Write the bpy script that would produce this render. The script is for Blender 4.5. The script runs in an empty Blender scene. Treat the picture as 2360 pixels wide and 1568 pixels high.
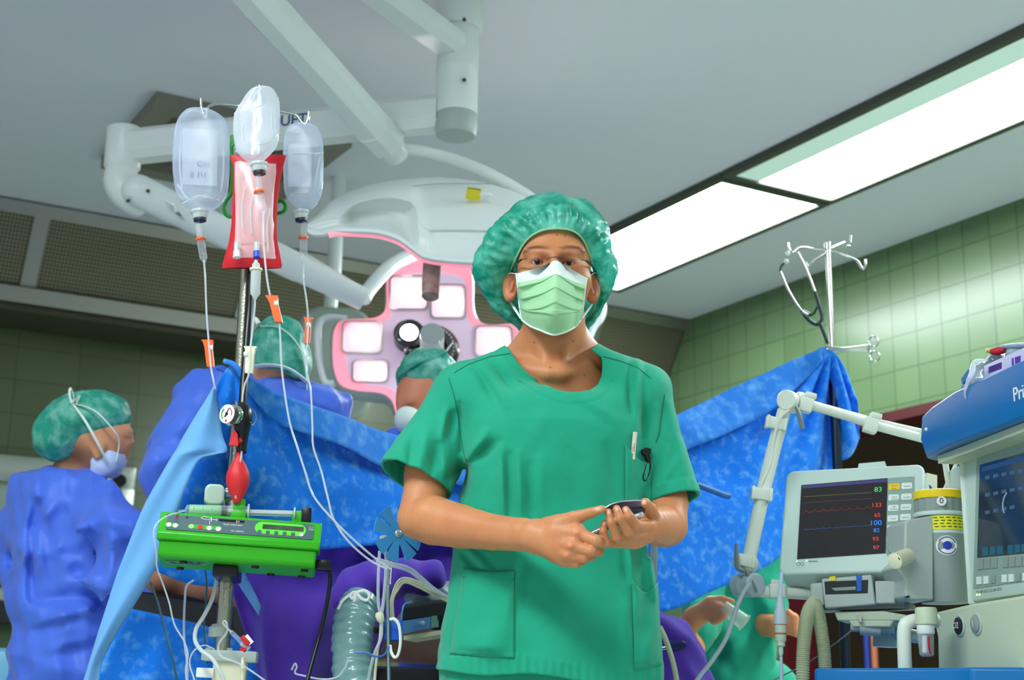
import bpy, bmesh, math, random
import numpy as np
from mathutils import Vector, Matrix, noise as mnoise
V = Vector
random.seed(7); np.random.seed(7)
scene = bpy.context.scene
COL = scene.collection
# ------------------------------------------------------------------ camera
FPX, CX, CY = 3300.0, 1180.0, 784.0
CAMZ = 0.80
TH = math.atan((1634.0 - CY) / FPX); ROLL = 0.015
FW = V((0, math.cos(TH), math.sin(TH))); R0 = V((1, 0, 0)); U0 = V((0, -math.sin(TH), math.cos(TH)))
RT = R0 * math.cos(ROLL) + U0 * math.sin(ROLL)
UP = U0 * math.cos(ROLL) - R0 * math.sin(ROLL)
CAM = V((0, 0, CAMZ))
def ray(px, py): return FW + RT * ((px - CX) / FPX) + UP * ((CY - py) / FPX)
def at(px, py, y):
    d = ray(px, py); return CAM + d * (y / d.y)
def atz(px, py, z):
    d = ray(px, py); return CAM + d * ((z - CAMZ) / d.z)
def mpp(p): return (V(p) - CAM).dot(FW) / FPX      # metres per pixel at a point
# ------------------------------------------------------------------ materials
def lin(c):
    o = []
    for x in c[:3]:
        x = x / 255.0
        o.append(x / 12.92 if x <= 0.04045 else ((x + 0.055) / 1.055) ** 2.4)
    return (*o, 1.0)
MATS = {}
def mat(name, rgb, rough=0.5, metal=0.0, spec=0.5, trans=0.0, ior=1.45, emit=None, es=0.0, bump=None, var=None, sss=0.0,
        alpha=1.0, coat=0.0, attr=None, transl=0.0, sheen=0.0):
    """procedural principled material; bump=(scale,strength[,detail]); var=(scale,rgb2,contrast) second colour mixed by noise"""
    if name in MATS: return MATS[name]
    m = bpy.data.materials.new(name); m.use_nodes = True
    nt = m.node_tree; b = nt.nodes['Principled BSDF']; L = nt.links
    c = lin(rgb)
    b.inputs['Base Color'].default_value = c
    b.inputs['Roughness'].default_value = rough; b.inputs['Metallic'].default_value = metal
    b.inputs['Specular IOR Level'].default_value = spec
    b.inputs['Transmission Weight'].default_value = trans; b.inputs['IOR'].default_value = ior
    b.inputs['Alpha'].default_value = alpha; b.inputs['Coat Weight'].default_value = coat
    b.inputs['Sheen Weight'].default_value = sheen
    if emit: b.inputs['Emission Color'].default_value = lin(emit); b.inputs['Emission Strength'].default_value = es
    if sss:
        b.inputs['Subsurface Weight'].default_value = sss
        b.inputs['Subsurface Radius'].default_value = (1.0, 0.35, 0.2); b.inputs['Subsurface Scale'].default_value = 0.008
    tc = nt.nodes.new('ShaderNodeTexCoord')
    if attr:
        a = nt.nodes.new('ShaderNodeVertexColor'); a.layer_name = attr
        L.new(a.outputs['Color'], b.inputs['Base Color']); csock = a.outputs['Color']
    else: csock = None
    if var:
        n = nt.nodes.new('ShaderNodeTexNoise'); n.inputs['Scale'].default_value = var[0]; n.inputs['Detail'].default_value = 6
        L.new(tc.outputs['Object'], n.inputs['Vector'])
        r = nt.nodes.new('ShaderNodeValToRGB'); w = var[2]
        ce = var[3] if len(var) > 3 else 0.5; r.color_ramp.elements[0].position = ce - w; r.color_ramp.elements[1].position = ce + w
        L.new(n.outputs['Fac'], r.inputs['Fac'])
        mx = nt.nodes.new('ShaderNodeMix'); mx.data_type = 'RGBA'
        L.new(r.outputs['Color'], mx.inputs['Factor'])
        if csock: L.new(csock, mx.inputs['A'])
        else: mx.inputs['A'].default_value = c
        mx.inputs['B'].default_value = lin(var[1])
        L.new(mx.outputs['Result'], b.inputs['Base Color']); csock = mx.outputs['Result']
    if bump:
        n = nt.nodes.new('ShaderNodeTexNoise'); n.inputs['Scale'].default_value = bump[0]
        n.inputs['Detail'].default_value = bump[2] if len(bump) > 2 else 3
        L.new(tc.outputs['Object'], n.inputs['Vector'])
        bp = nt.nodes.new('ShaderNodeBump'); bp.inputs['Strength'].default_value = bump[1]; bp.inputs['Distance'].default_value = 0.004
        L.new(n.outputs['Fac'], bp.inputs['Height']); L.new(bp.outputs['Normal'], b.inputs['Normal'])
    if transl:
        out = nt.nodes['Material Output']; t = nt.nodes.new('ShaderNodeBsdfTranslucent'); t.inputs['Color'].default_value = c
        if csock: L.new(csock, t.inputs['Color'])
        ms = nt.nodes.new('ShaderNodeMixShader'); ms.inputs[0].default_value = transl
        L.new(b.outputs[0], ms.inputs[1]); L.new(t.outputs[0], ms.inputs[2]); L.new(ms.outputs[0], out.inputs['Surface'])
    MATS[name] = m
    return m
# ------------------------------------------------------------------ mesh builder
def frame_from(axis, up=None):
    z = V(axis).normalized(); h = V(up) if up is not None else (V((0, 0, 1)) if abs(z.z) < 0.9 else V((1, 0, 0)))
    x = h.cross(z).normalized(); y = z.cross(x).normalized(); return x, y, z
def spline(pts, k=6):
    """Catmull-Rom through the points"""
    P = [V(p) for p in pts]
    if len(P) < 3: return P
    o = []
    for i in range(len(P) - 1):
        p0 = P[i - 1] if i else P[0] * 2 - P[1]; p1 = P[i]; p2 = P[i + 1]; p3 = P[i + 2] if i + 2 < len(P) else P[-1] * 2 - P[-2]
        for j in range(k):
            t = j / k
            o.append(0.5 * ((2 * p1) + (p2 - p0) * t + (2 * p0 - 5 * p1 + 4 * p2 - p3) * t * t + (3 * p1 - p0 - 3 * p2 + p3) * t ** 3))
    o.append(P[-1]); return o
def lerpl(a, t):
    """interpolate a list of numbers / vectors at t in 0..1"""
    x = t * (len(a) - 1); i = min(int(x), len(a) - 2); f = x - i
    return a[i] * (1 - f) + a[i + 1] * f
class MB:
    def __init__(s, M=None): s.v = []; s.f = []; s.m = []; s.M = M; s.mi = 0
    def add(s, vs, fs):
        o = len(s.v)
        s.v.extend([(s.M @ V(p)) if s.M else V(p) for p in vs])
        s.f.extend([tuple(i + o for i in f) for f in fs]); s.m.extend([s.mi] * len(fs)); return s
    def from_bm(s, bm):
        bm.verts.index_update(); s.add([v.co.copy() for v in bm.verts], [[v.index for v in f.verts] for f in bm.faces]); bm.free(); return s
    def box(s, c, size, bev=0.0, seg=2, M=None):
        bm = bmesh.new(); bmesh.ops.create_cube(bm, size=1.0)
        for v in bm.verts: v.co = V((v.co.x * size[0], v.co.y * size[1], v.co.z * size[2]))
        if bev > 0: bmesh.ops.bevel(bm, geom=list(bm.edges), offset=min(bev, 0.49 * min(size)), segments=seg, affect='EDGES', profile=0.5)
        for v in bm.verts: v.co = (M @ v.co if M else v.co) + V(c)
        return s.from_bm(bm)
    def bar(s, p0, p1, w, h, up=None, bev=0.0):
        p0 = V(p0); p1 = V(p1); x, y, z = frame_from(p1 - p0, up)
        M = Matrix((x, y, z)).transposed()
        return s.box((p0 + p1) / 2, (w, h, (p1 - p0).length), bev, M=M)
    def tube(s, pts, r, n=10, k=0, cap=True, flat=None):
        P = [V(p) for p in pts]
        if k: P = spline(P, k)
        N = len(P); rs = r if isinstance(r, (list, tuple)) else [r]
        if len(rs) == 1: rs = [rs[0]] * 2
        T = [(P[min(i + 1, N - 1)] - P[max(i - 1, 0)]).normalized() for i in range(N)]
        x, y, _ = frame_from(T[0]); vs = []; fs = []
        for i in range(N):
            x = (x - T[i] * x.dot(T[i])).normalized(); y = T[i].cross(x); rr = lerpl(rs, i / (N - 1))
            ry = rr * (flat or 1.0)
            for j in range(n):
                a = 2 * math.pi * j / n; vs.append(P[i] + x * (rr * math.cos(a)) + y * (ry * math.sin(a)))
        for i in range(N - 1):
            for j in range(n): fs.append((i * n + j, i * n + (j + 1) % n, (i + 1) * n + (j + 1) % n, (i + 1) * n + j))
        if cap: fs.append(tuple(range(n - 1, -1, -1))); fs.append(tuple((N - 1) * n + j for j in range(n)))
        return s.add(vs, fs)
    def cyl(s, p0, p1, r0, r1=None, n=24): return s.tube([p0, p1], [r0, r0 if r1 is None else r1], n)
    def sph(s, c, r, n=20, M=None):
        r = r if hasattr(r, '__len__') else (r, r, r); bm = bmesh.new(); bmesh.ops.create_uvsphere(bm, u_segments=n, v_segments=max(6, n // 2 + 2), radius=1)
        for v in bm.verts:
            p = V((v.co.x * r[0], v.co.y * r[1], v.co.z * r[2])); v.co = (M @ p if M else p) + V(c)
        return s.from_bm(bm)
    def lathe(s, o, axis, prof, n=28, up=None, sx=1.0, sy=1.0):
        x, y, z = frame_from(axis, up); o = V(o); vs = []; fs = []
        for r, h in prof:
            for j in range(n):
                a = 2 * math.pi * j / n; vs.append(o + x * (r * sx * math.cos(a)) + y * (r * sy * math.sin(a)) + z * h)
        m = len(prof)
        for i in range(m - 1):
            for j in range(n): fs.append((i * n + j, i * n + (j + 1) % n, (i + 1) * n + (j + 1) % n, (i + 1) * n + j))
        fs.append(tuple(range(n - 1, -1, -1))); fs.append(tuple((m - 1) * n + j for j in range(n)))
        return s.add(vs, fs)
    def prism(s, P, d):
        """closed polygon of 3-D points swept by vector d"""
        P = [V(p) for p in P]; d = V(d); n = len(P)
        fs = [tuple(range(n - 1, -1, -1)), tuple(range(n, 2 * n))] + [(i, (i + 1) % n, (i + 1) % n + n, i + n) for i in range(n)]
        return s.add(P + [p + d for p in P], fs)
    def grid(s, G):
        nu = len(G); nv = len(G[0]); vs = [p for r in G for p in r]
        fs = [(i * nv + j, (i + 1) * nv + j, (i + 1) * nv + j + 1, i * nv + j + 1) for i in range(nu - 1) for j in range(nv - 1)]
        return s.add(vs, fs)
    def loft(s, rings, cap=True, close=False):
        n = len(rings[0]); m = len(rings); vs = [p for r in rings for p in r]; fs = []
        for i in range(m - 1 + (1 if close else 0)):
            k = (i + 1) % m
            for j in range(n): fs.append((i * n + j, i * n + (j + 1) % n, k * n + (j + 1) % n, k * n + j))
        if cap and not close: fs.append(tuple(range(n - 1, -1, -1))); fs.append(tuple((m - 1) * n + j for j in range(n)))
        return s.add(vs, fs)
    def build(s, name, m, parent=None, smooth=40, solid=0, sub=0, recalc=True):
        root = parent
        while root is not None and root.parent is not None: root = root.parent
        L = root.location.copy() if root is not None else V((0, 0, 0))
        if root is None and s.v:
            L = sum(s.v, V((0, 0, 0))) / len(s.v); L.z = min(p.z for p in s.v)
        me = bpy.data.meshes.new(name); me.from_pydata([tuple(p - L) for p in s.v], [], s.f)
        for mm in (m if isinstance(m, (list, tuple)) else [m]): me.materials.append(mm)
        if any(s.m): me.polygons.foreach_set('material_index', s.m)
        me.validate()
        if recalc:
            bm = bmesh.new(); bm.from_mesh(me); bmesh.ops.recalc_face_normals(bm, faces=bm.faces); bm.to_mesh(me); bm.free()
        if smooth:
            me.polygons.foreach_set('use_smooth', [True] * len(me.polygons)); me.set_sharp_from_angle(angle=math.radians(smooth))
        o = bpy.data.objects.new(name, me); COL.objects.link(o)
        if root is None: o.location = L
        if parent is not None: o.parent = parent
        if solid:
            q = o.modifiers.new('solid', 'SOLIDIFY'); q.thickness = solid; q.offset = 0
        if sub:
            q = o.modifiers.new('sub', 'SUBSURF'); q.levels = sub; q.render_levels = sub
        return o
class Fr:
    """a flat frame in space: origin, two axes and their normal"""
    def __init__(s, o, ux, uy):
        s.o = V(o); s.x = V(ux).normalized(); s.y = V(uy); s.y = (s.y - s.x * s.y.dot(s.x)).normalized(); s.z = s.x.cross(s.y)
        s.M = Matrix.Translation(s.o) @ Matrix((s.x, s.y, s.z)).transposed().to_4x4()
    def W(s, u, v, w=0.0): return s.o + s.x * u + s.y * v + s.z * w
    def hit(s, px, py, w=0.0):
        d = ray(px, py); q = s.o + s.z * w; t = (q - CAM).dot(s.z) / d.dot(s.z); p = CAM + d * t - s.o
        return p.dot(s.x), p.dot(s.y)
    def P(s, px, py, w=0.0): return s.W(*s.hit(px, py, w), w)
    def off(s, u, v, w): return Fr(s.W(u, v, w), s.x, s.y)
    def rect(s, mb, px0, py0, px1, py1, w0, w1, bev=0.0):
        """box standing on the frame whose opposite corners are seen at two photo points"""
        a = s.hit(px0, py0, w0); b = s.hit(px1, py1, w0)
        return s.rb(mb, (a[0] + b[0]) / 2, (a[1] + b[1]) / 2, abs(a[0] - b[0]), abs(a[1] - b[1]), w0, w1, bev)
    def rb(s, mb, u, v, du, dv, w0, w1, bev=0.0):
        R = Matrix((s.x, s.y, s.z)).transposed()
        return mb.box(s.W(u, v, (w0 + w1) / 2), (du, dv, abs(w1 - w0)), bev, M=R)
    def poly(s, mb, pts, w0, w1):
        return mb.prism([s.W(u, v, w0) for u, v in pts], s.z * (w1 - w0))
    def disc(s, mb, u, v, r, w0, w1, n=24, r1=None): return mb.cyl(s.W(u, v, w0), s.W(u, v, w1), r, r1, n)
def rrect(w, h, r, n=5, cx=0, cy=0):
    o = []
    for k, (sx, sy) in enumerate(((1, 1), (-1, 1), (-1, -1), (1, -1))):
        for i in range(n + 1):
            a = math.pi / 2 * (k + i / n); o.append((cx + sx * (w / 2 - r) + r * math.cos(a), cy + sy * (h / 2 - r) + r * math.sin(a)))
    return o
_tc = {}
def text_mb(mb, s, fr, u, v, size, depth=0.0006, align='CENTER', flip=False, bold=0.0, w=0.0):
    cu = bpy.data.curves.new('t', 'FONT'); cu.body = s; cu.size = size; cu.align_x = align; cu.align_y = 'CENTER'; cu.extrude = depth / 2; cu.offset = bold; cu.resolution_u = 3
    o = bpy.data.objects.new('t', cu); COL.objects.link(o)
    me = o.to_mesh(); 
    vs = [fr.W(u + (-p.co.x if flip else p.co.x), v + p.co.y, p.co.z + w) for p in me.vertices]; fs = [tuple(p.vertices) for p in me.polygons]
    o.to_mesh_clear(); bpy.data.objects.remove(o); bpy.data.curves.remove(cu)
    return mb.add(vs, fs)
# ------------------------------------------------------------------ things and tags
def tag(o, label, cat=None, group=None, kind=None):
    if label: o['label'] = label
    if cat: o['category'] = cat
    if group: o['group'] = group
    if kind: o['kind'] = kind
    return o
def thing(name, loc, label, cat, group=None):
    o = bpy.data.objects.new(name, None); COL.objects.link(o); o.location = V(loc); o.empty_display_size = 0.05
    return tag(o, label, cat, group)
def one(mb, name, m, label, cat, group=None, **k): return tag(mb.build(name, m, None, **k), label, cat, group)
def struct(mb, name, m, parent=None, **k):
    o = mb.build(name, m, parent, **k)
    if parent is None: o['kind'] = 'structure'
    return o
# ------------------------------------------------------------------ room frame
RD = ray(-800, 1600); RD = V((RD.x, RD.y, 0)).normalized()      # along the right wall, away from the camera
RW = V((RD.y, -RD.x, 0))                                          # along the back wall, to the right
ZC = 3.0
CO = atz(1586, 737, ZC); CO.z = 0.0
def rm(s, t, z): return CO + RW * s + RD * t + V((0, 0, z))
def st(p):
    q = V(p) - CO; return q.dot(RW), q.dot(RD)
# ------------------------------------------------------------------ camera, world, light
cd = bpy.data.cameras.new('camera'); cam = bpy.data.objects.new('camera', cd); COL.objects.link(cam)
cam.matrix_world = Matrix.Translation(CAM) @ Matrix((RT, UP, -FW)).transposed().to_4x4()
cd.sensor_width = 36.0; cd.lens = FPX * 36.0 / 2360.0; cd.clip_start = 0.05
cd.dof.use_dof = True; cd.dof.focus_distance = 2.78; cd.dof.aperture_fstop = 5.0
scene.camera = cam
w = bpy.data.worlds.new('world'); scene.world = w; w.use_nodes = True
w.node_tree.nodes['Background'].inputs['Color'].default_value = lin((225, 235, 240)); w.node_tree.nodes['Background'].inputs['Strength'].default_value = 0.42
scene.view_settings.view_transform = 'Standard'; scene.view_settings.look = 'None'; scene.view_settings.gamma = 1.0
scene.view_settings.exposure = 0.70; scene.view_settings.use_curve_mapping = False
scene.cycles.sample_clamp_indirect = 4.0
try: scene.cycles.max_bounces = 8; scene.cycles.transparent_max_bounces = 12; scene.cycles.caustics_refractive = False; scene.cycles.caustics_reflective = False
except Exception: pass
# ------------------------------------------------------------------ tiles
def tile_mat(name, base, grout, uaxis, tw=0.155, th=0.165, rough=0.25, off=(0.0, 0.0)):
    m = mat(name, base, rough=rough); nt = m.node_tree; L = nt.links; b = nt.nodes['Principled BSDF']
    g = nt.nodes.new('ShaderNodeNewGeometry')
    d = nt.nodes.new('ShaderNodeVectorMath'); d.operation = 'DOT_PRODUCT'; d.inputs[1].default_value = tuple(uaxis); L.new(g.outputs['Position'], d.inputs[0])
    sp = nt.nodes.new('ShaderNodeSeparateXYZ'); L.new(g.outputs['Position'], sp.inputs[0])
    cb = nt.nodes.new('ShaderNodeCombineXYZ')
    for src, i, o in ((d.outputs['Value'], 0, off[0]), (sp.outputs['Z'], 1, off[1])):
        a = nt.nodes.new('ShaderNodeMath'); a.operation = 'ADD'; a.inputs[1].default_value = o + 50.0; L.new(src, a.inputs[0]); L.new(a.outputs[0], cb.inputs[i])
    br = nt.nodes.new('ShaderNodeTexBrick'); br.offset = 0.0; br.squash = 1.0
    br.inputs['Scale'].default_value = 1.0; br.inputs['Brick Width'].default_value = tw; br.inputs['Row Height'].default_value = th
    br.inputs['Mortar Size'].default_value = 0.0035; br.inputs['Mortar Smooth'].default_value = 0.2; br.inputs['Bias'].default_value = 0.0
    c2 = tuple(min(255, x * 1.05 + 2) for x in base)
    br.inputs['Color1'].default_value = lin(base); br.inputs['Color2'].default_value = lin(c2); br.inputs['Mortar'].default_value = lin(grout)
    L.new(cb.outputs[0], br.inputs['Vector']); L.new(br.outputs['Color'], b.inputs['Base Color'])
    bp = nt.nodes.new('ShaderNodeBump'); bp.invert = True; bp.inputs['Strength'].default_value = 0.5; bp.inputs['Distance'].default_value = 0.003
    L.new(br.outputs['Fac'], bp.inputs['Height']); L.new(bp.outputs['Normal'], b.inputs['Normal'])
    return m
TU = (ray(2132, 675)); 
M_tile = tile_mat('tile_green', (92, 116, 80), (72, 94, 62), RD, off=(-(CO.dot(RD) - 1.82) % 0.155, -(2.715 % 0.165)))
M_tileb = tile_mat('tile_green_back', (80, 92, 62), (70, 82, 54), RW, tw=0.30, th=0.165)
M_ceil = mat('ceiling_paint', (216, 226, 232), rough=0.75, var=(0.6, (226, 222, 232), 0.3))
M_floor = mat('floor_vinyl', (190, 198, 192), rough=0.35, var=(3.0, (200, 206, 200), 0.2))
# ------------------------------------------------------------------ room shell
BT = 0.62            # back wall plane (t)
def slab(name, corners, thick, m, parent=None):
    b = MB(); b.prism(corners, thick); return struct(b, name, m, parent, smooth=0)
slab('floor', [rm(-9, -13, 0), rm(3.5, -13, 0), rm(3.5, 3, 0), rm(-9, 3, 0)], (0, 0, -0.1), M_floor)
slab('ceiling', [rm(-9, -13, ZC), rm(3.5, -13, ZC), rm(3.5, 3, ZC), rm(-9, 3, ZC)], (0, 0, 0.1), M_ceil)
slab('wall_back', [rm(-9, BT, 0), rm(0, BT, 0), rm(0, BT, ZC), rm(-9, BT, ZC)], RD * 0.15, M_tileb)

b = MB(); D0, D1, DZ = -0.72, -3.1, 2.19
for t0, t1, z0, z1 in ((BT + .15, D0, 0, ZC), (D0, D1, DZ, ZC), (D1, -11, 0, ZC)):
    b.prism([rm(0, t0, z0), rm(0, t1, z0), rm(0, t1, z1), rm(0, t0, z1)], RW * 0.16)
struct(b, 'wall_right', M_tile, smooth=0)
# the doorway: dark red jambs, dim corridor beyond it
M_jamb = mat('door_frame_red', (70, 14, 18), rough=0.4)
b = MB(); 
for t in (D0 - 0.03, D1 + 0.03): b.prism([rm(-0.012, t - 0.03, 0), rm(-0.012, t + 0.03, 0), rm(-0.012, t + 0.03, DZ), rm(-0.012, t - 0.03, DZ)], RW * 0.19)
b.prism([rm(-0.012, D0, DZ - 0.05), rm(-0.012, D1, DZ - 0.05), rm(-0.012, D1, DZ), rm(-0.012, D0, DZ)], RW * 0.19)
struct(b, 'trim_1', M_jamb)
M_corr = mat('corridor_paint', (92, 76, 46), rough=0.7)
b = MB()
b.prism([rm(1.9, 2.5, 0), rm(1.9, -5.5, 0), rm(1.9, -5.5, ZC), rm(1.9, 2.5, ZC)], RW * 0.1)
b.prism([rm(0.2, 2.5, 0), rm(1.9, 2.5, 0), rm(1.9, 2.5, ZC), rm(0.2, 2.5, ZC)], RD * 0.1)
b.prism([rm(0.2, -5.5, 0), rm(1.9, -5.5, 0), rm(1.9, -5.5, ZC), rm(0.2, -5.5, ZC)], -RD * 0.1)
struct(b, 'wall_corridor', M_corr, smooth=0)
# ------------------------------------------------------------------ ceiling lights
M_lframe = mat('light_frame', (70, 74, 62), rough=0.5)
M_diff = mat('light_diffuser', (255, 255, 255), rough=0.4, emit=(240, 252, 255), es=16.0)
M_diff2 = mat('light_diffuser_edge', (150, 185, 170), rough=0.3, emit=(205, 235, 222), es=0.32)  # panel's dimmer edge set as a weaker glow and greyer colour
GRP = 'recessed ceiling light panels'
def ceiling_light(s0, s1, t0, t1, label, edge=0.0):
    c = rm((s0 + s1) / 2, (t0 + t1) / 2, ZC - 0.03); o = thing('ceiling_light', c, label, 'ceiling light', GRP)
    b = MB(); f = 0.035
    for a in ((s0, s0 + f, t0, t1), (s1 - f, s1, t0, t1), (s0 + f, s1 - f, t0, t0 + f), (s0 + f, s1 - f, t1 - f, t1)):
        b.prism([rm(a[0], a[2], ZC - 0.03), rm(a[1], a[2], ZC - 0.03), rm(a[1], a[3], ZC - 0.03), rm(a[0], a[3], ZC - 0.03)], (0, 0, 0.03))
    b.build('frame', M_lframe, o)
    b = MB(); sa = s0 + f + edge
    b.prism([rm(sa, t0 + f, ZC - 0.022), rm(s1 - f, t0 + f, ZC - 0.022), rm(s1 - f, t1 - f, ZC - 0.022), rm(sa, t1 - f, ZC - 0.022)], (0, 0, 0.01)); b.build('diffuser', M_diff, o, smooth=0)
    if edge:
        b = MB(); b.prism([rm(s0 + f, t0 + f, ZC - 0.022), rm(sa, t0 + f, ZC - 0.022), rm(sa, t1 - f, ZC - 0.022), rm(s0 + f, t1 - f, ZC - 0.022)], (0, 0, 0.01)); b.build('diffuser_edge', M_diff2, o, smooth=0)
    return o
ceiling_light(-1.31, -0.70, -1.96, -0.32, 'shorter glowing white ceiling panel, its far end behind the green bouffant cap')
ceiling_light(-1.31, -0.70, -3.62, -1.97, 'long glowing white ceiling panel with a faintly glowing grey-green edge strip, reaching the upper right corner', 0.14)
for t in (-5.3, -6.95): ceiling_light(-1.31, -0.70, t - 0.02, t + 1.62, 'white ceiling panel of the same row, overhead and out of the picture')
for t in (-5.2, -6.85): ceiling_light(-5.6, -4.99, t - 0.02, t + 1.62, 'white ceiling panel of the second row, overhead and out of the picture')
M_corr_fill = mat('corridor_fill_light', (255, 250, 235), emit=(255, 236, 200), es=2.2)  # unseen panel added to brighten the dark corridor
cl_ = thing('ceiling_light', rm(1.2, -2.6, ZC - .03), 'unseen fill panel added to brighten the corridor beyond the doorway, hidden by the lintel', 'ceiling light')
b = MB(); b.prism([rm(1.0, -3.0, ZC - .03), rm(1.4, -3.0, ZC - .03), rm(1.4, -2.2, ZC - .03), rm(1.0, -2.2, ZC - .03)], (0, 0, .02)); b.build('diffuser', M_corr_fill, cl_, smooth=0)
b = MB(); b.prism([rm(.97, -3.03, ZC - .02), rm(1.43, -3.03, ZC - .02), rm(1.43, -2.17, ZC - .02), rm(.97, -2.17, ZC - .02)], (0, 0, .019)); b.build('frame', M_lframe, cl_, smooth=0)
# ------------------------------------------------------------------ recessed ceiling hatch
M_hatch = mat('hatch_paint', (136, 132, 120), rough=0.6); M_hatch2 = mat('hatch_inside', (104, 100, 84), rough=0.7)
b = MB()
S0, S1, T0, T1, F = -3.58, -2.79, -1.50, -0.72, 0.09
for a in ((S0, S0 + F, T0, T1), (S1 - F, S1, T0, T1), (S0 + F, S1 - F, T0, T0 + F), (S0 + F, S1 - F, T1 - F, T1)):
    b.prism([rm(a[0], a[2], ZC - 0.05), rm(a[1], a[2], ZC - 0.05), rm(a[1], a[3], ZC - 0.05), rm(a[0], a[3], ZC - 0.05)], (0, 0, 0.05))
tr = struct(b, 'trim_2', M_hatch, smooth=0)
b = MB(); b.prism([rm(S0 + F, T0 + F, ZC - 0.012), rm(S1 - F, T0 + F, ZC - 0.012), rm(S1 - F, T1 - F, ZC - 0.012), rm(S0 + F, T1 - F, ZC - 0.012)], (0, 0, 0.01)); b.build('panel', M_hatch2, tr, smooth=0)
# ------------------------------------------------------------------ slanted ventilation unit along the back wall
M_steel = mat('brushed_steel', (150, 148, 140), rough=0.38, metal=0.85, bump=(120, 0.05))
M_grille = mat('grille_mesh', (112, 106, 86), rough=0.55, metal=0.6)
nt = M_grille.node_tree; bb = nt.nodes['Principled BSDF']
g = nt.nodes.new('ShaderNodeNewGeometry'); cb = nt.nodes.new('ShaderNodeCombineXYZ')
for ax, i in ((RW, 0), (V((0, 0, 1)), 1)):
    d = nt.nodes.new('ShaderNodeVectorMath'); d.operation = 'DOT_PRODUCT'; d.inputs[1].default_value = tuple(ax); nt.links.new(g.outputs['Position'], d.inputs[0])
    a = nt.nodes.new('ShaderNodeMath'); a.operation = 'ADD'; a.inputs[1].default_value = 50; nt.links.new(d.outputs['Value'], a.inputs[0]); nt.links.new(a.outputs[0], cb.inputs[i])
br = nt.nodes.new('ShaderNodeTexBrick'); br.offset = 0; br.inputs['Scale'].default_value = 1; br.inputs['Brick Width'].default_value = 0.016; br.inputs['Row Height'].default_value = 0.016
br.inputs['Mortar Size'].default_value = 0.0035; br.inputs['Color1'].default_value = lin((52, 50, 40)); br.inputs['Color2'].default_value = lin((52, 50, 40)); br.inputs['Mortar'].default_value = lin((128, 122, 100))
nt.links.new(cb.outputs[0], br.inputs['Vector']); nt.links.new(br.outputs['Color'], bb.inputs['Base Color'])
M_under = mat('vent_underside', (64, 62, 44), rough=0.6)
VA = (0.0, ZC); VB = (0.25, 2.60)                    # face profile (t,z)
def vp(s, k, n=0.0):
    """point on the slanted face: s along the room, k 0 top..1 bottom, n outward"""
    t = VA[0] + (VB[0] - VA[0]) * k; z = VA[1] + (VB[1] - VA[1]) * k; l = math.hypot(VB[0], VA[1] - VB[1])
    return rm(s, t - n * (VA[1] - VB[1]) / l, z - n * VB[0] / l)
o = thing('ventilation_unit', rm(-3.5, 0.3, 2.55), 'long slanted metal ventilation unit with perforated grilles below the ceiling on the back wall', 'ventilation unit')
b = MB(); b.prism([rm(-7.3, 0, ZC), rm(-7.3, BT, ZC), rm(-7.3, BT, 2.55), rm(-7.3, 0.25, 2.55), rm(-7.3, 0.25, 2.60)], RW * 7.3); b.build('housing', M_under, o, smooth=0)
def strip(b, s0, s1, k0, k1, n0, n1): 
    b.prism([vp(s0, k0, n0), vp(s1, k0, n0), vp(s1, k1, n0), vp(s0, k1, n0)], vp(0, 0, n1) - vp(0, 0, n0))
b = MB(); strip(b, -7.3, -0.0, 0.0, 0.13, 0.0, 0.02); b.build('top_rail', M_steel, o, smooth=0)
b = MB(); strip(b, -7.3, -0.0, 0.84, 1.0, 0.0, 0.035); b.build('bottom_rail', M_steel, o, smooth=0)
ss = [-7.3, -6.1, -4.9, -3.65, -2.62, -1.6, -0.6, 0.0]
for i in range(7):
    b = MB(); strip(b, ss[i] + 0.02, ss[i + 1] - 0.02, 0.13, 0.84, 0.0, 0.008); b.build('grille_panel', M_grille, o, smooth=0)
    if i: b = MB(); strip(b, ss[i] - 0.035, ss[i] + 0.035, 0.13, 0.84, 0.0, 0.018); b.build('divider', M_steel, o, smooth=0)
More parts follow.
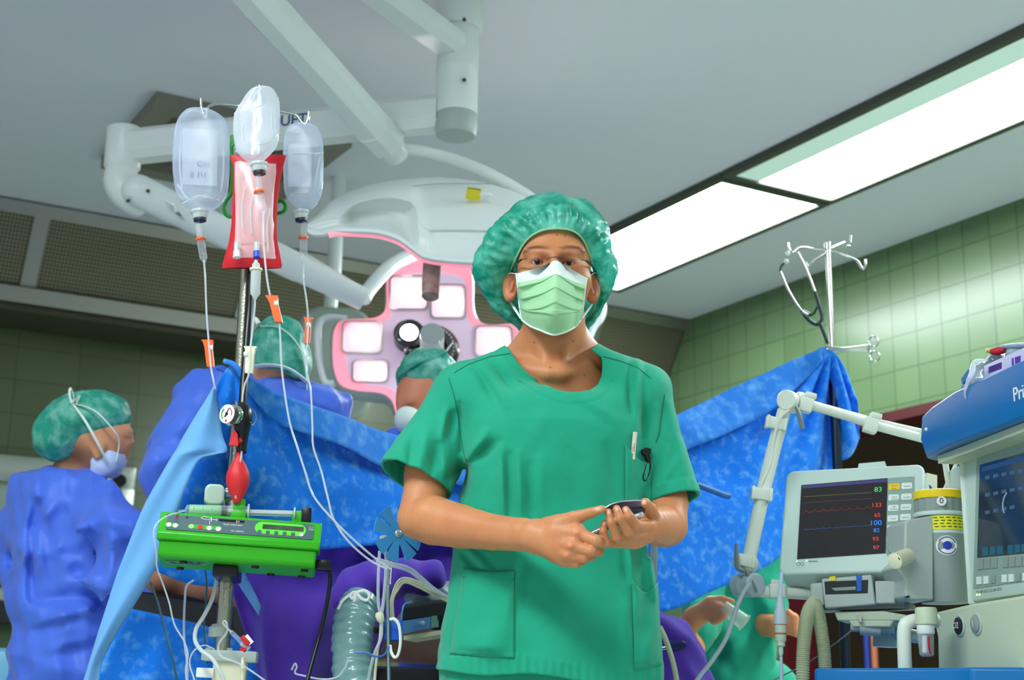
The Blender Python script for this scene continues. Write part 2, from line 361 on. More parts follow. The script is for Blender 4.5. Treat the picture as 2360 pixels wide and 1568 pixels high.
# ------------------------------------------------------------------ implicit-surface modeller (one continuous skin per body)
def A3(p): return np.array(p, dtype=np.float32)
class Sdf:
    """list of rounded primitives blended into one field; order matters for cuts"""
    def __init__(s, k=0.02): s.p = []; s.k = k; s.post = None
    def cap(s, a, b, ra, rb=None, k=None, sq=None):
        s.p.append(('c', A3(a), A3(b), ra, ra if rb is None else rb, s.k if k is None else k)); return s
    def chain(s, pts, rs, k=None):
        for i in range(len(pts) - 1): s.cap(pts[i], pts[i + 1], rs[i], rs[i + 1], k)
        return s
    def ell(s, c, r, R=None, k=None):
        s.p.append(('e', A3(c), A3(r), None if R is None else np.array(R, dtype=np.float32), 0, s.k if k is None else k)); return s
    def cut(s, c, r, R=None, k=0.003):
        s.p.append(('-', A3(c), A3(r), None if R is None else np.array(R, dtype=np.float32), 0, k)); return s
    def fn(s, f, k=None):
        s.p.append(('f', f, None, 0, 0, s.k if k is None else k)); return s
    @staticmethod
    def one(q, X):
        t = q[0]
        if t == 'c':
            a, b, ra, rb = q[1], q[2], q[3], q[4]; ab = b - a; pa = X - a
            h = np.clip(pa @ ab / max(float(ab @ ab), 1e-12), 0, 1)
            d = pa - h[:, None] * ab
            return np.sqrt((d * d).sum(1)) - (ra + (rb - ra) * h)
        if t in 'e-':
            p = X - q[1]
            if q[3] is not None: p = p @ q[3]           # columns of R are the ellipsoid's axes
            u = p / q[2]; k0 = np.sqrt((u * u).sum(1)); u = u / q[2]; k1 = np.sqrt((u * u).sum(1)) + 1e-9
            return k0 * (k0 - 1.0) / k1
        return q[1](X)
    def __call__(s, X, use=None):
        d = None
        for i, q in enumerate(s.p):
            if use is not None and not use[i]: continue
            e = s.one(q, X); k = q[5]
            if q[0] == '-':
                if d is not None:
                    e = -e; h = np.maximum(k - np.abs(d - e), 0) / k; d = np.maximum(d, e) + h * h * k / 4
            elif d is None: d = e
            else: h = np.maximum(k - np.abs(d - e), 0) / k; d = np.minimum(d, e) - h * h * k / 4
        if d is None: d = np.full(len(X), 1.0, dtype=np.float32)
        if s.post: d = s.post(d, X)
        return d
    def culls(s, X):
        """distance of every primitive at the block centres"""
        return [s.one(q, X) for q in s.p]
def mesh_sdf(S, lo, hi, h, B=16, slack=0.03, field=None, smooth=1):
    """surface nets on the blocks near the surface. returns verts (N,3), quads"""
    F = field or S
    lo = A3(lo); n = np.ceil((A3(hi) - lo) / h).astype(int); nb = (n + B - 1) // B
    g = np.stack(np.meshgrid(*[np.arange(k) for k in nb], indexing='ij'), -1).reshape(-1, 3)
    C = (lo + (g * B + B / 2) * h).astype(np.float32); R = B * h * 0.87
    D = S.culls(C); kk = max(q[5] for q in S.p)
    dc = S(C) if S.post is None else Sdf.__call__(_nop(S), C)
    act = np.nonzero(np.abs(dc) < R * 1.35 + slack)[0]
    ax = np.arange(B + 1); off = np.stack(np.meshgrid(ax, ax, ax, indexing='ij'), -1).reshape(-1, 3)
    NY = int(nb[1] * B + 2); NZ = int(nb[2] * B + 2)
    keys = []; pos = []; faces = []
    sgn_off = off[:, 0]
    for bi in act:
        use = [True] * len(S.p)
        m = min(D[i][bi] for i in range(len(S.p)) if S.p[i][0] != '-')
        for i, q in enumerate(S.p):
            lim = (m + 2 * R + kk + slack) if q[0] != '-' else R * 1.3 + slack + q[5]
            use[i] = bool(D[i][bi] < lim)
        X = (lo + (g[bi] * B + off) * h).astype(np.float32)
        d = F(X, use).reshape(B + 1, B + 1, B + 1)
        i = d < 0
        if i.all() or not i.any(): continue
        # cells
        cnt = np.zeros((B, B, B)); sx = np.zeros((B, B, B, 3))
        for axis in range(3):
            sl0 = [slice(None)] * 3; sl1 = [slice(None)] * 3; sl0[axis] = slice(0, B); sl1[axis] = slice(1, B + 1)
            d0 = d[tuple(sl0)]; d1 = d[tuple(sl1)]; cr = (d0 < 0) != (d1 < 0)
            t = np.where(cr, d0 / np.where(cr, d0 - d1, 1), 0)
            o1, o2 = [a for a in range(3) if a != axis]
            for e1 in (0, 1):
                for e2 in (0, 1):
                    q = [slice(None)] * 3; q[o1] = slice(e1, B + e1); q[o2] = slice(e2, B + e2)
                    c = cr[tuple(q)]; cnt += c
                    sx[..., axis] += np.where(c, t[tuple(q)], 0); sx[..., o1] += c * e1; sx[..., o2] += c * e2
            # faces on this block's own edges
            e = np.argwhere(cr)
            if len(e):
                e = e[(e[:, o1] < B) & (e[:, o2] < B)]
                neg = d0[tuple(e.T)] < 0
                G = g[bi] * B + e + 1
                K = []
                for a1, a2 in ((0, 0), (1, 0), (1, 1), (0, 1)):
                    H = G.copy(); H[:, o1] -= a1; H[:, o2] -= a2
                    K.append((H[:, 0].astype(np.int64) * NY + H[:, 1]) * NZ + H[:, 2])
                K = np.stack(K, 1); fl = neg if axis != 1 else ~neg
                K[~fl] = K[~fl][:, ::-1]; faces.append(K)
        cc = np.argwhere(cnt > 0); w = cnt[tuple(cc.T)][:, None]
        p = sx[tuple(cc.T)] / w
        pos.append(lo + (g[bi] * B + cc + p) * h); G = g[bi] * B + cc + 1
        keys.append((G[:, 0].astype(np.int64) * NY + G[:, 1]) * NZ + G[:, 2])
    keys = np.concatenate(keys); pos = np.concatenate(pos); faces = np.concatenate(faces)
    o = np.argsort(keys); keys = keys[o]; pos = pos[o]
    ix = np.searchsorted(keys, faces); ix = np.minimum(ix, len(keys) - 1)
    ok = (keys[ix] == faces).all(1); q = ix[ok]
    for _ in range(smooth):
        acc = np.zeros_like(pos); c = np.zeros(len(pos))
        for a, b_ in ((0, 1), (1, 2), (2, 3), (3, 0)):
            for j in range(3):
                acc[:, j] += np.bincount(q[:, a], pos[q[:, b_], j], len(pos)) + np.bincount(q[:, b_], pos[q[:, a], j], len(pos))
            c += np.bincount(q[:, a], minlength=len(pos)) + np.bincount(q[:, b_], minlength=len(pos))
        pos = np.where(c[:, None] > 0, pos * 0.4 + 0.6 * acc / np.maximum(c, 1)[:, None], pos)
    return pos, q
class _nop:
    def __init__(s, S): s.p = S.p; s.post = None; s.one = S.one
def np_mesh(name, pos, quads, mats, parent=None, root_loc=None, colors=None, extra=None, fmat=None):
    """mesh object from arrays; colors (N,3) sRGB 0-255 -> attribute Col; extra = MB joined in with its material indexes"""
    root = parent
    while root is not None and root.parent is not None: root = root.parent
    L = np.array(root.location) if root is not None else np.array([pos[:, 0].mean(), pos[:, 1].mean(), pos[:, 2].min()])
    nv = len(pos); vs = pos - L; loops = quads.reshape(-1); nq = len(quads); starts = np.arange(nq) * 4; tot = np.full(nq, 4)
    mi = np.zeros(nq, dtype=np.int32) if fmat is None else fmat
    me = bpy.data.meshes.new(name)
    if extra is not None and extra.v:
        ev = np.array([tuple(p) for p in extra.v]) - L; vs = np.concatenate([vs, ev])
        el = np.array([i for f in extra.f for i in f]) + nv; et = np.array([len(f) for f in extra.f])
        starts = np.concatenate([starts, len(loops) + np.concatenate([[0], np.cumsum(et)[:-1]])]); loops = np.concatenate([loops, el]); tot = np.concatenate([tot, et]); mi = np.concatenate([mi, np.array(extra.m)])
    me.vertices.add(len(vs)); me.vertices.foreach_set('co', vs.astype(np.float32).ravel())
    me.loops.add(len(loops)); me.loops.foreach_set('vertex_index', loops.astype(np.int32))
    me.polygons.add(len(tot)); me.polygons.foreach_set('loop_start', starts.astype(np.int32)); me.polygons.foreach_set('loop_total', tot.astype(np.int32))
    me.polygons.foreach_set('material_index', mi.astype(np.int32)); me.polygons.foreach_set('use_smooth', [True] * len(tot))
    for m in mats: me.materials.append(m)
    me.update(calc_edges=True)
    if colors is not None:
        c = np.clip(np.asarray(colors, dtype=np.float64) / 255.0, 0, 1); c = np.where(c <= 0.04045, c / 12.92, ((c + 0.055) / 1.055) ** 2.4)
        full = np.ones((len(vs), 4)); full[:nv, :3] = c
        a = me.attributes.new('Col', 'FLOAT_COLOR', 'POINT'); a.data.foreach_set('color', full.astype(np.float32).ravel())
    o = bpy.data.objects.new(name, me); COL.objects.link(o)
    if root is None: o.location = V(L)
    if parent is not None: o.parent = parent
    return o
def seg2(X, Z, a, b):
    """distance in the X-Z plane to a segment, and the place along it"""
    ax, az = a; bx, bz = b; dx, dz = bx - ax, bz - az
    t = np.clip(((X - ax) * dx + (Z - az) * dz) / max(dx * dx + dz * dz, 1e-12), 0, 1)
    return np.hypot(X - ax - t * dx, Z - az - t * dz), t
def poly_sd(X, Z, P):
    """signed distance to a closed polygon (negative inside)"""
    d = np.full(X.shape, 1e9); ins = np.zeros(X.shape, bool); n = len(P)
    for i in range(n):
        a, b = P[i], P[(i + 1) % n]; e, _ = seg2(X, Z, a, b); d = np.minimum(d, e)
        c = (a[1] > Z) != (b[1] > Z)
        xi = (b[0] - a[0]) * (Z - a[1]) / ((b[1] - a[1]) if abs(b[1] - a[1]) > 1e-12 else 1e-12) + a[0]
        ins ^= c & (X < xi)
    return np.where(ins, -d, d)
def vnoise(X, scale, seed=0.0):
    """cheap smooth pseudo-noise for arrays of points, about -1..1"""
    p = X * scale + seed
    x, y, z = p[:, 0], p[:, 1], p[:, 2]
    return (np.sin(x * 1.7 + 1.3 * np.sin(y * 1.1 + seed)) + np.sin(y * 1.9 + 1.1 * np.sin(z * 1.3 + 2 * seed)) + np.sin(z * 1.5 + 1.4 * np.sin(x * 0.9 + 3 * seed))) / 3
# ------------------------------------------------------------------ people: shared bits
M_skin = mat('skin', (214, 158, 122), rough=0.43, sss=0.12, attr='Col', bump=(380, 0.12), spec=0.35)
M_eyew = mat('eye_white', (196, 184, 170), rough=0.15); M_iris = mat('iris', (62, 46, 34), rough=0.1); M_pupil = mat('pupil', (8, 8, 8), rough=0.1)
M_nail = mat('nail', (232, 182, 160), rough=0.25)
def cloth(name, rgb, var=None, rough=0.8, bump=(900, 0.25), sheen=0.15, transl=0.0): return mat(name, rgb, rough=rough, var=var, bump=bump, sheen=sheen, transl=transl, spec=0.25)
M_scrub = cloth('scrub_green', (20, 150, 117), var=(7, (34, 162, 128), 0.3), bump=(38, .42, 9))
M_stitch = cloth('scrub_seam', (14, 112, 82), bump=None)
def cap_mat(name, rgb, hi, al=0.82):
    m = mat(name, rgb, rough=0.32, spec=0.6, var=(26, hi, 0.14, .56), bump=(70, 0.6, 6), transl=0.3)
    nt = m.node_tree; out = nt.nodes['Material Output']; src = out.inputs['Surface'].links[0].from_socket
    t = nt.nodes.new('ShaderNodeBsdfTransparent'); t.inputs['Color'].default_value = lin([min(255, c + 110) for c in rgb])
    ms = nt.nodes.new('ShaderNodeMixShader'); ms.inputs[0].default_value = al
    nt.links.new(t.outputs[0], ms.inputs[1]); nt.links.new(src, ms.inputs[2]); nt.links.new(ms.outputs[0], out.inputs['Surface'])
    return m
M_cap = cap_mat('cap_green', (18, 164, 134), (120, 226, 200), .94)
M_maskg = cloth('mask_green', (165, 214, 164), bump=(700, 0.1)); M_maskw = cloth('mask_white', (224, 236, 228), bump=(700, 0.1))
def proj(X):
    """photo coordinates of an array of points"""
    D = X - np.array(CAM); z = D @ np.array(FW); return CX + FPX * (D @ np.array(RT)) / z, CY - FPX * (D @ np.array(UP)) / z
def Q(px, py, y, rp):
    p = at(px, py, y); return p, rp * mpp(p)
def chainpx(S, L, k=None):
    a = [Q(*q) for q in L]; S.chain([q[0] for q in a], [q[1] for q in a], k); return S
def rotz(a): c, s = math.cos(a), math.sin(a); return [[c, -s, 0], [s, c, 0], [0, 0, 1]]
def axes(x, y, z): return np.array([list(V(x).normalized()), list(V(y).normalized()), list(V(z).normalized())]).T
def mixc(c, col, wgt): return c * (1 - wgt[:, None]) + np.array(col) * wgt[:, None]
def gb(X, p, r): p = np.array(p); r = np.array(r if hasattr(r, '__len__') else (r, r, r)); return np.exp(-(((X - p) / r) ** 2).sum(1))
def loop_surface(rings, nu, k):
    """smooth tube skin: closed rings of points, splined around and along"""
    R = []
    for r in rings:
        n = len(r); P = [V(p) for p in r]; o = []
        for i in range(nu):
            x = i / nu * n; j = int(x); t = x - j; p0, p1, p2, p3 = P[j - 1], P[j % n], P[(j + 1) % n], P[(j + 2) % n]
            o.append(0.5 * ((2 * p1) + (p2 - p0) * t + (2 * p0 - 5 * p1 + 4 * p2 - p3) * t * t + (3 * p1 - p0 - 3 * p2 + p3) * t ** 3))
        R.append(o)
    cols = [spline([R[i][j] for i in range(len(R))], k) for j in range(nu)]
    return [[cols[j][i] for j in range(nu)] for i in range(len(cols[0]))]
def crumple(rings, amp, scale, gather=0.0, ng=40, v0=0.35, seed=0):
    """wrinkle a skin of rings along its normals; gather = ruffle depth beside the first ring"""
    m = len(rings); n = len(rings[0]); out = []
    for i in range(m):
        a = rings[max(i - 1, 0)]; b = rings[min(i + 1, m - 1)]; row = []
        for j in range(n):
            p = rings[i][j]; du = rings[i][(j + 1) % n] - rings[i][j - 1]; dv = b[j] - a[j]; nn = du.cross(dv)
            if nn.length < 1e-9: row.append(p); continue
            nn.normalize(); q = p * scale + V((seed, seed * 2, seed * 3))
            d = amp * (.8 - 2.4 * abs(mnoise.noise(q))) + amp * 0.5 * (0.6 - 2 * abs(mnoise.noise(q * 2.6))) + amp * .22 * (.6 - 2 * abs(mnoise.noise(q * 6.1)))
            f = min(1.0, i / (m * 0.12)); g = max(0.0, 1 - abs(i / m - 0.10) / v0)
            ph = 2 * math.pi * j / n * ng + 5 * mnoise.noise(q * 0.6)
            row.append(p + nn * (d * f + gather * g * f * (math.sin(ph) + 0.5 * math.sin(ph * 0.53 + 1))))
        out.append(row)
    return out
# ------------------------------------------------------------------ the man in the green scrubs
YM = 2.86
man = thing('person', at(1275, 1560, YM).xy.to_3d(), 'man in green scrubs, bouffant cap, mask and rimless glasses facing the camera', 'person')
S = Sdf(0.03)
S.ell(at(1276, 582, 2.885), (.077, .098, .108)).ell(at(1277, 640, 2.845), (.069, .086, .095), k=.04)
S.ell(at(1277, 712, 2.825), (.054, .068, .058), k=.04)
for sx in (-1, 1):
    S.ell(at(1276 + sx * 54, 648, 2.805), (.026, .03, .024), k=.03)
    S.cap(at(1276 + sx * 12, 585, 2.768), at(1276 + sx * 60, 580, 2.79), .011, .010, k=.016)
S.cap(at(1278, 588, 2.768), at(1279, 650, 2.742), .0085, .014, k=.014)
EY = {-1: (1238, 603), 1: (1311, 605)}
for sx, (ex, ey) in EY.items(): S.cut(at(ex, ey - 1, 2.758), (.021, .014, .0125), k=.014)
for sx, (ex, ey) in EY.items(): S.ell(at(ex, ey, 2.785), (.0160, .0150, .0150), k=.006)
for sx, (ex, ey) in EY.items(): S.cut(at(ex, ey + 1, 2.768), (.0148, .014, .0039), R=rotz(0), k=.0010)
for sx, ex, ey in ((-1, 1176, 660), (1, 1366, 663)):
    a = sx * 0.55; S.ell(at(ex, ey, 2.885), (.0185, .010, .034), R=rotz(a), k=.010)
    S.ell(at(ex + sx * 1, ey + 22, 2.883), (.011, .009, .013), R=rotz(a), k=.006)
    S.cut(at(ex - sx * 1, ey - 2, 2.870), (.0095, .0085, .021), R=rotz(a), k=.007)
    S.cap(at(ex - sx * 6, ey - 8, 2.872), at(ex - sx * 2, ey + 10, 2.874), .0035, k=.005)
chainpx(S, [(1277, 735, 2.895, 63), (1277, 790, 2.905, 65), (1277, 850, 2.915, 70)], .03)
for sx in (-1, 1):
    chainpx(S, [(1277 + sx * 50, 810, 2.93, 38), (1277 + sx * 215, 915, 2.91, 40)], .05)
    chainpx(S, [(1277 + sx * 52, 735, 2.88, 11), (1279 + sx * 10, 858, 2.834, 9)], .02)
    chainpx(S, [(1279 + sx * 16, 862, 2.832, 10), (1279 + sx * 75, 846, 2.862, 8)], .022)
chainpx(S, [(1200, 960, 2.928, 84), (1362, 960, 2.928, 84)], .03)
chainpx(S, [(1222, 888, 2.893, 50), (1340, 888, 2.893, 50)], .035)
chainpx(S, [(1270, 1050, 2.88, 118), (1268, 1300, 2.88, 110), (1266, 1500, 2.88, 125)], .06)
# arms
chainpx(S, [(1062, 915, 2.89, 50), (990, 1090, 2.85, 50), (966, 1192, 2.81, 49)], .03)
chainpx(S, [(966, 1195, 2.81, 50), (1000, 1200, 2.785, 56), (1062, 1214, 2.74, 50), (1135, 1227, 2.685, 41), (1205, 1233, 2.635, 38), (1240, 1238, 2.61, 37)], .004)
chainpx(S, [(1490, 915, 2.895, 44), (1536, 1090, 2.865, 43), (1537, 1160, 2.84, 46), (1537, 1212, 2.81, 48)], .012)
chainpx(S, [(1535, 1212, 2.81, 48), (1525, 1214, 2.76, 46), (1508, 1212, 2.69, 39), (1496, 1210, 2.65, 35)], .003)
# hand of the nearer-left forearm, its back to the camera
for mx, my, my_, r, q in ((1331, 1231, 2.556, 19, 0), (1320, 1259, 2.552, 18, 0), (1311, 1279, 2.560, 17, 0), (1300, 1293, 2.572, 14, 0)):
    chainpx(S, [(1240, 1238, 2.612, 33), (1285, 1240 + (my - 1240) * .6, 2.58, 24), (mx, my, my_, r)], .012)
for L in ([(1331, 1229, 2.554, 15.5), (1373, 1247, 2.536, 14), (1391, 1254, 2.570, 12)], [(1320, 1259, 2.550, 14.5), (1361, 1271, 2.538, 12.5), (1382, 1274, 2.572, 10.5)],
          [(1311, 1280, 2.557, 13.5), (1345, 1287, 2.548, 11.5), (1363, 1285, 2.578, 10)], [(1300, 1296, 2.57, 11.5), (1326, 1300, 2.56, 10), (1343, 1296, 2.585, 9)],
          [(1262, 1215, 2.60, 24), (1290, 1206, 2.578, 20), (1322, 1194, 2.560, 15.5), (1360, 1183, 2.545, 12), (1387, 1174, 2.535, 9.5)]):
    chainpx(S, L, .0022)
chainpx(S, [(1285, 1222, 2.58, 24), (1328, 1222, 2.562, 16)], .014)
for x, y, yy in ((1332, 1227, 2.5475), (1319, 1258, 2.5455), (1309, 1281, 2.554)): S.ell(at(x, y, yy), (.0085, .007, .008), k=.012)
for L in ([(1248, 1228, 2.592, 4), (1300, 1226, 2.558, 4), (1330, 1229, 2.538, 4)], [(1252, 1246, 2.592, 4), (1290, 1254, 2.562, 4), (1316, 1260, 2.534, 4)], [(1262, 1262, 2.59, 4), (1290, 1272, 2.562, 3.5), (1307, 1282, 2.544, 4)],
          [(1255, 1256, 2.585, 2.6), (1280, 1270, 2.567, 2.6), (1292, 1262, 2.559, 2.6), (1312, 1266, 2.547, 2.4)]): chainpx(S, L, .007)
# the other hand, fingers curled up round the device
for mx, my, r in ((1494, 1214, 17), (1486, 1232, 17), (1474, 1246, 16), (1460, 1253, 13)):
    chainpx(S, [(1500, 1211, 2.652, 31), (mx, my, 2.612, r)], .010)
for L in ([(1494, 1213, 2.612, 14), (1468, 1212, 2.552, 12.5), (1451, 1191, 2.538, 10.5), (1442, 1175, 2.543, 8.8)], [(1486, 1232, 2.612, 14), (1447, 1227, 2.550, 12.8), (1430, 1196, 2.535, 10.8), (1421, 1173, 2.540, 9)],
          [(1474, 1246, 2.615, 13.5), (1421, 1239, 2.552, 12.2), (1409, 1205, 2.538, 10.3), (1402, 1181, 2.544, 8.8)], [(1460, 1254, 2.618, 12), (1397, 1252, 2.560, 10.8), (1390, 1226, 2.552, 9.2), (1393, 1206, 2.555, 7.8)],
          [(1502, 1196, 2.640, 21), (1500, 1174, 2.598, 14), (1487, 1160, 2.567, 12)]):
    chainpx(S, L, .0022)
pos, qd = mesh_sdf(S, (-.40, 2.44, .78), (.42, 3.06, 1.92), .0021)
C = np.tile(np.array([206., 138., 94.]), (len(pos), 1))
n = vnoise(pos, 60); C = mixc(C, (150, 88, 54), np.clip(.16 * vnoise(pos, 26, 4.) + .05, 0, 1)); C = mixc(C, (140, 84, 52), .10 * (vnoise(pos * np.array([1, 1, 2.2]), 420, 2.) > .55)); C = mixc(C, (186, 112, 70), np.clip(n * .25 + .12, 0, 1))
X = pos
for sx, (ex, ey) in EY.items():
    for i in range(6):                                     # brows
        t = i / 5; p = at(1277 + sx * (18 + 48 * t), 578 - 7 * math.sin(t * 2.6) + (3 if t > .8 else 0), 2.775)
        C = mixc(C, (84, 52, 32), .80 * gb(X, p, (.0072, .02, .0038)))
    C = mixc(C, (176, 110, 82), .6 * gb(X, at(ex, ey, 2.77), (.02, .02, .010)))
    C = mixc(C, (110, 64, 48), .7 * gb(X, at(ex, ey - 6, 2.77), (.014, .02, .0022)))
    C = mixc(C, (205, 120, 92), .5 * gb(X, at(1277 + sx * 95, 662, 2.88), (.02, .03, .04)))
C = mixc(C, (92, 66, 46), np.clip((X[:, 2] - (at(1276, 545, 2.8).z + .10 * np.clip((2.79 - X[:, 1]) / .1, -1, .2))) / .012, 0, 1) * (X[:, 2] > at(1276, 640, 2.9).z))   # hair under the cap
C = mixc(C, (70, 50, 34), np.clip((X[:, 1] - 2.875) / .02, 0, 1) * (X[:, 2] > at(1276, 742, 2.9).z) * (np.abs(X[:, 0] - at(1276, 640, 2.9).x) < .095) * .9)
C = mixc(C, (150, 104, 72), .55 * gb(X, at(1277, 765, 2.80), (.055, .05, .022)))       # stubble
for x, y in ((1232, 785), (1322, 783), (1268, 849), (1348, 862), (1300, 560), (1281, 561)): C = mixc(C, (70, 40, 26), .8 * gb(X, at(x, y, 2.83), (.0016, .2, .0016)) * (X[:, 1] < 2.88))
for x, y, yy in ((1441, 1173, 2.533), (1421, 1171, 2.529), (1402, 1179, 2.534), (1393, 1204, 2.546), (1484, 1158, 2.556)):
    C = mixc(C, (240, 198, 180), .9 * np.clip(2.2 * gb(X, at(x, y, yy), (.0048, .006, .0058)) - .5, 0, 1))
C = mixc(C, (238, 190, 168), .8 * gb(X, at(1378, 1174, 2.53), (.008, .006, .0045)))
for x, y, yy in ((1332, 1228, 2.53), (1318, 1260, 2.53), (1309, 1283, 2.54)): C = mixc(C, (224, 138, 104), .6 * gb(X, at(x, y, yy), .012))
E = MB()
for sx, (ex, ey) in EY.items():
    c = at(ex, ey, 2.7845); E.mi = 1; E.sph(c, .0138, 24)
    d = (CAM - c).normalized(); E.mi = 2; E.cyl(c + d * .0122, c + d * .01395, .0062, .0052, 24); E.mi = 3; E.cyl(c + d * .0125, c + d * .0141, .0028, .0026, 16)
np_mesh('body', pos, qd, [M_skin, M_eyew, M_iris, M_pupil], man, colors=C, extra=E)
# ------------------------------------------------------------------ scrub shirt
ROWS = [(880, 1052, 1488), (940, 1058, 1492), (1000, 1064, 1492), (1080, 1066, 1490), (1130, 1060, 1489), (1200, 1049, 1490), (1270, 1041, 1493), (1340, 1033, 1502), (1400, 1025, 1514), (1460, 1015, 1525), (1530, 1008, 1528), (1600, 1003, 1522)]
RZ = np.array([at(1270, r[0], YM).z for r in ROWS][::-1]); RL = np.array([at(r[1], r[0], YM).x for r in ROWS][::-1]); RR = np.array([at(r[2], r[0], YM).x for r in ROWS][::-1])
ZT = at(1270, 905, YM).z
def torso(X):
    z = X[:, 2]; l = np.interp(z, RZ, RL); r = np.interp(z, RZ, RR); a = (r - l) / 2; cx = (l + r) / 2; b = np.interp(z, [.85, 1.0, 1.2, 1.35, 1.45], [.135, .128, .128, .130, .105])
    f = ((np.abs(X[:, 0] - cx) / a) ** 2.5 + (np.abs(X[:, 1] - YM - .01) / b) ** 2.5) ** (1 / 2.5)
    d = (f - 1) * b; e = z - ZT; k = .05; h = np.maximum(k - np.abs(d - e), 0) / k
    return np.maximum(d, e) + h * h * k / 4
SL = [(Q(1062, 900, 2.885, 58), Q(957, 1108, 2.84, 89), (-.40, .915)), (Q(1482, 902, 2.885, 56), Q(1553, 1155, 2.84, 62), (.225, .974))]
T = Sdf(.03); T.fn(torso, k=.03)
for sx in (-1, 1):
    for yy in (2.85, 2.905): chainpx(T, [(1277 + sx * 82, 842, yy, 45), (1277 + sx * 208, 898, yy, 47)], .06)
def sleeve(i):
    (a, ra), (b, rb), d = SL[i]; a_ = A3(a); b_ = A3(b); c2 = A3(a + (b - a) * 1.12)
    def f(X): return Sdf.one(('c', a_, c2, ra, rb + (rb - ra) * .12), X)
    return f
sl = [sleeve(0), sleeve(1)]
for f in sl: T.fn(f, k=.022)
FOLDS = [  # x0,y0,x1,y1,width px,mm
    (1078, 1070, 1072, 1140, 11, -6), (1118, 1000, 1076, 1064, 13, 8), (1092, 1056, 1145, 1022, 13, -6), (1153, 1030, 1160, 1190, 9, 5), (1174, 1050, 1177, 1195, 10, -5.5),
    (1195, 1045, 1200, 1195, 8, 5), (1222, 1075, 1226, 1200, 12, -5), (1246, 1060, 1246, 1200, 13, 3.5), (1470, 832, 1466, 1000, 9, 4), (1450, 832, 1453, 950, 8, -3.5), (1486, 850, 1480, 1010, 8, -3),
    (1499, 1125, 1535, 1018, 10, -4), (1512, 940, 1496, 1040, 9, 4), (1098, 849, 1145, 930, 9, -3.5), (1118, 843, 1168, 935, 9, 3.5), (1140, 838, 1180, 905, 8, -3), (1160, 830, 1192, 880, 8, 2.5),
    (1044, 956, 1036, 1005, 11, -9), (1028, 950, 1018, 1010, 9, 5), (1006, 1028, 994, 1092, 13, -9), (982, 1000, 968, 1080, 12, 5), (1029, 1110, 1063, 1068, 10, -3), (1022, 1060, 1030, 1090, 9, 5),
    (1066, 1274, 1096, 1312, 8, -4.5), (1084, 1268, 1112, 1306, 8, 4), (1112, 1277, 1136, 1310, 8, -4), (1450, 1260, 1460, 1345, 8, 4), (1474, 1250, 1483, 1370, 9, -3), (1436, 1280, 1444, 1340, 9, -3),
    (1190, 1290, 1175, 1400, 12, 3), (1205, 1300, 1195, 1420, 12, -3), (1500, 1290, 1508, 1380, 7, 5), (1330, 930, 1390, 975, 16, -2.5), (1350, 925, 1420, 965, 14, 2.5), (1260, 950, 1220, 1010, 22, 2.5),
    (1541, 930, 1580, 1080, 12, 4), (1560, 1000, 1540, 1100, 12, -4), (1520, 1120, 1560, 1060, 10, 4), (1300, 1100, 1330, 1190, 25, -3), (1360, 1050, 1380, 1150, 22, 3), (1400, 1030, 1415, 1140, 14, -3.5),
    (930, 1010, 915, 1070, 14, 4), (950, 1010, 945, 1090, 10, -4), (1060, 930, 1062, 1040, 6, -3.5), (1240, 1330, 1300, 1500, 40, 3), (1380, 1380, 1400, 1540, 30, -3), (1440, 1400, 1450, 1530, 14, 4), (1200, 1440, 1230, 1550, 18, -3)]
NECK = [(1150, 780), (1175, 806), (1184, 822), (1196, 840), (1216, 860), (1242, 878), (1262, 889), (1285, 899), (1312, 904), (1340, 903), (1362, 898), (1378, 887), (1386, 868), (1388, 845), (1386, 825), (1362, 806), (1400, 775), (1390, 690), (1160, 690)]
ZH = at(1270, 1560, YM - .13).z
def disp(X):
    px, py = proj(X); d = np.zeros(len(X)); fr = np.clip((2.90 - X[:, 1]) / .05, 0, 1)
    for x0, y0, x1, y1, wd, am in FOLDS:
        if px.max() < min(x0, x1) - 3 * wd or px.min() > max(x0, x1) + 3 * wd or py.max() < min(y0, y1) - 3 * wd or py.min() > max(y0, y1) + 3 * wd: continue
        e, t = seg2(px, py, (x0, y0), (x1, y1)); d += am * .00155 * np.exp(-(e / wd) ** 2) * (.35 + .65 * np.sin(math.pi * np.clip(t * .86 + .07, 0, 1)))
    back = (1 - fr) * .004 * np.sin(X[:, 0] * 70 + 3 * np.sin(X[:, 2] * 9))
    nse = .0022 * vnoise(X, 22, 2.) + .0012 * vnoise(X, 48, 5.)
    hem = (np.clip((ZH + .034 + .01 * np.sin((px - 1010) / 80) - X[:, 2]) / .002, 0, 1)) * (.0012 + .0011 * np.sin(px / 3.3 + 1.2 * np.sin(px / 41)))
    e = np.full(len(X), 1e9)
    for i in range(1, 15): e = np.minimum(e, seg2(px, py, NECK[i], NECK[i + 1])[0])
    nk = fr * (.0010 * (e < 27) * (py < 930) - .0012 * np.exp(-((e - 27) / 2.5) ** 2) * (py > 880))
    return d * fr + back + nse + hem + nk
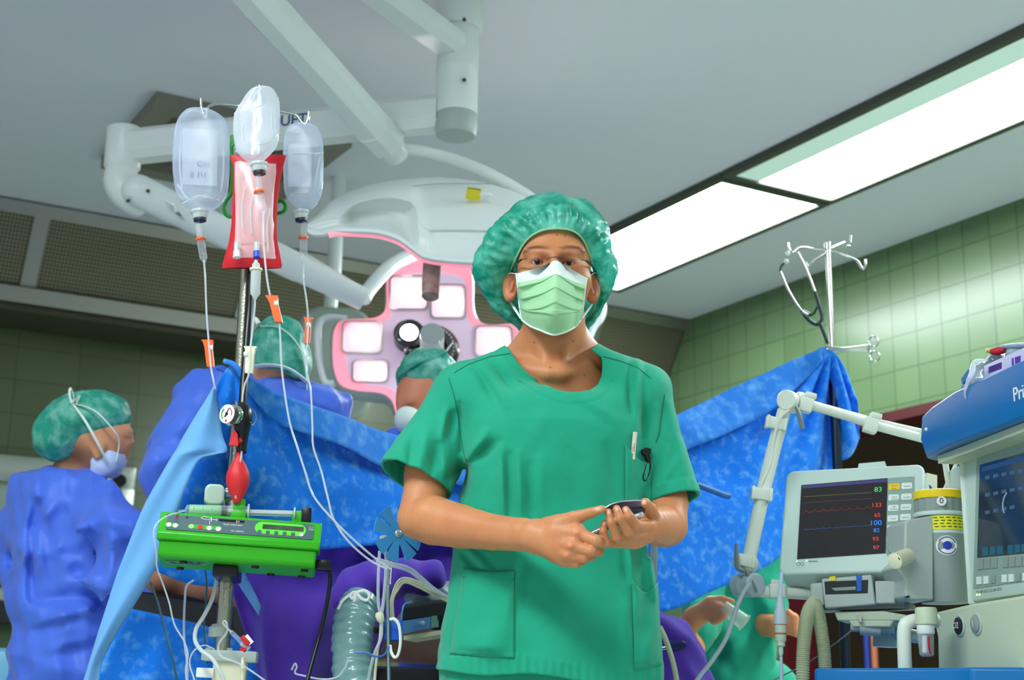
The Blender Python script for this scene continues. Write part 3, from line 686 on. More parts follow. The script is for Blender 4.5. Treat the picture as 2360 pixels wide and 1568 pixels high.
def shirt(d0, X):
    # d0 = torso+shoulders+sleeves (uncut)
    g = np.abs(d0) < .05
    o = d0.copy()
    if g.any(): o[g] -= disp(X[g])
    cuff = np.full(len(X), -1.0)
    for i, ((a, ra), (b, rb), d) in enumerate(SL):
        s = sl[i](X); ax = V((b - a)).normalized(); pl = (X - np.array(b)) @ np.array(ax)
        ts = torso(X); near = s < ts - .01
        cuff = np.where(near, np.maximum(cuff, pl), cuff)
        band = np.clip((pl + .026) / .003, 0, 1) * near; o -= .0012 * band * (g) * (1 + .6 * np.sin(X[:, 0] * 420))
    px, py = proj(X); hem = ZH + .012 * np.clip((X[:, 0] - .05) / .25, -1, 1) * -1 + .004 * np.sin(X[:, 0] * 30) - X[:, 2]
    out = np.maximum(np.maximum(o, -(o + .0075)), np.maximum(cuff, hem))
    nk = poly_sd(px, py, NECK) * .0009
    nk = np.where(X[:, 1] > 2.965, np.maximum(nk, .012 - (X[:, 2] - at(1277, 800, 2.93).z)), nk)
    return np.maximum(out, -nk)
T.post = shirt
pos, qd = mesh_sdf(T, (-.42, 2.60, .80), (.46, 3.08, 1.62), .0026, slack=.05)
sh = np_mesh('scrub_shirt', pos, qd, [M_scrub], man)
T.post = None
def front(pts, lift=0.0):
    """points on the shirt front seen at photo points, lifted towards the camera"""
    px = np.array([p[0] for p in pts]); py = np.array([p[1] for p in pts]); D = np.array([tuple(ray(a, b)) for a, b in pts]); D /= np.linalg.norm(D, axis=1)[:, None]
    t = np.full(len(pts), 2.45); o = np.array(CAM)
    for _ in range(40):
        X = (o + D * t[:, None]).astype(np.float32); d = T(X) - disp(X); t = t + np.clip(d, -.02, .05) * .7
    return [V(p) for p in (o + D * (t - lift)[:, None])]
def patch(name, TL, TR, BR, BL, lift, bulge=None, nu=26, nv=30, sag=0.0, parent=sh, m=M_scrub, th=.0015):
    pts = []; lf = []
    for i in range(nv + 1):
        for j in range(nu + 1):
            u, v = j / nu, i / nv; p = (np.array(TL) * (1 - u) + np.array(TR) * u) * (1 - v) + (np.array(BL) * (1 - u) + np.array(BR) * u) * v
            p[1] += sag * math.sin(math.pi * u) * (1 - v); pts.append(tuple(p)); e = min(1, 8 * u, 8 * (1 - u), 10 * (1 - v)); q = lift(u, v) if callable(lift) else lift
            if bulge:
                for bx, by, br, bh in bulge: q += bh * math.exp(-((p[0] - bx) ** 2 + (p[1] - by) ** 2) / br ** 2)
            lf.append(.0016 + q * e)
    P = front(pts); b = MB(); G = []
    for i in range(nv + 1): G.append([P[i * (nu + 1) + j] + (CAM - P[i * (nu + 1) + j]).normalized() * lf[i * (nu + 1) + j] for j in range(nu + 1)])
    b.grid(G); return b.build(name, m, parent, smooth=60, solid=th)
patch('lower_pocket', (1068, 1309), (1187, 1316), (1186, 1518), (1036, 1508), lambda u, v: .004 + .004 * math.sin(9 * u + 2 * v) * v, [(1112, 1486, 42, .016), (1120, 1380, 60, .004)], sag=6)
patch('lower_pocket', (1457, 1336), (1516, 1342), (1526, 1532), (1462, 1545), lambda u, v: .005 + .004 * math.sin(7 * u + 5 * v), [(1500, 1500, 40, .012)], sag=26)
patch('chest_pocket', (1441, 1024), (1502, 1066), (1500, 1172), (1441, 1165), lambda u, v: .003 + .006 * u * (1 - v) + .002 * math.sin(8 * u + 4 * v), None, sag=14, nu=18, nv=18)
def seam(pts, r=.0009, lift=.001): 
    b = MB(); P = []
    for i in range(len(pts) - 1):
        n = max(2, int(math.dist(pts[i], pts[i + 1]) / 9)); P += [(pts[i][0] + (pts[i + 1][0] - pts[i][0]) * k / n, pts[i][1] + (pts[i + 1][1] - pts[i][1]) * k / n) for k in range(n)]
    b.tube(front(P + [pts[-1]], lift), r, 6); b.build('seam', M_stitch, sh)
seam([(1034, 872), (1046, 910), (1056, 960), (1062, 1010), (1070, 1050), (1076, 1066)]); seam([(1532, 910), (1526, 950), (1520, 1000), (1512, 1020)])
seam([(1176, 815), (1130, 822), (1080, 840), (1046, 860)]); seam([(1389, 822), (1430, 832), (1470, 848), (1500, 872)])
seam([(1066, 1330), (1125, 1338), (1186, 1336)], .0007, .005); seam([(1068, 1316), (1050, 1420), (1036, 1506)], .0007, .002); seam([(1187, 1318), (1184, 1420), (1184, 1516)], .0007, .003)
# trousers and shoes, below the picture
T2 = Sdf(.03)
zc = at(1270, 1560, YM).x - .015
for sx in (-1, 1): T2.chain([(zc + sx * .09, YM + .02, .88), (zc + sx * .11, YM + .02, .5), (zc + sx * .12, YM + .03, .06)], [.115, .09, .07], .03)
T2.cap((zc - .08, YM + .02, .93), (zc + .08, YM + .02, .93), .10, k=.05)
T2.post = lambda d, X: np.maximum(d - .004 * vnoise(X, 16) - .002 * vnoise(X, 37), np.maximum(.05 - X[:, 2], X[:, 2] - .97))
pos, qd = mesh_sdf(T2, (-.3, 2.6, .0), (.5, 3.1, 1.0), .006); np_mesh('scrub_trousers', pos, qd, [M_scrub], man)
M_shoe = mat('clog_white', (225, 228, 225), rough=0.4)
for sx in (-1, 1):
    S3 = Sdf(.03); x = zc + sx * .125; S3.ell((x, YM - .06, .045), (.05, .13, .045)).ell((x, YM + .03, .06), (.042, .06, .06)); S3.post = lambda d, X: np.maximum(d, .002 - X[:, 2])
    pos, qd = mesh_sdf(S3, (x - .1, YM - .25, -.02), (x + .1, YM + .15, .15), .006); np_mesh('shoe', pos, qd, [M_shoe], man)
# ------------------------------------------------------------------ cap, mask, glasses
R0_ = [(1283, 527, 2.768), (1320, 533, 2.776), (1345, 555, 2.80), (1362, 600, 2.84), (1370, 632, 2.885), (1374, 690, 2.925), (1350, 738, 2.955), (1277, 765, 2.99), (1205, 738, 2.955), (1178, 690, 2.925), (1177, 632, 2.885), (1188, 598, 2.84), (1212, 556, 2.80), (1245, 533, 2.776)]
R1_ = [(1283, 476, 2.785), (1335, 488, 2.795), (1372, 526, 2.81), (1394, 580, 2.84), (1400, 635, 2.88), (1392, 692, 2.92), (1360, 742, 2.945), (1277, 775, 2.985), (1198, 744, 2.945), (1142, 692, 2.92), (1122, 640, 2.87), (1128, 578, 2.84), (1166, 520, 2.81), (1223, 486, 2.795)]
R2_ = [(1283, 452, 2.88), (1345, 468, 2.885), (1388, 518, 2.89), (1411, 575, 2.90), (1413, 630, 2.92), (1399, 688, 2.94), (1365, 742, 2.97), (1277, 772, 3.01), (1190, 746, 2.97), (1126, 696, 2.94), (1100, 640, 2.92), (1104, 575, 2.90), (1150, 508, 2.89), (1215, 466, 2.885)]
ap = at(1268, 610, 3.06)
R2v = [at(*p) for p in R2_]
R3v = [p.lerp(ap, .35) + V((0, .055, 0)) for p in R2v]; R4v = [p.lerp(ap, .75) + V((0, .02, 0)) for p in R2v]; R5v = [p.lerp(ap, .97) for p in R2v]
sk = loop_surface([[at(*p) for p in R0_], [at(*p) for p in R1_], R2v, R3v, R4v, R5v], 260, 14)
sk = crumple(sk, .0085, 13, gather=.0026, ng=38, v0=.16, seed=3)
b = MB(); b.loft(sk, cap=False); capo = b.build('surgical_cap', M_cap, man, smooth=180)
b = MB(); b.tube([sk[0][j] for j in range(0, 260, 2)] + [sk[0][0]], .0022, 8); b.build('elastic_band', mat('elastic', (150, 200, 150), rough=0.7), capo)
MR = [[(1190, 631, 2.842), (1214, 625, 2.800), (1244, 617, 2.766), (1266, 607, 2.745), (1281, 601, 2.735), (1297, 609, 2.745), (1318, 622, 2.766), (1338, 633, 2.802), (1352, 641, 2.842)],
      [(1193, 656, 2.842), (1214, 652, 2.788), (1244, 648, 2.748), (1265, 642, 2.720), (1281, 638, 2.706), (1298, 643, 2.720), (1318, 652, 2.748), (1336, 657, 2.790), (1349, 660, 2.842)],
      [(1196, 690, 2.845), (1215, 688, 2.788), (1243, 684, 2.742), (1263, 680, 2.712), (1280, 677, 2.700), (1298, 680, 2.712), (1317, 686, 2.742), (1334, 690, 2.790), (1345, 692, 2.845)],
      [(1199, 715, 2.848), (1217, 722, 2.795), (1243, 724, 2.750), (1262, 724, 2.724), (1279, 724, 2.714), (1297, 724, 2.724), (1315, 724, 2.750), (1331, 722, 2.796), (1342, 716, 2.848)],
      [(1203, 738, 2.850), (1222, 752, 2.812), (1244, 761, 2.782), (1261, 768, 2.768), (1277, 772, 2.764), (1293, 769, 2.768), (1311, 762, 2.782), (1327, 752, 2.812), (1338, 738, 2.850)]]
cols = [spline([at(*r[j]) for r in MR], 46) for j in range(9)]; nr = len(cols[0])
G = [spline([cols[j][i] for j in range(9)], 22) for i in range(nr)]; nc = len(G[0])
def pleat(i, j):
    u = abs(j / (nc - 1) * 2 - 1); v = i / (nr - 1) + .10 * (1 - u) ** 1.4 * (1 if i / (nr - 1) < .7 else -.6); d = 0
    for v0 in (.30, .50, .70):
        x = (v - v0) / .10
        if -1 < x < 0: d += (1 + x) * 1
        elif 0 <= x < .22: d += .5 + .5 * math.cos(math.pi * x / .22)
    return d * .0080 * (.25 + .75 * min(1, u * 1.6)) * min(1, (1 - u) * 14 + .2)
F_ = np.array([tuple(p) for r in G for p in r], dtype=np.float32); E_ = np.array(CAM, dtype=np.float32)
for _ in range(10):                                       # lay the cloth just clear of the face
    dd = np.clip(.0055 - S(F_), 0, .02)[:, None]; tc_ = E_ - F_; F_ = F_ + tc_ / np.linalg.norm(tc_, axis=1)[:, None] * dd * .9
F_ = F_.reshape(nr, nc, 3)
for _ in range(30):
    g_ = F_.copy(); g_[1:-1, 1:-1] = (F_[:-2, 1:-1] + F_[2:, 1:-1] + F_[1:-1, :-2] + F_[1:-1, 2:]) / 4; ok_ = S(g_.reshape(-1, 3)).reshape(nr, nc) > .003; F_ = np.where(ok_[..., None], g_, F_)
G2 = []
for i in range(nr):
    row = []
    for j in range(nc):
        p = V(F_[i, j]); q = (CAM - p).normalized(); row.append(p + q * (pleat(i, j) + .0008 * mnoise.noise(p * 60)))
    G2.append(row)
i0 = int(nr * .22)
b = MB(); b.grid([r for r in G2[i0:]]); mk = b.build('face_mask', M_maskg, man, smooth=50, solid=.0012)
b = MB(); b.grid(G2[:i0 + 1]); b.build('nose_band', M_maskw, mk, smooth=60, solid=.0016)
for e in (G2[-1], [r[0] for r in G2], [r[-1] for r in G2]):
    b = MB(); b.tube([p + (CAM - p).normalized() * .001 for p in e], .0022, 8, flat=1.0); b.build('edge_binding', M_maskw, mk)
for L in ([(1192, 633, 2.84), (1180, 630, 2.858), (1172, 634, 2.885), (1168, 660, 2.905), (1180, 700, 2.90), (1201, 734, 2.85)], [(1350, 642, 2.84), (1362, 634, 2.855), (1374, 630, 2.885), (1378, 660, 2.905), (1364, 700, 2.90), (1341, 734, 2.85)]):
    b = MB(); b.tube([at(*p) for p in L], .0028, 8, k=5, flat=.4); b.build('ear_loop', M_maskw, mk)
M_wire = mat('glasses_wire', (70, 56, 44), rough=0.3, metal=0.8); M_temple = mat('glasses_temple', (26, 34, 32), rough=0.35)
M_lens = mat('lens_glass', (250, 252, 252), rough=0.02, trans=1.0, ior=1.02, spec=0.3)
gl = bpy.data.objects.new('glasses', None); COL.objects.link(gl); gl.parent = man
b = MB(); b.tube([at(x, y, 2.738) for x, y in ((1259, 601), (1262, 597), (1270, 594), (1278, 593), (1286, 594), (1294, 598), (1297, 603))], .0008, 6, k=3); b.build('bridge', M_wire, gl)
for sx, cx_, cy_, T_ in ((-1, 1239, 603, [(1214, 597, 2.752), (1203, 598, 2.757), (1201, 599, 2.760)]), (1, 1315, 605, [(1340, 599, 2.752), (1349, 600, 2.757), (1351, 601, 2.760)])):
    b = MB(); c = at(cx_, cy_, 2.744); f = Fr(c, (1, sx * .2, 0), (0, -.12, 1)); f.poly(b, [(.0255 * math.copysign(abs(math.cos(a)) ** .8, math.cos(a)), .0165 * math.copysign(abs(math.sin(a)) ** .8, math.sin(a))) for a in [i * math.pi / 20 for i in range(40)]], -.0006, .0006); b.build('lens', M_lens, gl)
    b = MB(); b.tube([at(*p) for p in T_], .0008, 6); b.build('hinge_wire', M_wire, gl)
    x, y, q = T_[-1]; b = MB(); b.tube([at(x, y, q), at(x + sx * 7, y + 6, q + .02), at(x + sx * 16, y + 16, 2.83), at(x + sx * 23, y + 30, 2.89)], [.0026, .0030, .0026, .002], 8, k=4, flat=.6); b.build('temple', M_temple, gl)
# ------------------------------------------------------------------ what he carries
M_silver = mat('silver_plastic', (196, 198, 206), rough=0.22, metal=0.75); M_purple_sh = mat('tinted_screen', (92, 84, 112), rough=0.08, spec=0.8); M_dark = mat('dark_plastic', (40, 40, 46), rough=0.4)
ph = thing('folding_phone', at(1420, 1200, 2.57), 'silver folding phone held open between both hands', 'phone')
b = MB(); b.tube([at(1342, 1242, 2.575), at(1385, 1221, 2.572), at(1440, 1200, 2.572), at(1482, 1186, 2.572)], .0085, 16, k=4, flat=.75); b.build('lower_half', M_silver, ph)
A_ = [at(x, y, 2.562) for x, y in ((1392, 1173), (1410, 1163), (1430, 1157), (1450, 1155), (1470, 1154), (1486, 1156))]; B_ = [at(x, y, 2.572) for x, y in ((1398, 1186), (1414, 1184), (1432, 1180), (1450, 1177), (1466, 1174), (1480, 1171))]
b = MB(); b.loft([[a, a + V((0, .012, 0)), c + V((0, .012, 0)), c] for a, c in zip(A_, B_)]); b.build('screen_half', M_purple_sh, ph)
b = MB(); b.tube(A_, .0016, 8, k=5); b.build('screen_rim', M_silver, ph)
b = MB(); b.tube(B_, .0014, 8, k=5); b.build('screen_rim', M_silver, ph)
b = MB(); b.tube([at(1450, 1180, 2.57), at(1484, 1176, 2.575)], .0075, 12, flat=.8); b.build('hinge_block', M_dark, ph); b = MB(); c = at(1476, 1184, 2.566); b.cyl(c, c + (CAM - c).normalized() * .003, .0022); b.build('screw', M_silver, ph)
pn = thing('pen', front([(1461, 1040)])[0], 'clear pen with red lettering standing in the chest pocket', 'pen')
P = front([(1464, 996), (1462, 1015), (1458, 1060)], .004); b = MB(); b.tube(P, .0045, 12); b.build('barrel', mat('pen_white', (228, 214, 206), rough=0.2), pn)
b = MB(); f = Fr(P[0].lerp(P[2], .55) + (CAM - P[1]).normalized() * .0044, P[0] - P[2], (-1, 0, 0)); text_mb(b, 'Clinic', f, 0, 0, .007); b.build('print', mat('red_print', (205, 60, 60)), pn)
M_blk = mat('black_plastic', (14, 14, 15), rough=0.3)
ck = thing('pocket_clip', front([(1490, 1050)])[0], 'black plastic clip with a long loop hanging out of the chest pocket', 'clip')
b = MB(); b.tube(front([(1480, 1044), (1490, 1040), (1500, 1040)], .008), [.006, .007, .005], 10); b.tube(front([(1490, 1042), (1492, 1056), (1496, 1066)], .009), [.007, .006, .005], 10); b.build('clip_head', M_blk, ck)
b = MB(); b.tube(front([(1493, 1062), (1486, 1080), (1482, 1098), (1484, 1108), (1489, 1106), (1496, 1088), (1499, 1070), (1494, 1062)], .009), .0018, 8, k=4); b.build('loop', M_blk, ck)
# ------------------------------------------------------------------ shared equipment materials
def veil(name, rgb, al, rough=0.2, spec=0.7):
    """cloudy see-through plastic: al = how opaque"""
    m = mat(name, rgb, rough=rough, spec=spec, transl=0.35); nt = m.node_tree; out = nt.nodes['Material Output']; src = out.inputs['Surface'].links[0].from_socket
    t = nt.nodes.new('ShaderNodeBsdfTransparent'); ms = nt.nodes.new('ShaderNodeMixShader'); lw = nt.nodes.new('ShaderNodeLayerWeight'); lw.inputs['Blend'].default_value = 0.25
    mr = nt.nodes.new('ShaderNodeMapRange'); mr.inputs['To Min'].default_value = al; mr.inputs['To Max'].default_value = min(1.0, al + 0.45)
    nt.links.new(lw.outputs['Facing'], mr.inputs['Value']); nt.links.new(mr.outputs['Result'], ms.inputs[0])
    nt.links.new(t.outputs[0], ms.inputs[1]); nt.links.new(src, ms.inputs[2]); nt.links.new(ms.outputs[0], out.inputs['Surface']); return m
M_bottle = veil('bottle_plastic', (214, 226, 246), .30); M_bag = veil('bag_plastic', (240, 244, 252), .42, rough=.06); M_clear = veil('clear_plastic', (235, 242, 248), .16, rough=.06, spec=1.0)
M_line = veil('line_plastic', (232, 236, 240), .55, rough=.1); M_cloudy = veil('cloudy_plastic', (226, 232, 232), .8)
M_white = mat('white_plastic', (232, 234, 230), rough=0.35); M_cream = mat('cream_plastic', (226, 222, 192), rough=0.4); M_grey = mat('grey_plastic', (176, 186, 180), rough=0.4)
M_orange = mat('orange_plastic', (245, 96, 22), rough=0.35); M_chrome = mat('chrome', (214, 216, 210), rough=0.14, metal=1.0); M_polem = mat('pole_steel', (178, 180, 160), rough=0.3, metal=1.0, bump=(160, .25))
M_green = mat('pump_green', (44, 164, 8), rough=0.38); M_black = M_blk; M_red = mat('cuff_red', (196, 18, 36), rough=0.5); M_redr = mat('rubber_red', (206, 34, 40), rough=0.5, bump=(300, .1))
M_print = mat('dark_print', (60, 70, 100)); M_paper = mat('label_paper', (226, 230, 238), rough=0.6)
def rowsolid(rows, y, dep, n=28, pw=2.3, skew=None):
    """closed shell whose left/right outline is traced in rows (y_px, x_left, x_right); dep = depth/width"""
    R = []
    for i, (py, xl, xr) in enumerate(rows):
        a = at(xl, py, y); b = at(xr, py, y)
        if skew: a = at(xl, py + skew, y); b = at(xr, py - skew, y)
        c = (a + b) / 2; h = (b - a) / 2; r = h.length; dd = dep if not callable(dep) else dep(i / (len(rows) - 1))
        R.append([c + h * (math.copysign(abs(math.cos(t)) ** (2 / pw), math.cos(t))) + V((0, 1, 0)) * (min(r, dd) * math.copysign(abs(math.sin(t)) ** (2 / pw), math.sin(t))) for t in [2 * math.pi * k / n for k in range(n)]])
    cols = [spline([r[j] for r in R], 3) for j in range(n)]
    return [[cols[j][i] for j in range(n)] for i in range(len(cols[0]))]
# ------------------------------------------------------------------ infusion stand
YP = 2.99
pole = thing('infusion_stand', at(492, 1568, YP).xy.to_3d(), 'steel infusion stand with hook arms carrying the bottles, red cuff and green pump', 'infusion stand')
ptop = at(592, 244, YP); px_ = ptop.x; 
b = MB(); b.cyl((px_, YP, 0.04), (px_, YP, at(510, 1285, YP).z), .0155); b.build('lower_pole', M_polem, pole)
b = MB(); b.cyl((px_, YP, at(510, 1285, YP).z), ptop, .0125); b.build('upper_pole', M_polem, pole)
b = MB()
for a in range(5):
    d = V((math.cos(a * 1.2566), math.sin(a * 1.2566), 0)); b.tube([V((px_, YP, .09)), V((px_, YP, .075)) + d * .15, V((px_, YP, .045)) + d * .30], [.018, .012], 10)
b.build('base', M_chrome, pole)
for L in ([(592, 248, 2.99), (540, 243, 2.985), (500, 240, 2.965), (480, 247, 2.955), (470, 262, 2.95), (464, 248, 2.95), (463, 228, 2.95)],
          [(592, 248, 2.99), (645, 256, 3.0), (680, 264, 3.01), (694, 280, 3.01), (702, 287, 3.01), (710, 276, 3.01), (712, 258, 3.01)],
          [(592, 246, 2.99), (594, 232, 2.93), (597, 220, 2.86), (597, 214, 2.83), (598, 206, 2.825), (599, 197, 2.825)]):
    b = MB(); b.tube([at(*p) for p in L], .0034, 10, k=6); b.build('hook_arm', M_chrome, pole)
b = MB(); b.lathe(at(502, 1470, YP), (0, 0, 1), [(.0165, 0), (.0195, .001), (.0195, .020), (.0165, .022), (.012, .027)]); b.build('collar', M_grey, pole)
# ------------------------------------------------------------------ bottles and their lines
GB = 'infusion bottles hanging on the stand'; GL = 'infusion lines with drip chambers'
def bottle(rows, y, dep, label, m, lab=None, text=None, hang=None, pw=2.6, skew=None, capy=None):
    o = thing('infusion_bottle', at((rows[0][1] + rows[0][2]) / 2, rows[0][0], y), label, 'bottle', GB)
    R = rowsolid(rows, y, dep, pw=pw, skew=skew); 
    for r in R:
        for j in range(len(r)): r[j] = r[j] + V((0, .0025 * mnoise.noise(r[j] * 24), 0)) + V((.0012 * mnoise.noise(r[j] * 30 + V((5, 0, 0))), 0, 0))
    b = MB(); b.loft(R); b.build('shell', m, o, smooth=60)
    if hang: b = MB(); b.tube([at(x, yy, q) for x, yy, q in hang], .0022, 8, k=5); b.build('hanger_loop', M_cloudy, o)
    if lab:
        G = [[at(lab[0][0] + (lab[1][0] - lab[0][0]) * u / 8 + (lab[2][0] - lab[0][0]) * v / 8, lab[0][1] + (lab[1][1] - lab[0][1]) * u / 8 + (lab[2][1] - lab[0][1]) * v / 8, y + lab[3] + .006 * ((u - 4) / 4) ** 2) for u in range(9)] for v in range(9)]
        b = MB(); b.grid(G); lb = b.build('label', veil('label_film', (232, 236, 244), .80, rough=.5), o, smooth=60)
        if text:
            f = Fr(at(text[0], text[1], y + lab[3] - .003), G[0][8] - G[0][0], G[0][0] - G[8][0]); b = MB()
            for s_, u, v, sz in text[2]: text_mb(b, s_, f, u, v, sz, flip=True)
            b.build('print', M_print, lb)
    x0, x1, cy = capy; c = at((x0 + x1) / 2, cy, y); r = (x1 - x0) / 2 * mpp(c); ax = (at((x0 + x1) / 2 + 1, cy + 20, y) - c)
    b = MB(); b.lathe(c, ax, [(r * .6, -.003), (r, -.001), (r, .004), (r * .82, .007), (r * .78, .015), (r * .6, .022)]); b.build('neck', M_cloudy, o)
    b = MB(); b.lathe(c + ax.normalized() * .016, ax, [(r * .70, 0), (r * .72, .001), (r * .68, .007), (r * .3, .008)]); b.build('seal', M_dark, o)
    return o
def creases(o, y, lines, m=None):
    for L in lines: b = MB(); b.tube([at(px, py, y - d) for px, py, d in L], .0016, 6, k=5); b.build('fold_line', M_cloudy, o)
def infusion(label, y, top, ring, bot, tube, clamp=None, rr=.0085, mring=M_orange, mcl=M_orange, mch=M_clear, tr=.0021, wheel=(8, 0)):
    o = thing('infusion_line', at(*top, y), label, 'infusion line', GL); T_, Rg, B_ = at(*top, y), at(*ring, y), at(*bot, y); ax = (B_ - T_).normalized()
    b = MB(); b.lathe(T_, Rg - T_, [(.003, -.006), (.005, 0), (rr * .8, .003), (rr * .8, (Rg - T_).length)]); b.build('spike', mch, o)
    b = MB(); b.lathe(Rg, B_ - Rg, [(rr, -.002), (rr, (B_ - Rg).length * .9), (rr * .55, (B_ - Rg).length), (.003, (B_ - Rg).length + .006)]); b.build('drip_chamber', mch, o)
    if mring: b = MB(); b.lathe(Rg, ax, [(rr * .9, -.0035), (rr * 1.3, -.0025), (rr * 1.3, .0015), (rr * .9, .0025)]); b.build('chamber_ring', mring, o)
    b = MB(); b.tube([B_] + [at(*p) for p in tube], tr, 8, k=6); b.build('tube', M_line, o)
    if clamp:
        p, q = at(clamp[0], clamp[1], y - .002), at(clamp[2], clamp[3], y - .002); dx = V((1, 0, 0)); b = MB(); w = clamp[4] * mpp(p)
        cv = [(0, .95), (.03, 1.0), (.08, .8), (.3, .62), (.8, .62), (1, .55)]; d = q - p
        b.loft([[p + d * t + V((sx * w * k / 2, sy * .007, 0)) for sx, sy in ((-1, -1), (1, -1), (1, 1), (-1, 1))] for t, k in cv]); c = b.build('roller_clamp', mcl, o, smooth=30)
        b = MB(); m_ = p + d * .3 + V((wheel[0] * mpp(p), -.006, 0)); b.cyl(m_ - V((.004, 0, 0)), m_ + V((.004, 0, 0)), .0055, n=18); b.build('roller_wheel', M_white, c)
    return o
bot1 = bottle([(256, 446, 470), (258, 434, 486), (264, 424, 503), (280, 411, 522), (310, 402, 528), (360, 399, 529), (400, 399, 528), (440, 405, 524), (460, 413, 515), (474, 428, 500), (483, 444, 481)], 2.95, .030,
       'largest clear infusion bottle with mirrored print, hanging at the left end of the stand', M_bottle, ((421, 296), (501, 300), (420, 425), .012), (462, 378, [('ISO', .006, .0, .019), ('1/1 E', -.002, -.026, .019)]),
       [(466, 258, 2.95), (474, 250, 2.95), (477, 262, 2.95), (472, 272, 2.95)], capy=(439, 481, 487))
infusion('infusion line of the largest bottle, clamp hanging lowest at the drape edge', 2.95, (457, 518), (462, 552), (470, 600), [(473, 640, 2.95), (476, 720, 2.95), (481, 786, 2.94), (486, 845, 2.92), (491, 872, 2.90), (496, 897, 2.905)], (479, 785, 486, 847, 27), wheel=(6, 0))
bag2 = bottle([(205, 590, 614), (209, 578, 630), (218, 567, 637), (236, 555, 644), (262, 540, 645), (292, 537, 644), (322, 540, 643), (340, 543, 637), (352, 549, 627), (364, 562, 614), (372, 576, 606)], 2.83, .024,
       'crinkled bright infusion bag hanging in the middle in front of the red cuff', M_bag, ((552, 252), (632, 234), (556, 335), .016), None, [(598, 205, 2.825), (603, 208, 2.825), (601, 214, 2.83)], pw=2.1, skew=3, capy=(576, 618, 378))
infusion('infusion line with orange clamp in front of the red cuff', 2.83, (596, 408), (597, 443), (607, 488), [(606, 530, 2.83), (609, 580, 2.83), (615, 640, 2.83), (624, 686, 2.83), (643, 742, 2.83), (648, 830, 2.83), (654, 890, 2.83), (668, 975, 2.83), (688, 1040, 2.83), (704, 1090, 2.83), (722, 1142, 2.83), (760, 1190, 2.83), (810, 1240, 2.84), (868, 1290, 2.86), (900, 1312, 2.87)], (627, 683, 643, 744, 30), wheel=(6, 0))
bot3 = bottle([(288, 690, 708), (291, 675, 722), (298, 664, 734), (316, 655, 742), (350, 653, 746), (400, 653, 746), (438, 655, 743), (458, 662, 736), (474, 678, 724), (483, 687, 714)], 3.01, .026,
       'small half-full infusion bottle hanging at the right end of the stand', M_bottle, ((664, 332), (718, 332), (664, 430), .012), None, [(703, 284, 3.01), (708, 290, 3.01), (700, 292, 3.01)], capy=(674, 712, 488))
infusion('infusion line of the small bottle beside the surgical lamp handle', 3.01, (700, 518), (699, 549), (700, 600), [(699, 640, 3.01), (706, 690, 3.0), (710, 735, 3.0), (708, 795, 2.98), (706, 850, 2.96), (716, 900, 2.94), (720, 980, 2.92), (722, 1030, 2.9), (740, 1085, 2.9), (756, 1150, 2.88), (768, 1195, 2.87), (800, 1245, 2.87), (850, 1290, 2.88), (892, 1312, 2.88)], (711, 733, 708, 793, 20), wheel=(2, 0))
infusion('infusion line with cream clamp below the red cuff', 2.90, (590, 606), (590, 622), (588, 684), [(587, 710, 2.90), (582, 760, 2.90), (577, 803, 2.89), (573, 862, 2.88), (563, 890, 2.88), (558, 930, 2.87), (560, 1000, 2.86), (556, 1050, 2.855), (546, 1110, 2.85), (543, 1150, 2.85)], (578, 800, 574, 862, 30), rr=.0105, mring=M_cream, mcl=M_cream, mch=M_cloudy, wheel=(-9, 0))
creases(bag2, 2.83, [[(540, 262, .004), (575, 254, .022), (610, 240, .022), (642, 226, .006)], [(543, 350, .004), (575, 338, .022), (610, 330, .022), (632, 315, .012), (642, 300, .004)], [(566, 252, .020), (560, 300, .021), (566, 345, .020)], [(628, 235, .014), (626, 280, .018), (630, 318, .012)], [(590, 212, .012), (582, 232, .018), (574, 252, .022)]])
creases(bot1, 2.95, [[(409, 425, .006), (424, 448, .020), (434, 458, .024)], [(420, 470, .020), (460, 452, .030), (505, 462, .016)], [(418, 300, .016), (414, 380, .014), (420, 436, .018)], [(512, 300, .016), (516, 380, .014), (510, 440, .016)]], M_bottle)
creases(bot3, 3.01, [[(655, 352, .002), (676, 354, .024), (720, 354, .024), (745, 352, .002)], [(664, 300, .014), (690, 306, .026), (720, 300, .018)], [(660, 452, .010), (690, 444, .026), (738, 450, .010)], [(738, 360, .010), (728, 420, .020), (738, 450, .010)]], M_bottle)
# ------------------------------------------------------------------ red pressure cuff with hose, gauge and bulb
cu = thing('pressure_infuser', at(585, 490, 2.94), 'red pressure infusion cuff with black hose, round gauge and red rubber bulb', 'pressure cuff')
def pillow(b, out, y, dep, n=14, shrink=1.0):
    """inflated pad: outline rows (y_px, x_left, x_right)"""
    G = []; R = [[], []]
    for i, (py, xl, xr) in enumerate(out):
        v = i / (len(out) - 1); fr = []; bk = []
        for j in range(n + 1):
            u = j / n; h = dep * (max(0.0, math.sin(math.pi * u)) ** .5) * (max(0.0, math.sin(math.pi * (v * .96 + .02))) ** .4); p = at(xl + (xr - xl) * u, py, y); fr.append(p - V((0, h, 0))); bk.append(p + V((0, h * .6, 0)))
        R[0].append(fr); R[1].append(bk)
    b.grid(R[0]); b.grid(R[1])
CO_ = [(358, 531, 659), (364, 531, 658), (380, 537, 654), (420, 537, 646), (470, 536, 640), (520, 533, 637), (560, 527, 640), (590, 518, 646), (612, 512, 650), (619, 513, 648)]
b = MB(); pillow(b, CO_, 2.935, .016); b.build('cuff', M_red, cu, smooth=70)
b = MB(); pillow(b, [(373, 541, 645), (400, 541, 640), (450, 541, 634), (500, 541, 631), (550, 539, 632), (585, 534, 636), (598, 528, 638)], 2.930, .020); b.build('window', mat('cuff_window', (226, 150, 150), rough=.22, spec=.7, var=(9, (236, 196, 200), .25)), cu, smooth=70)
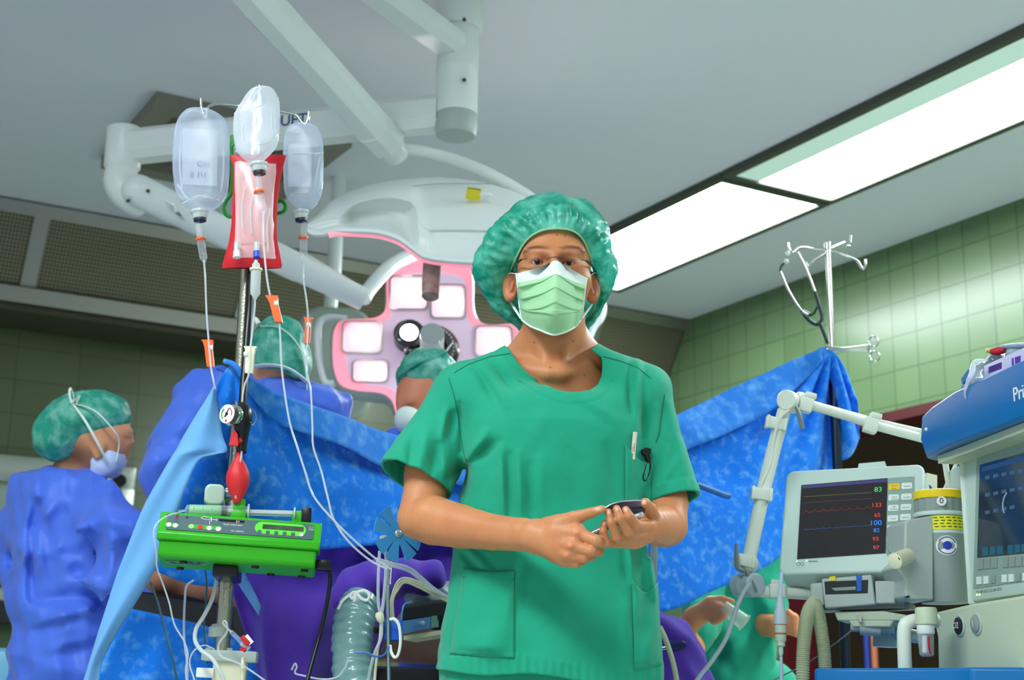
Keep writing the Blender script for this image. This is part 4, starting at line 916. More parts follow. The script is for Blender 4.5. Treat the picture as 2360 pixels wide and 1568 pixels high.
fb = MB(); pillow(fb, [(385, 548, 622), (420, 546, 628), (480, 546, 624), (540, 548, 620), (562, 552, 612)], 2.912, .010); fl = fb.build('fluid_bag', veil('fluid_bag', (240, 214, 216), .35, rough=.08, spec=1), cu, smooth=70)
for x, m_ in ((546, M_white), (592, mat('blue_cap', (40, 80, 190), rough=.4))):
    b = MB(); b.cyl(at(x, 560, 2.905), at(x, 582, 2.902), .006); b.build('port', M_cloudy, fl); b = MB(); b.cyl(at(x, 580, 2.902), at(x, 594, 2.90), .0075); b.build('port_cap', m_, fl)
for k_ in ((560, 470), (580, 480), (618, 520)): b = MB(); b.tube([at(k_[0] + 6, k_[1] - 40, 2.900), at(k_[0] - 2, k_[1], 2.899), at(k_[0], k_[1] + 60, 2.902)], .0016, 6, k=5); b.build('crease', M_cloudy, fl)
b = MB(); b.tube([at(580, 600, 2.95), at(577, 660, 2.95), at(573, 740, 2.945), at(567, 830, 2.915), at(561, 900, 2.89), at(558, 945, 2.88)], .0085, 12, k=5); b.build('hose', M_black, cu)
b = MB(); b.lathe(at(560, 930, 2.875), at(556, 1046, 2.865) - at(560, 930, 2.875), [(.009, 0), (.020, .010), (.026, .024), (.025, .04), (.018, .062), (.014, .085), (.013, .104)], sx=1, sy=.8); b.build('handle', M_black, cu)
gc = at(533, 957, 2.845); gn = (CAM - gc).normalized() + V((-.75, 0, 0)); gn.normalize(); gf = Fr(gc, V((0, 0, 1)).cross(gn), (0, 0, 1)); gf.z = gf.x.cross(gf.y)
b = MB(); b.lathe(gf.W(0, 0, -.014), gf.z, [(.018, 0), (.022, .003), (.0225, .012), (.021, .0155), (.0195, .0155), (.0195, .0135)]); gg = b.build('gauge', M_chrome, cu)
b = MB(); gf.disc(b, 0, 0, .0194, .0120, .0138); b.build('dial', M_white, gg)
for m_, a0, a1, r_ in ((mat('dial_green', (30, 160, 70)), 2.2, 3.9, .013), (mat('dial_red', (226, 90, 90)), -.3, 1.1, .013)):
    b = MB(); b.tube([gf.W(r_ * math.cos(a0 + (a1 - a0) * k / 12), r_ * math.sin(a0 + (a1 - a0) * k / 12), .0140) for k in range(13)], .0013, 6); b.build('scale_arc', m_, gg)
b = MB(); b.tube([gf.W(-.004, -.006, .0145), gf.W(.006, .012, .0145)], [.0016, .0005], 6); gf.disc(b, 0, 0, .003, .0138, .0152); b.build('needle', M_black, gg)
b = MB(); gf.rb(b, -.001, -.014, .004, .005, .0137, .0141); b.build('mark', M_red, gg)
v0 = at(537, 1010, 2.85); b = MB(); b.prism([at(527, 1026, 2.845), at(549, 1028, 2.845), at(547, 1000, 2.845), at(541, 992, 2.845), at(535, 993, 2.845)], (0, .012, 0)); b.cyl(at(548, 1015, 2.855), at(556, 1018, 2.86), .007); b.build('release_valve', M_redr, cu)
b = MB(); b.tube([at(578 + 12 * math.cos(a), 962 + 18 * math.sin(a), 2.875) for a in [i * math.pi / 8 - .3 for i in range(-5, 6)]], .0012, 6); b.build('ring', M_chrome, cu)
B0, B1 = at(551, 1042, 2.865), at(546, 1160, 2.86); ln = (B1 - B0).length
b = MB(); b.lathe(B0, B1 - B0, [(.0065, 0), (.0075, ln * .08), (.0085, ln * .16), (.015, ln * .25), (.0215, ln * .38), (.0238, ln * .5), (.0228, ln * .63), (.018, ln * .78), (.010, ln * .92), (.007, ln)], n=32); b.build('bulb', M_redr, cu)
gh = thing('wire_hanger', at(534, 400, 2.97), 'bright green wire hanger behind the red cuff', 'hanger')
b = MB(); b.tube([at(x, y, 2.985) for x, y in ((560, 300), (541, 312), (534, 330), (536, 380), (534, 440), (522, 462), (516, 480), (522, 496), (540, 500), (600, 496), (640, 492), (655, 486), (658, 474), (650, 464), (636, 464))], .0042, 8, k=5); b.build('wire', mat('hanger_green', (10, 140, 40), rough=.4), gh)
b = MB(); b.prism([at(530, 312, 2.98), at(542, 308, 2.98), at(543, 330, 2.98), at(531, 342, 2.98)], (0, .006, 0)); b.build('grip', mat('hanger_green', (10, 140, 40)), gh)
# ------------------------------------------------------------------ green syringe pump
po = at(362, 1224, 2.80); PX = at(738, 1251, 2.84) - po; PL = PX.length; PX.normalize(); PN = V((-PX.y, PX.x, 0)).normalized(); PU = PX.cross(PN)
def pq(u, n_, z): return po + PX * u + PN * n_ + PU * z
pump = thing('syringe_pump', pq(PL / 2, .05, -.07), 'bright green syringe pump with grey control panel clamped on the infusion stand', 'syringe pump')
def ext(prof, u0=0.0, u1=PL): 
    b = MB(); b.prism([pq(u0, n_, z) for n_, z in prof], PX * (u1 - u0)); return b
ph_ = .040; pd_ = .026
b = ext([(.004, -.016), (0, -.014), (0, -.002), (.002, .0), (pd_, ph_), (pd_ + .004, ph_ + .002), (.10, ph_ - .004), (.105, -.016)]); o_ = b.build('upper_housing', M_green, pump, smooth=30)
q = o_.modifiers.new('b', 'BEVEL'); q.width = .003; q.segments = 2; q.limit_method = 'ANGLE'
b = ext([(.006, -.015), (.006, -.044), (.012, -.050), (.095, -.062), (.10, -.056), (.10, -.015)], .006, PL - .006); o_ = b.build('lower_housing', M_green, pump, smooth=30)
q = o_.modifiers.new('b', 'BEVEL'); q.width = .004; q.segments = 2; q.limit_method = 'ANGLE'
sf = Fr(pq(0, .002, .0), PX, pq(0, pd_, ph_) - pq(0, .002, 0)); SH = (pq(0, pd_, ph_) - pq(0, .002, 0)).length
M_panel = mat('panel_slate', (70, 92, 100), rough=.4); M_lcd = mat('lcd_dark', (36, 48, 34), rough=.12, spec=.8, var=(40, (74, 88, 66), .2)); M_led = mat('display_black', (18, 24, 28), rough=.15)
b = MB(); b.prism([sf.W(u + PL / 2, v + SH / 2, .0004) for u, v in rrect(PL - .030, SH - .010, .004)], sf.z * .0012); pan = b.build('control_panel', M_panel, pump, smooth=30)
def spr(px0, py0, px1, py1, w0, w1, m, name, bev=0.0, par=pan): b = MB(); sf.rect(b, px0, py0, px1, py1, w0, w1, bev); return b.build(name, m, par, smooth=30)
def sdisc(px, py, r, m, name, w=.0026): b = MB(); u, v = sf.hit(px, py, .0016); sf.disc(b, u, v, r, .0014, w, 18); return b.build(name, m, pan)
def pill(x0, y0, x1, y1, h, m, name):
    b = MB(); a = sf.hit(x0, y0, .0016); c = sf.hit(x1, y1, .0016); b.prism([sf.W((a[0] + c[0]) / 2 + u, (a[1] + c[1]) / 2 + v, .0014) for u, v in rrect(abs(c[0] - a[0]), h, h * .48)], sf.z * .0006); return b.build(name, m, pan)
pill(380, 1207, 412, 1214, .010, M_green, 'key_backing'); pill(433, 1210, 511, 1222, .010, M_green, 'key_backing')
for x, y in ((389, 1210), (404, 1212), (441, 1214), (462, 1216), (482, 1218), (503, 1220)): sdisc(x, y, .0052, M_red if x == 462 else (M_white if x != 441 else mat('key_lime', (150, 220, 120))), 'key')
for x, y, m_ in ((409, 1191, mat('led_red', (150, 40, 50))), (431, 1193, M_dark), (387, 1188, M_dark)): sdisc(x, y, .003, m_, 'indicator', .0022)
spr(505, 1197, 563, 1206, .0014, .0022, M_led, 'display')
b = MB(); u, v = sf.hit(548, 1203, .0024); text_mb(b, '0.5', sf, u, v, .006, w=.0024); b.build('digits', mat('digit_amber', (190, 160, 60), emit=(220, 180, 60), es=.5), pan)
b = MB(); u, v = sf.hit(515, 1209, .0018); text_mb(b, 'PILOT', sf, u, v, .0045, w=.0018, align='LEFT'); u, v = sf.hit(530, 1210, .0018); text_mb(b, 'ANAESTHESIE 2', sf, u, v, .0036, w=.0018, align='LEFT'); u, v = sf.hit(532, 1224, .0018); text_mb(b, 'IVAC  FRESENIUS', sf, u, v, .0034, w=.0018, align='LEFT'); b.build('lettering', M_white, pan)
b = MB(); sx_ = [sf.hit(*p, .0018) for p in ((463, 1194), (470, 1191), (486, 1195), (486, 1199), (470, 1197))]; b.tube([sf.W(u, v, .0019) for u, v in sx_ + sx_[:1]], .0006, 6)
for p, q_ in (((487, 1192), (487, 1203)), ((487, 1197), (499, 1199)), ((499, 1196), (499, 1202)), ((483, 1202), (483, 1209))): b.tube([sf.W(*sf.hit(*p, .0018), .0019), sf.W(*sf.hit(*q_, .0018), .0019)], .0006, 6)
b.build('syringe_icon', M_white, pan)
pill(589, 1204, 704, 1236, .029, mat('panel_lime', (88, 214, 46), rough=.4), 'display_surround'); spr(606, 1209, 699, 1226, .0020, .0028, M_lcd, 'display')
for i in range(6): sdisc(598 + i * 19.3, 1226.5 + i * 1.35, .0042, M_panel if i < 5 else mat('key_pale', (216, 236, 206)), 'key', .0028)
b = MB(); u, v = sf.hit(718, 1217, .0018); 
for du, dv, w_, h_ in ((0, .002, .008, .0008), (0, -.003, .008, .0008), (-.0036, -.0005, .0008, .005), (.0036, -.0005, .0008, .005), (0, -.0055, .012, .001)): sf.rb(b, u + du, v + dv, w_, h_, .0014, .002)
b.build('plug_icon', M_grey, pan)
tz = ph_ + .0
def onp(x, y, n_):
    """point over the pump seen at a photo point, n_ behind its front edge"""
    d = ray(x, y); q_ = pq(0, n_, 0); t = (q_ - CAM).dot(PN) / d.dot(PN); return CAM + d * t
b = MB(); c = onp(550, 1190, .055); 
b.bar(c - V((0, 0, .012)), c + V((0, 0, .008)), .042, .03, up=PX, bev=.002); b.bar(c + V((0, 0, .006)), c + V((0, 0, .022)), .024, .024, up=PX, bev=.003); b.cyl(c + V((0, 0, .021)), c + V((0, 0, .034)), .0125, n=20); b.build('syringe_clamp', M_green, pump, smooth=30)
c = onp(690, 1196, .055); b = MB(); b.bar(c - V((0, 0, .020)), c + V((0, 0, .016)), .012, .03, up=PX, bev=.003); b.build('pusher', M_green, pump, smooth=30)
c = onp(706, 1192, .055); b = MB(); b.bar(c - V((0, 0, .022)), c + V((0, 0, .018)), .015, .02, up=PX, bev=.002); b.build('pusher_lever', M_black, pump, smooth=30)
for x, y, n_ in ((425, 1278, .03), (418, 1288, .085), (590, 1288, .03), (627, 1297, .085), (704, 1296, .03), (698, 1303, .085)):
    u = (onp(x, y, n_) - po).dot(PX); b = MB(); z_ = -.050 - (n_ - .012) * .145; b.cyl(pq(u, n_, z_ - .004), pq(u, n_, z_ + .002), .007, .008, 16); b.build('foot', M_black, pump)
u0 = (onp(523, 1288, .05) - po).dot(PX); b = MB(); b.bar(pq(u0, .03, -.064), pq(u0, .20, -.064), .048, .024, bev=.003); b.build('pole_clamp', M_black, pump, smooth=30)
u0 = (onp(404, 1283, .05) - po).dot(PX); b = MB(); b.prism([pq(u0 + a, n_, -.0505 - (n_ - .012) * .145) for a, n_ in ((-.015, .03), (.06, .03), (.06, .05), (-.015, .05))], (0, 0, -.0008)); b.build('type_plate', mat('plate_grey', (120, 150, 130), rough=.5, var=(90, (60, 70, 66), .05)), pump, smooth=0)
c = pq(PL, .05, -.040); b = MB(); b.bar(c - PX * .006, c + PX * .026, .03, .022, bev=.004); pg = b.build('power_plug', M_black, pump, smooth=30)
b = MB(); e = c + PX * .02; pts = [e, at(757, 1300, e.y), at(761, 1340, e.y), at(752, 1400, e.y), at(737, 1465, e.y), at(716, 1540, e.y - .02), at(690, 1640, e.y - .05)]; b.tube(pts, .0042, 10, k=6); b.build('power_cord', M_black, pump)
# syringe lying in the pump
sy = thing('syringe', onp(500, 1185, .055), 'syringe with pale green label clamped on top of the pump', 'syringe')
p0, p1 = onp(425, 1178, .055), onp(573, 1187, .055); p1.z = p0.z + .001; ax = (p1 - p0)
b = MB(); b.lathe(p0, ax, [(.002, -.012), (.0025, 0), (.0115, .004), (.0125, .01), (.0125, ax.length)]); b.build('barrel', M_clear, sy)
q0 = p0 + ax * .08; b = MB(); b.lathe(q0, ax, [(.0128, 0), (.0130, .001), (.0130, .062), (.0128, .063)]); lb = b.build('label', veil('syringe_label', (172, 226, 178), .8, rough=.4), sy)
b = MB()
for i in range(9): c = q0 + ax.normalized() * (.008 + i * .006) + (CAM - q0).normalized() * .0128; b.bar(c, c + V((0, 0, .003 if i % 3 else .007)), .0006, .0006)
b.build('graduation', M_panel, lb)
q1 = p0 + ax * .55; b = MB(); b.lathe(q1, ax, [(.0118, 0), (.0122, .002), (.0122, .006), (.010, .007), (.0122, .009), (.0118, .014)]); b.build('plunger_seal', M_dark, sy)
b = MB(); b.lathe(p1, ax, [(.017, -.002), (.017, .001)]); b.build('flange', M_cloudy, sy)
e = onp(680, 1196, .055); e.z = p1.z; b = MB(); b.bar(q1 + ax.normalized() * .014, e, .012, .003, up=(0, 0, 1)); b.bar(q1 + ax.normalized() * .014, e, .003, .012, up=(0, 0, 1)); b.lathe(e, ax, [(.013, -.003), (.013, 0)]); b.build('plunger_rod', M_cloudy, sy)
sl_ = thing('syringe_line', p0, 'thin white line running down from the syringe tip past the pump', 'tube')
b = MB(); b.tube([p0, at(385, 1190, 2.78), at(361, 1208, 2.745), at(354, 1232, 2.74), at(360, 1275, 2.76), at(362, 1310, 2.80), at(375, 1345, 2.82), at(390, 1390, 2.82), at(402, 1440, 2.82), at(424, 1478, 2.82), at(433, 1510, 2.82), at(428, 1545, 2.82), at(434, 1600, 2.82)], .0016, 8, k=6); sl_t = b.build('tube', M_line, sl_)
# pale clamp knob at the back of the pump
kb = thing('clamp_knob', at(495, 1142, 3.02), 'pale rounded clamp knob with chrome bolt beside the red bulb', 'clamp')
f = Fr(at(494, 1142, 2.93), (1, .25, 0), (0, 0, 1)); b = MB(); b.prism([f.W(u, v, -.010) for u, v in rrect(.040, .044, .013, 6)], f.z * .022); o_ = b.build('grip', mat('knob_sage', (182, 200, 184), rough=.5), kb, smooth=40); q = o_.modifiers.new('b', 'BEVEL'); q.width = .005; q.segments = 3; q.limit_method = 'ANGLE'
b = MB(); b.cyl(at(512, 1142, 2.95), at(534, 1146, 2.985), .011); b.box(at(533, 1160, 2.985), (.028, .03, .06), .004); b.build('bolt', M_chrome, kb)
# ------------------------------------------------------------------ transducer rack at the foot of the picture
rk = thing('transducer_rack', at(530, 1540, 2.93), 'pale grey transducer rack fixed low on the infusion stand', 'rack')
f = Fr(at(472, 1515, 2.93), PX * .6 + V((.4, 0, 0)), (0, 0, 1))
b = MB(); f.rect(b, 472, 1499, 595, 1530, -.05, 0.0, .003); b.build('bar', M_grey, rk, smooth=30)
b = MB(); f.rect(b, 496, 1524, 566, 1600, -.045, -.010, .003); b.build('bracket', M_cream, rk, smooth=30)
b = MB(); f.rect(b, 458, 1540, 496, 1564, -.03, 0.004, .002); b.build('block', M_white, rk, smooth=30)
for x, y in ((480, 1498), (529, 1499)): b = MB(); u, v = f.hit(x, y, -.02); b.cyl(f.W(u, v - .003, -.02), f.W(u, v + .004, -.02), .006); b.build('peg', M_grey, rk)
sk_ = thing('stopcock', at(558, 1482, 2.88), 'clear three-way stopcock with red taps standing on the rack', 'stopcock')
def bar_px(L, r, m, nm, par, y): b = MB(); b.tube([at(x, yy, y) for x, yy in L], r, 8); return b.build(nm, m, par)
bar_px([(532, 1456), (546, 1470), (558, 1484)], .0042, M_clear, 'connector', sk_, 2.88); bar_px([(556, 1482), (574, 1497)], .0055, M_cloudy, 'body', sk_, 2.878)
b = MB(); b.bar(at(558, 1468, 2.872), at(574, 1486, 2.872), .012, .010, bev=.001); b.bar(at(555, 1495, 2.872), at(566, 1500, 2.872), .010, .008); b.build('tap', M_red, sk_, smooth=30)
b = MB(); b.bar(at(566, 1466, 2.87), at(580, 1484, 2.87), .004, .010); b.build('tap_edge', M_white, sk_)
b = MB(); b.tube([at(534, 1458, 2.88), at(520, 1445, 2.88), at(514, 1436, 2.88), at(519, 1432, 2.88), at(524, 1444, 2.88), at(522, 1460, 2.885), at(508, 1478, 2.89), at(503, 1495, 2.89), at(512, 1515, 2.88), at(560, 1535, 2.87), at(640, 1590, 2.87)], .0018, 8, k=6); b.build('tube', M_line, sk_)
def cable(name, pts, r, m, label, cat='cable', k=6): b = MB(); b.tube([at(*p) for p in pts], r, 10, k=k); return one(b, name, m, label, cat)
M_cabw = mat('cable_white', (226, 228, 218), rough=.45); M_cabg = mat('tube_teal', (40, 86, 96), rough=.3); M_cabb = mat('cable_beige', (214, 210, 180), rough=.45)
cable('tube', [(502, 1296, 2.955), (500, 1330, 2.95), (490, 1378, 2.945), (470, 1420, 2.93), (452, 1450, 2.91), (450, 1478, 2.90), (464, 1500, 2.88), (488, 1518, 2.87), (505, 1545, 2.86), (530, 1600, 2.86)], .0042, M_cloudy, 'thick milky tube curving from the pump down across the grey rack', 'tube')
cable('cable', [(561, 1517, 2.89), (559, 1540, 2.885), (558, 1620, 2.88)], .0042, M_cabb, 'short beige cable hanging from the front of the grey rack')
cable('tube', [(346, 1342, 3.02), (362, 1385, 3.02), (380, 1450, 3.01), (396, 1515, 3.0), (414, 1600, 3.0)], .0024, M_cabg, 'dark teal tube sloping across the blue cloth nearest the drape edge', 'tube')
cable('tube', [(470, 1290, 3.03), (476, 1340, 3.03), (474, 1400, 3.03), (470, 1440, 3.02), (474, 1490, 3.0), (478, 1530, 3.0)], .0020, M_cabg, 'thin teal tube hanging straight beside the steel stand', 'tube')
cable('tube', [(446, 1338, 3.06), (430, 1352, 3.05), (426, 1385, 3.05), (424, 1440, 3.05), (425, 1480, 3.04), (432, 1540, 3.03), (430, 1620, 3.03)], .0024, M_line, 'pale tube looping off the bare arm and down over the blue cloth', 'tube')
cable('tube', [(494, 1497, 2.91), (470, 1488, 2.90), (446, 1502, 2.89), (437, 1530, 2.89), (448, 1568, 2.88), (462, 1620, 2.88)], .0015, M_line, 'fine looping line left of the white rack block', 'tube')
# ------------------------------------------------------------------ surgical lamps
M_lampw = mat('lamp_white', (230, 236, 234), rough=0.28, spec=0.6); M_lampg = mat('lamp_cap_grey', (168, 180, 176), rough=0.4); M_lampp = mat('lamp_pink_glow', (246, 170, 186), rough=0.35, emit=(255, 130, 155), es=0.4)  # pink lamp glow painted into the rims' colour and emission
M_lampf = mat('lamp_face', (232, 212, 230), rough=0.25, emit=(236, 190, 225), es=.16); M_bulb = mat('lamp_light', (255, 255, 255), emit=(255, 246, 248), es=14.0); M_bulbp = mat('lamp_light_soft', (255, 225, 232), emit=(255, 190, 208), es=.42)
M_screw = mat('screw_dark', (60, 60, 54), rough=.4); M_logo = mat('logo_blue', (22, 66, 128), rough=.4)
def beam(b, p, q, w, h, cham=.25):
    """box beam with chamfered edges"""
    p = V(p); q = V(q); x, y, z = frame_from(q - p); c = cham * min(w, h)
    pr = [(w / 2 - c, h / 2), (-w / 2 + c, h / 2), (-w / 2, h / 2 - c), (-w / 2, -h / 2 + c), (-w / 2 + c, -h / 2), (w / 2 - c, -h / 2), (w / 2, -h / 2 + c), (w / 2, h / 2 - c)]
    return b.loft([[e + x * u + y * v for u, v in pr] for e in (p, q)])
def dots(L, y, r, par, nm='screw', m=None):
    for x, yy in L: b = MB(); c = at(x, yy, y); d = (CAM - c).normalized(); b.cyl(c - d * .02, c + d * .004, r, n=14); b.build(nm, m or M_screw, par)
CYc = 4.15
col = thing('lamp_column', V((at(1052, 250, CYc).x, CYc, ZC)), 'pale round ceiling column that carries the surgical lamp arms', 'lamp column')
cx_ = at(1052, 250, CYc).x; zz = lambda py: at(1052, py, CYc).z
b = MB(); b.lathe((cx_, CYc, 0), (0, 0, 1), [(.078, ZC - .001), (.078, zz(66)), (.074, zz(72))][::-1], n=40); b.build('upper_tube', M_lampw, col)
b = MB(); b.lathe((cx_, CYc, 0), (0, 0, 1), [(.066, zz(268)), (.066, zz(164)), (.0665, zz(163)), (.066, zz(161)), (.066, zz(70))], n=40); b.build('lower_tube', M_lampw, col)
b = MB(); b.lathe((cx_, CYc, 0), (0, 0, 1), [(.045, zz(316)), (.060, zz(314)), (.066, zz(300)), (.067, zz(270)), (.066, zz(266))], n=40); b.build('end_cap', M_lampg, col)
dots([(1070, 45), (1070, 184)], CYc - .075, .006, col)
# first lamp: arm towards the camera, spring arm, curved rod, domed head seen from the side
l1 = thing('surgical_lamp', at(1000, 520, 4.15), 'domed white surgical lamp seen from the side with a stained sterile handle below', 'surgical lamp')
zA = at(1035, 112, CYc).z; a0 = V((cx_, CYc, zA)); a1 = atz(905, 2, zA); ad = (a1 - a0).normalized()
b = MB(); beam(b, a0 + ad * .03, a0 + ad * 1.0, .105, .085); ar = b.build('horizontal_arm', M_lampw, l1, smooth=20)
lf = Fr(at(1030, 88, CYc - .1), -ad, (0, 0, 1)); 
b = MB(); s0 = at(560, -40, 3.50); s1 = at(893, 330, 4.22); sd = (s1 - s0).normalized(); beam(b, s0 - sd * .12, s1, .115, .105, .3); sa = b.build('spring_arm', M_lampw, l1, smooth=20)
b = MB(); beam(b, s1 - sd * .10, s1 - sd * .08, .122, .112, .3); b.build('arm_collar', M_lampw, l1, smooth=20)
s2 = at(918, 362, 4.27); b = MB(); b.tube([s1 - sd * .02, s1.lerp(s2, .5), s2], [.044, .044, .038], 20); b.build('knuckle', M_lampw, l1)
dots([(892, 314), (868, 327)], 4.17, .006, l1)
b = MB(); b.tube([at(905, 350, 4.26), at(940, 345, 4.27), at(1000, 355, 4.30), at(1080, 380, 4.34), at(1160, 418, 4.38), at(1235, 466, 4.40), at(1285, 520, 4.40), at(1290, 560, 4.36), at(1230, 560, 4.30)], .0195, 14, k=6); b.build('curved_rod', M_lampw, l1)
b = MB(); beam(b, a0 + ad * .95, a0 + ad * 1.03, .12, .12); b.tube([a0 + ad * .99 + V((0, 0, .02)), s0 - sd * .12], .045, 16); b.build('elbow', M_lampw, l1)
LX = [708, 716, 728, 742, 758, 774, 790, 808, 830, 860, 890, 920, 945, 958, 966, 976, 990, 1006, 1030, 1060, 1100, 1150, 1200, 1250, 1290, 1320]
tT = lambda x: np.interp(x, [708, 716, 728, 742, 760, 800, 850, 900, 950, 1010, 1060, 1120, 1180, 1240, 1290, 1320], [518, 506, 498, 484, 466, 444, 426, 417, 412, 411, 415, 424, 441, 470, 505, 540])
tS = lambda x: np.interp(x, [708, 728, 758, 782, 790, 808, 830, 870, 910, 945, 958, 966, 976, 990, 1030, 1100, 1200, 1290, 1320], [521, 516, 508, 506, 496, 478, 466, 458, 457, 466, 480, 505, 522, 530, 529, 530, 536, 552, 566])
tR = lambda x: np.interp(x, [708, 720, 740, 771, 810, 850, 878, 900, 917, 935, 949, 972, 1000, 1036, 1099, 1200, 1290, 1320], [526, 532, 533, 524, 525, 526, 530, 536, 543, 555, 566, 583, 590, 594, 598, 598, 592, 590])
def tin(x): return .085 * np.interp(x, [780, 806, 940, 964], [0, 1, 1, 0]) + .022 * np.interp(x, [984, 996, 1150, 1200], [0, 1, 1, 0])
G = []
for x in np.interp(np.arange(0, len(LX) - .99, .5), np.arange(len(LX)), LX):
    T_, S_, R_, n_ = float(tT(x)), float(tS(x)), float(tR(x)), float(tin(x)); e = float(np.interp(x, [708, 760, 830], [.25, .7, 1])); yb = 4.0 + .06 * (1 - e)
    L = [(R_ - 2, yb + .50 * e), (T_ + 34 * e, yb + .52 * e), (T_ + 6, yb + .40 * e), (T_, yb + .30 * e), (T_ * .55 + S_ * .45, yb + .10 * e), (S_ - 5, yb + .025), (S_, yb + .012), (S_ + 4, yb + .012 + n_ * .5), (S_ * .65 + R_ * .35, yb + n_), (S_ * .3 + R_ * .7, yb + n_ * .85), (R_ - 5, yb + n_ * .35 - .004), (R_ - 1, yb - .024), (R_ + 6, yb - .034), (R_ + 12, yb - .026), (R_ + 14, yb + .01), (R_ + 8, yb + .20 * e), (R_, yb + .48 * e)]
    G.append([at(float(x), p, q) for p, q in L])
cols = [spline([r[j] for r in G], 2) for j in range(len(G[0]))]; G = [spline([cols[j][i] for j in range(len(cols))], 4) for i in range(len(cols[0]))]
b = MB(); b.grid(G); b.add(G[0], [tuple(range(len(G[0])))]); hd = b.build('lamp_housing', M_lampw, l1, smooth=65)
b = MB(); b.tube([at(x, float(tR(x)) + 15, 3.99) for x in LX[4:]], .0075, 10, k=3); b.build('glowing_edge', M_lampp, l1)
b = MB(); b.tube([at(1150, 424, 4.26), at(1010, 424, 4.2), at(900, 436, 4.12), at(880, 440, 4.12)], .002, 6, k=5); b.build('panel_seam', M_lampg, l1)
b = MB(); h0, h1 = at(997, 592, 4.10), at(991, 684, 4.06); b.cyl(h0, h1, .0275, .0265, 28); b.build('sterile_handle', mat('handle_stained', (156, 112, 104), rough=.6, var=(26, (176, 150, 146), .12)), l1)
c = at(1093, 437, 4.08); f = Fr(c, (1, .05, -.12), (0, .8, .6)); b = MB(); f.rb(b, 0, 0, .045, .024, -.03, .002); yl = b.build('warning_label', mat('label_yellow', (226, 210, 40), rough=.5), l1, smooth=0)
b = MB(); [f.rb(b, 0, k * .006, .038, .0014, .002, .0026) for k in (-1, 0, 1)]; b.build('print', M_screw, yl)
b = MB(); b.sph(at(1120, 449, 4.07), (.020, .012, .008)); b.build('button', M_lampw, l1)
# second lamp: arm along the ceiling, elbow, sloping arm and glowing head
l2 = thing('surgical_lamp', at(985, 810, 5.0), 'glowing pinkish lobed surgical lamp facing the camera behind the staff', 'surgical lamp')
zB = at(1005, 258, CYc).z; b0 = V((cx_, CYc, zB)); b1 = atz(292, 340, zB); bd = (b1 - b0).normalized()
b = MB(); beam(b, b0 + bd * .05, b1, .10, .108, .22); arm2 = b.build('horizontal_arm', M_lampw, l2, smooth=20)
pl = Fr(b0 + bd * .05, -bd, (0, 0, 1)); pl = Fr(b0 + pl.z * .0505, -bd, (0, 0, 1))
u, v = pl.hit(677, 277); b = MB(); text_mb(b, 'MAQUET', pl, u, v, .052, .0012, 'RIGHT', bold=.0006) 
mx = max((p - pl.o).dot(pl.x) for p in b.v); tu = pl.hit(708, 270)[0]
for p in b.v: p += pl.x * (tu - mx)
b.build('lettering', M_logo, arm2, smooth=0)
e0 = at(289, 296, b1.y); e1 = at(286, 392, b1.y); e2 = at(289, 425, b1.y)
e1.x = e0.x; e2.x = e0.x
b = MB(); b.lathe(e0, e1 - e0, [(.052, 0), (.060, .006), (.060, (e1 - e0).length - .01), (.054, (e1 - e0).length)], n=32); b.build('pivot', M_lampw, l2)
b = MB(); b.tube([e1 + V((0, 0, .01)), e2, at(300, 452, b1.y + .01), at(325, 470, b1.y + .05)], [.052, .056, .056, .050], 24, k=4); b.build('elbow', M_lampw, l2)
f0, f1 = at(318, 440, b1.y - .04), at(838, 690, 4.75); fd = (f1 - f0).normalized()
b = MB(); b.sph(f0, (.055, .055, .055)); b.tube([f0, f0 + fd * .05, f1 - fd * .25, f1 - fd * .23, f1], [.056, .054, .050, .046, .040], 24); b.build('spring_arm', M_lampw, l2)
b = MB(); e_ = f0 + fd * .01; b.prism([at(378, 462, b1.y - .1), at(402, 470, b1.y - .1), at(405, 492, b1.y - .1), at(420, 499, b1.y - .1), at(404, 488, b1.y - .1), at(400, 474, b1.y - .1)], (0, .05, 0)); b.build('lever_slot', M_lampw, l2)
dots([(341, 440), (295, 463)], b1.y - .085, .006, l2); dots([(777, 664), (774, 648)], 4.70, .006, l2)
b = MB(); b.tube([f1, at(850, 668, 4.78), at(890, 622, 4.84), at(930, 596, 4.95), at(985, 580, 5.15)], .026, 14, k=6); b.build('yoke', M_lampw, l2)
b = MB(); b.tube([at(700, 600, 5.4), at(850, 690, 5.5)], .03, 12); b.build('rear_arm', M_lampw, l2)
LF = Fr(at(985, 805, 4.98), (1, .06, .02), (0, .20, .98))
OUT = [(893, 640), (900, 622), (930, 612), (1000, 608), (1060, 614), (1080, 628), (1087, 655), (1088, 715), (1100, 742), (1125, 752), (1175, 750), (1198, 758), (1210, 785), (1208, 850), (1198, 885), (1170, 900), (1110, 905), (1088, 925), (1082, 960), (1076, 990), (1050, 1006), (985, 1010), (935, 1004), (918, 990), (915, 955), (905, 922), (880, 905), (830, 900), (795, 890), (780, 868), (773, 830), (774, 775), (784, 748), (805, 740), (855, 738), (880, 730), (892, 710)]
uv = [LF.hit(*p) for p in OUT]; cu_, cv_ = LF.hit(985, 808)
uvs = [(p.x, p.y) for p in spline([V((a, b_, 0)) for a, b_ in uv] + [V((*uv[0], 0))], 3)[:-1]]
def shr(k): return [(cu_ + (a - cu_) * k, cv_ + (b_ - cv_) * k) for a, b_ in uvs]
b = MB(); b.loft([[LF.W(a, c_, w_) for a, c_ in shr(k)] for k, w_ in ((.70, -.17), (.93, -.13), (1.05, -.06), (1.06, -.01), (1.03, .004))], cap=False); b.add([LF.W(a, c_, -.17) for a, c_ in shr(.70)], [tuple(range(len(uvs)))]); b.build('lamp_shell', M_lampg, l2)
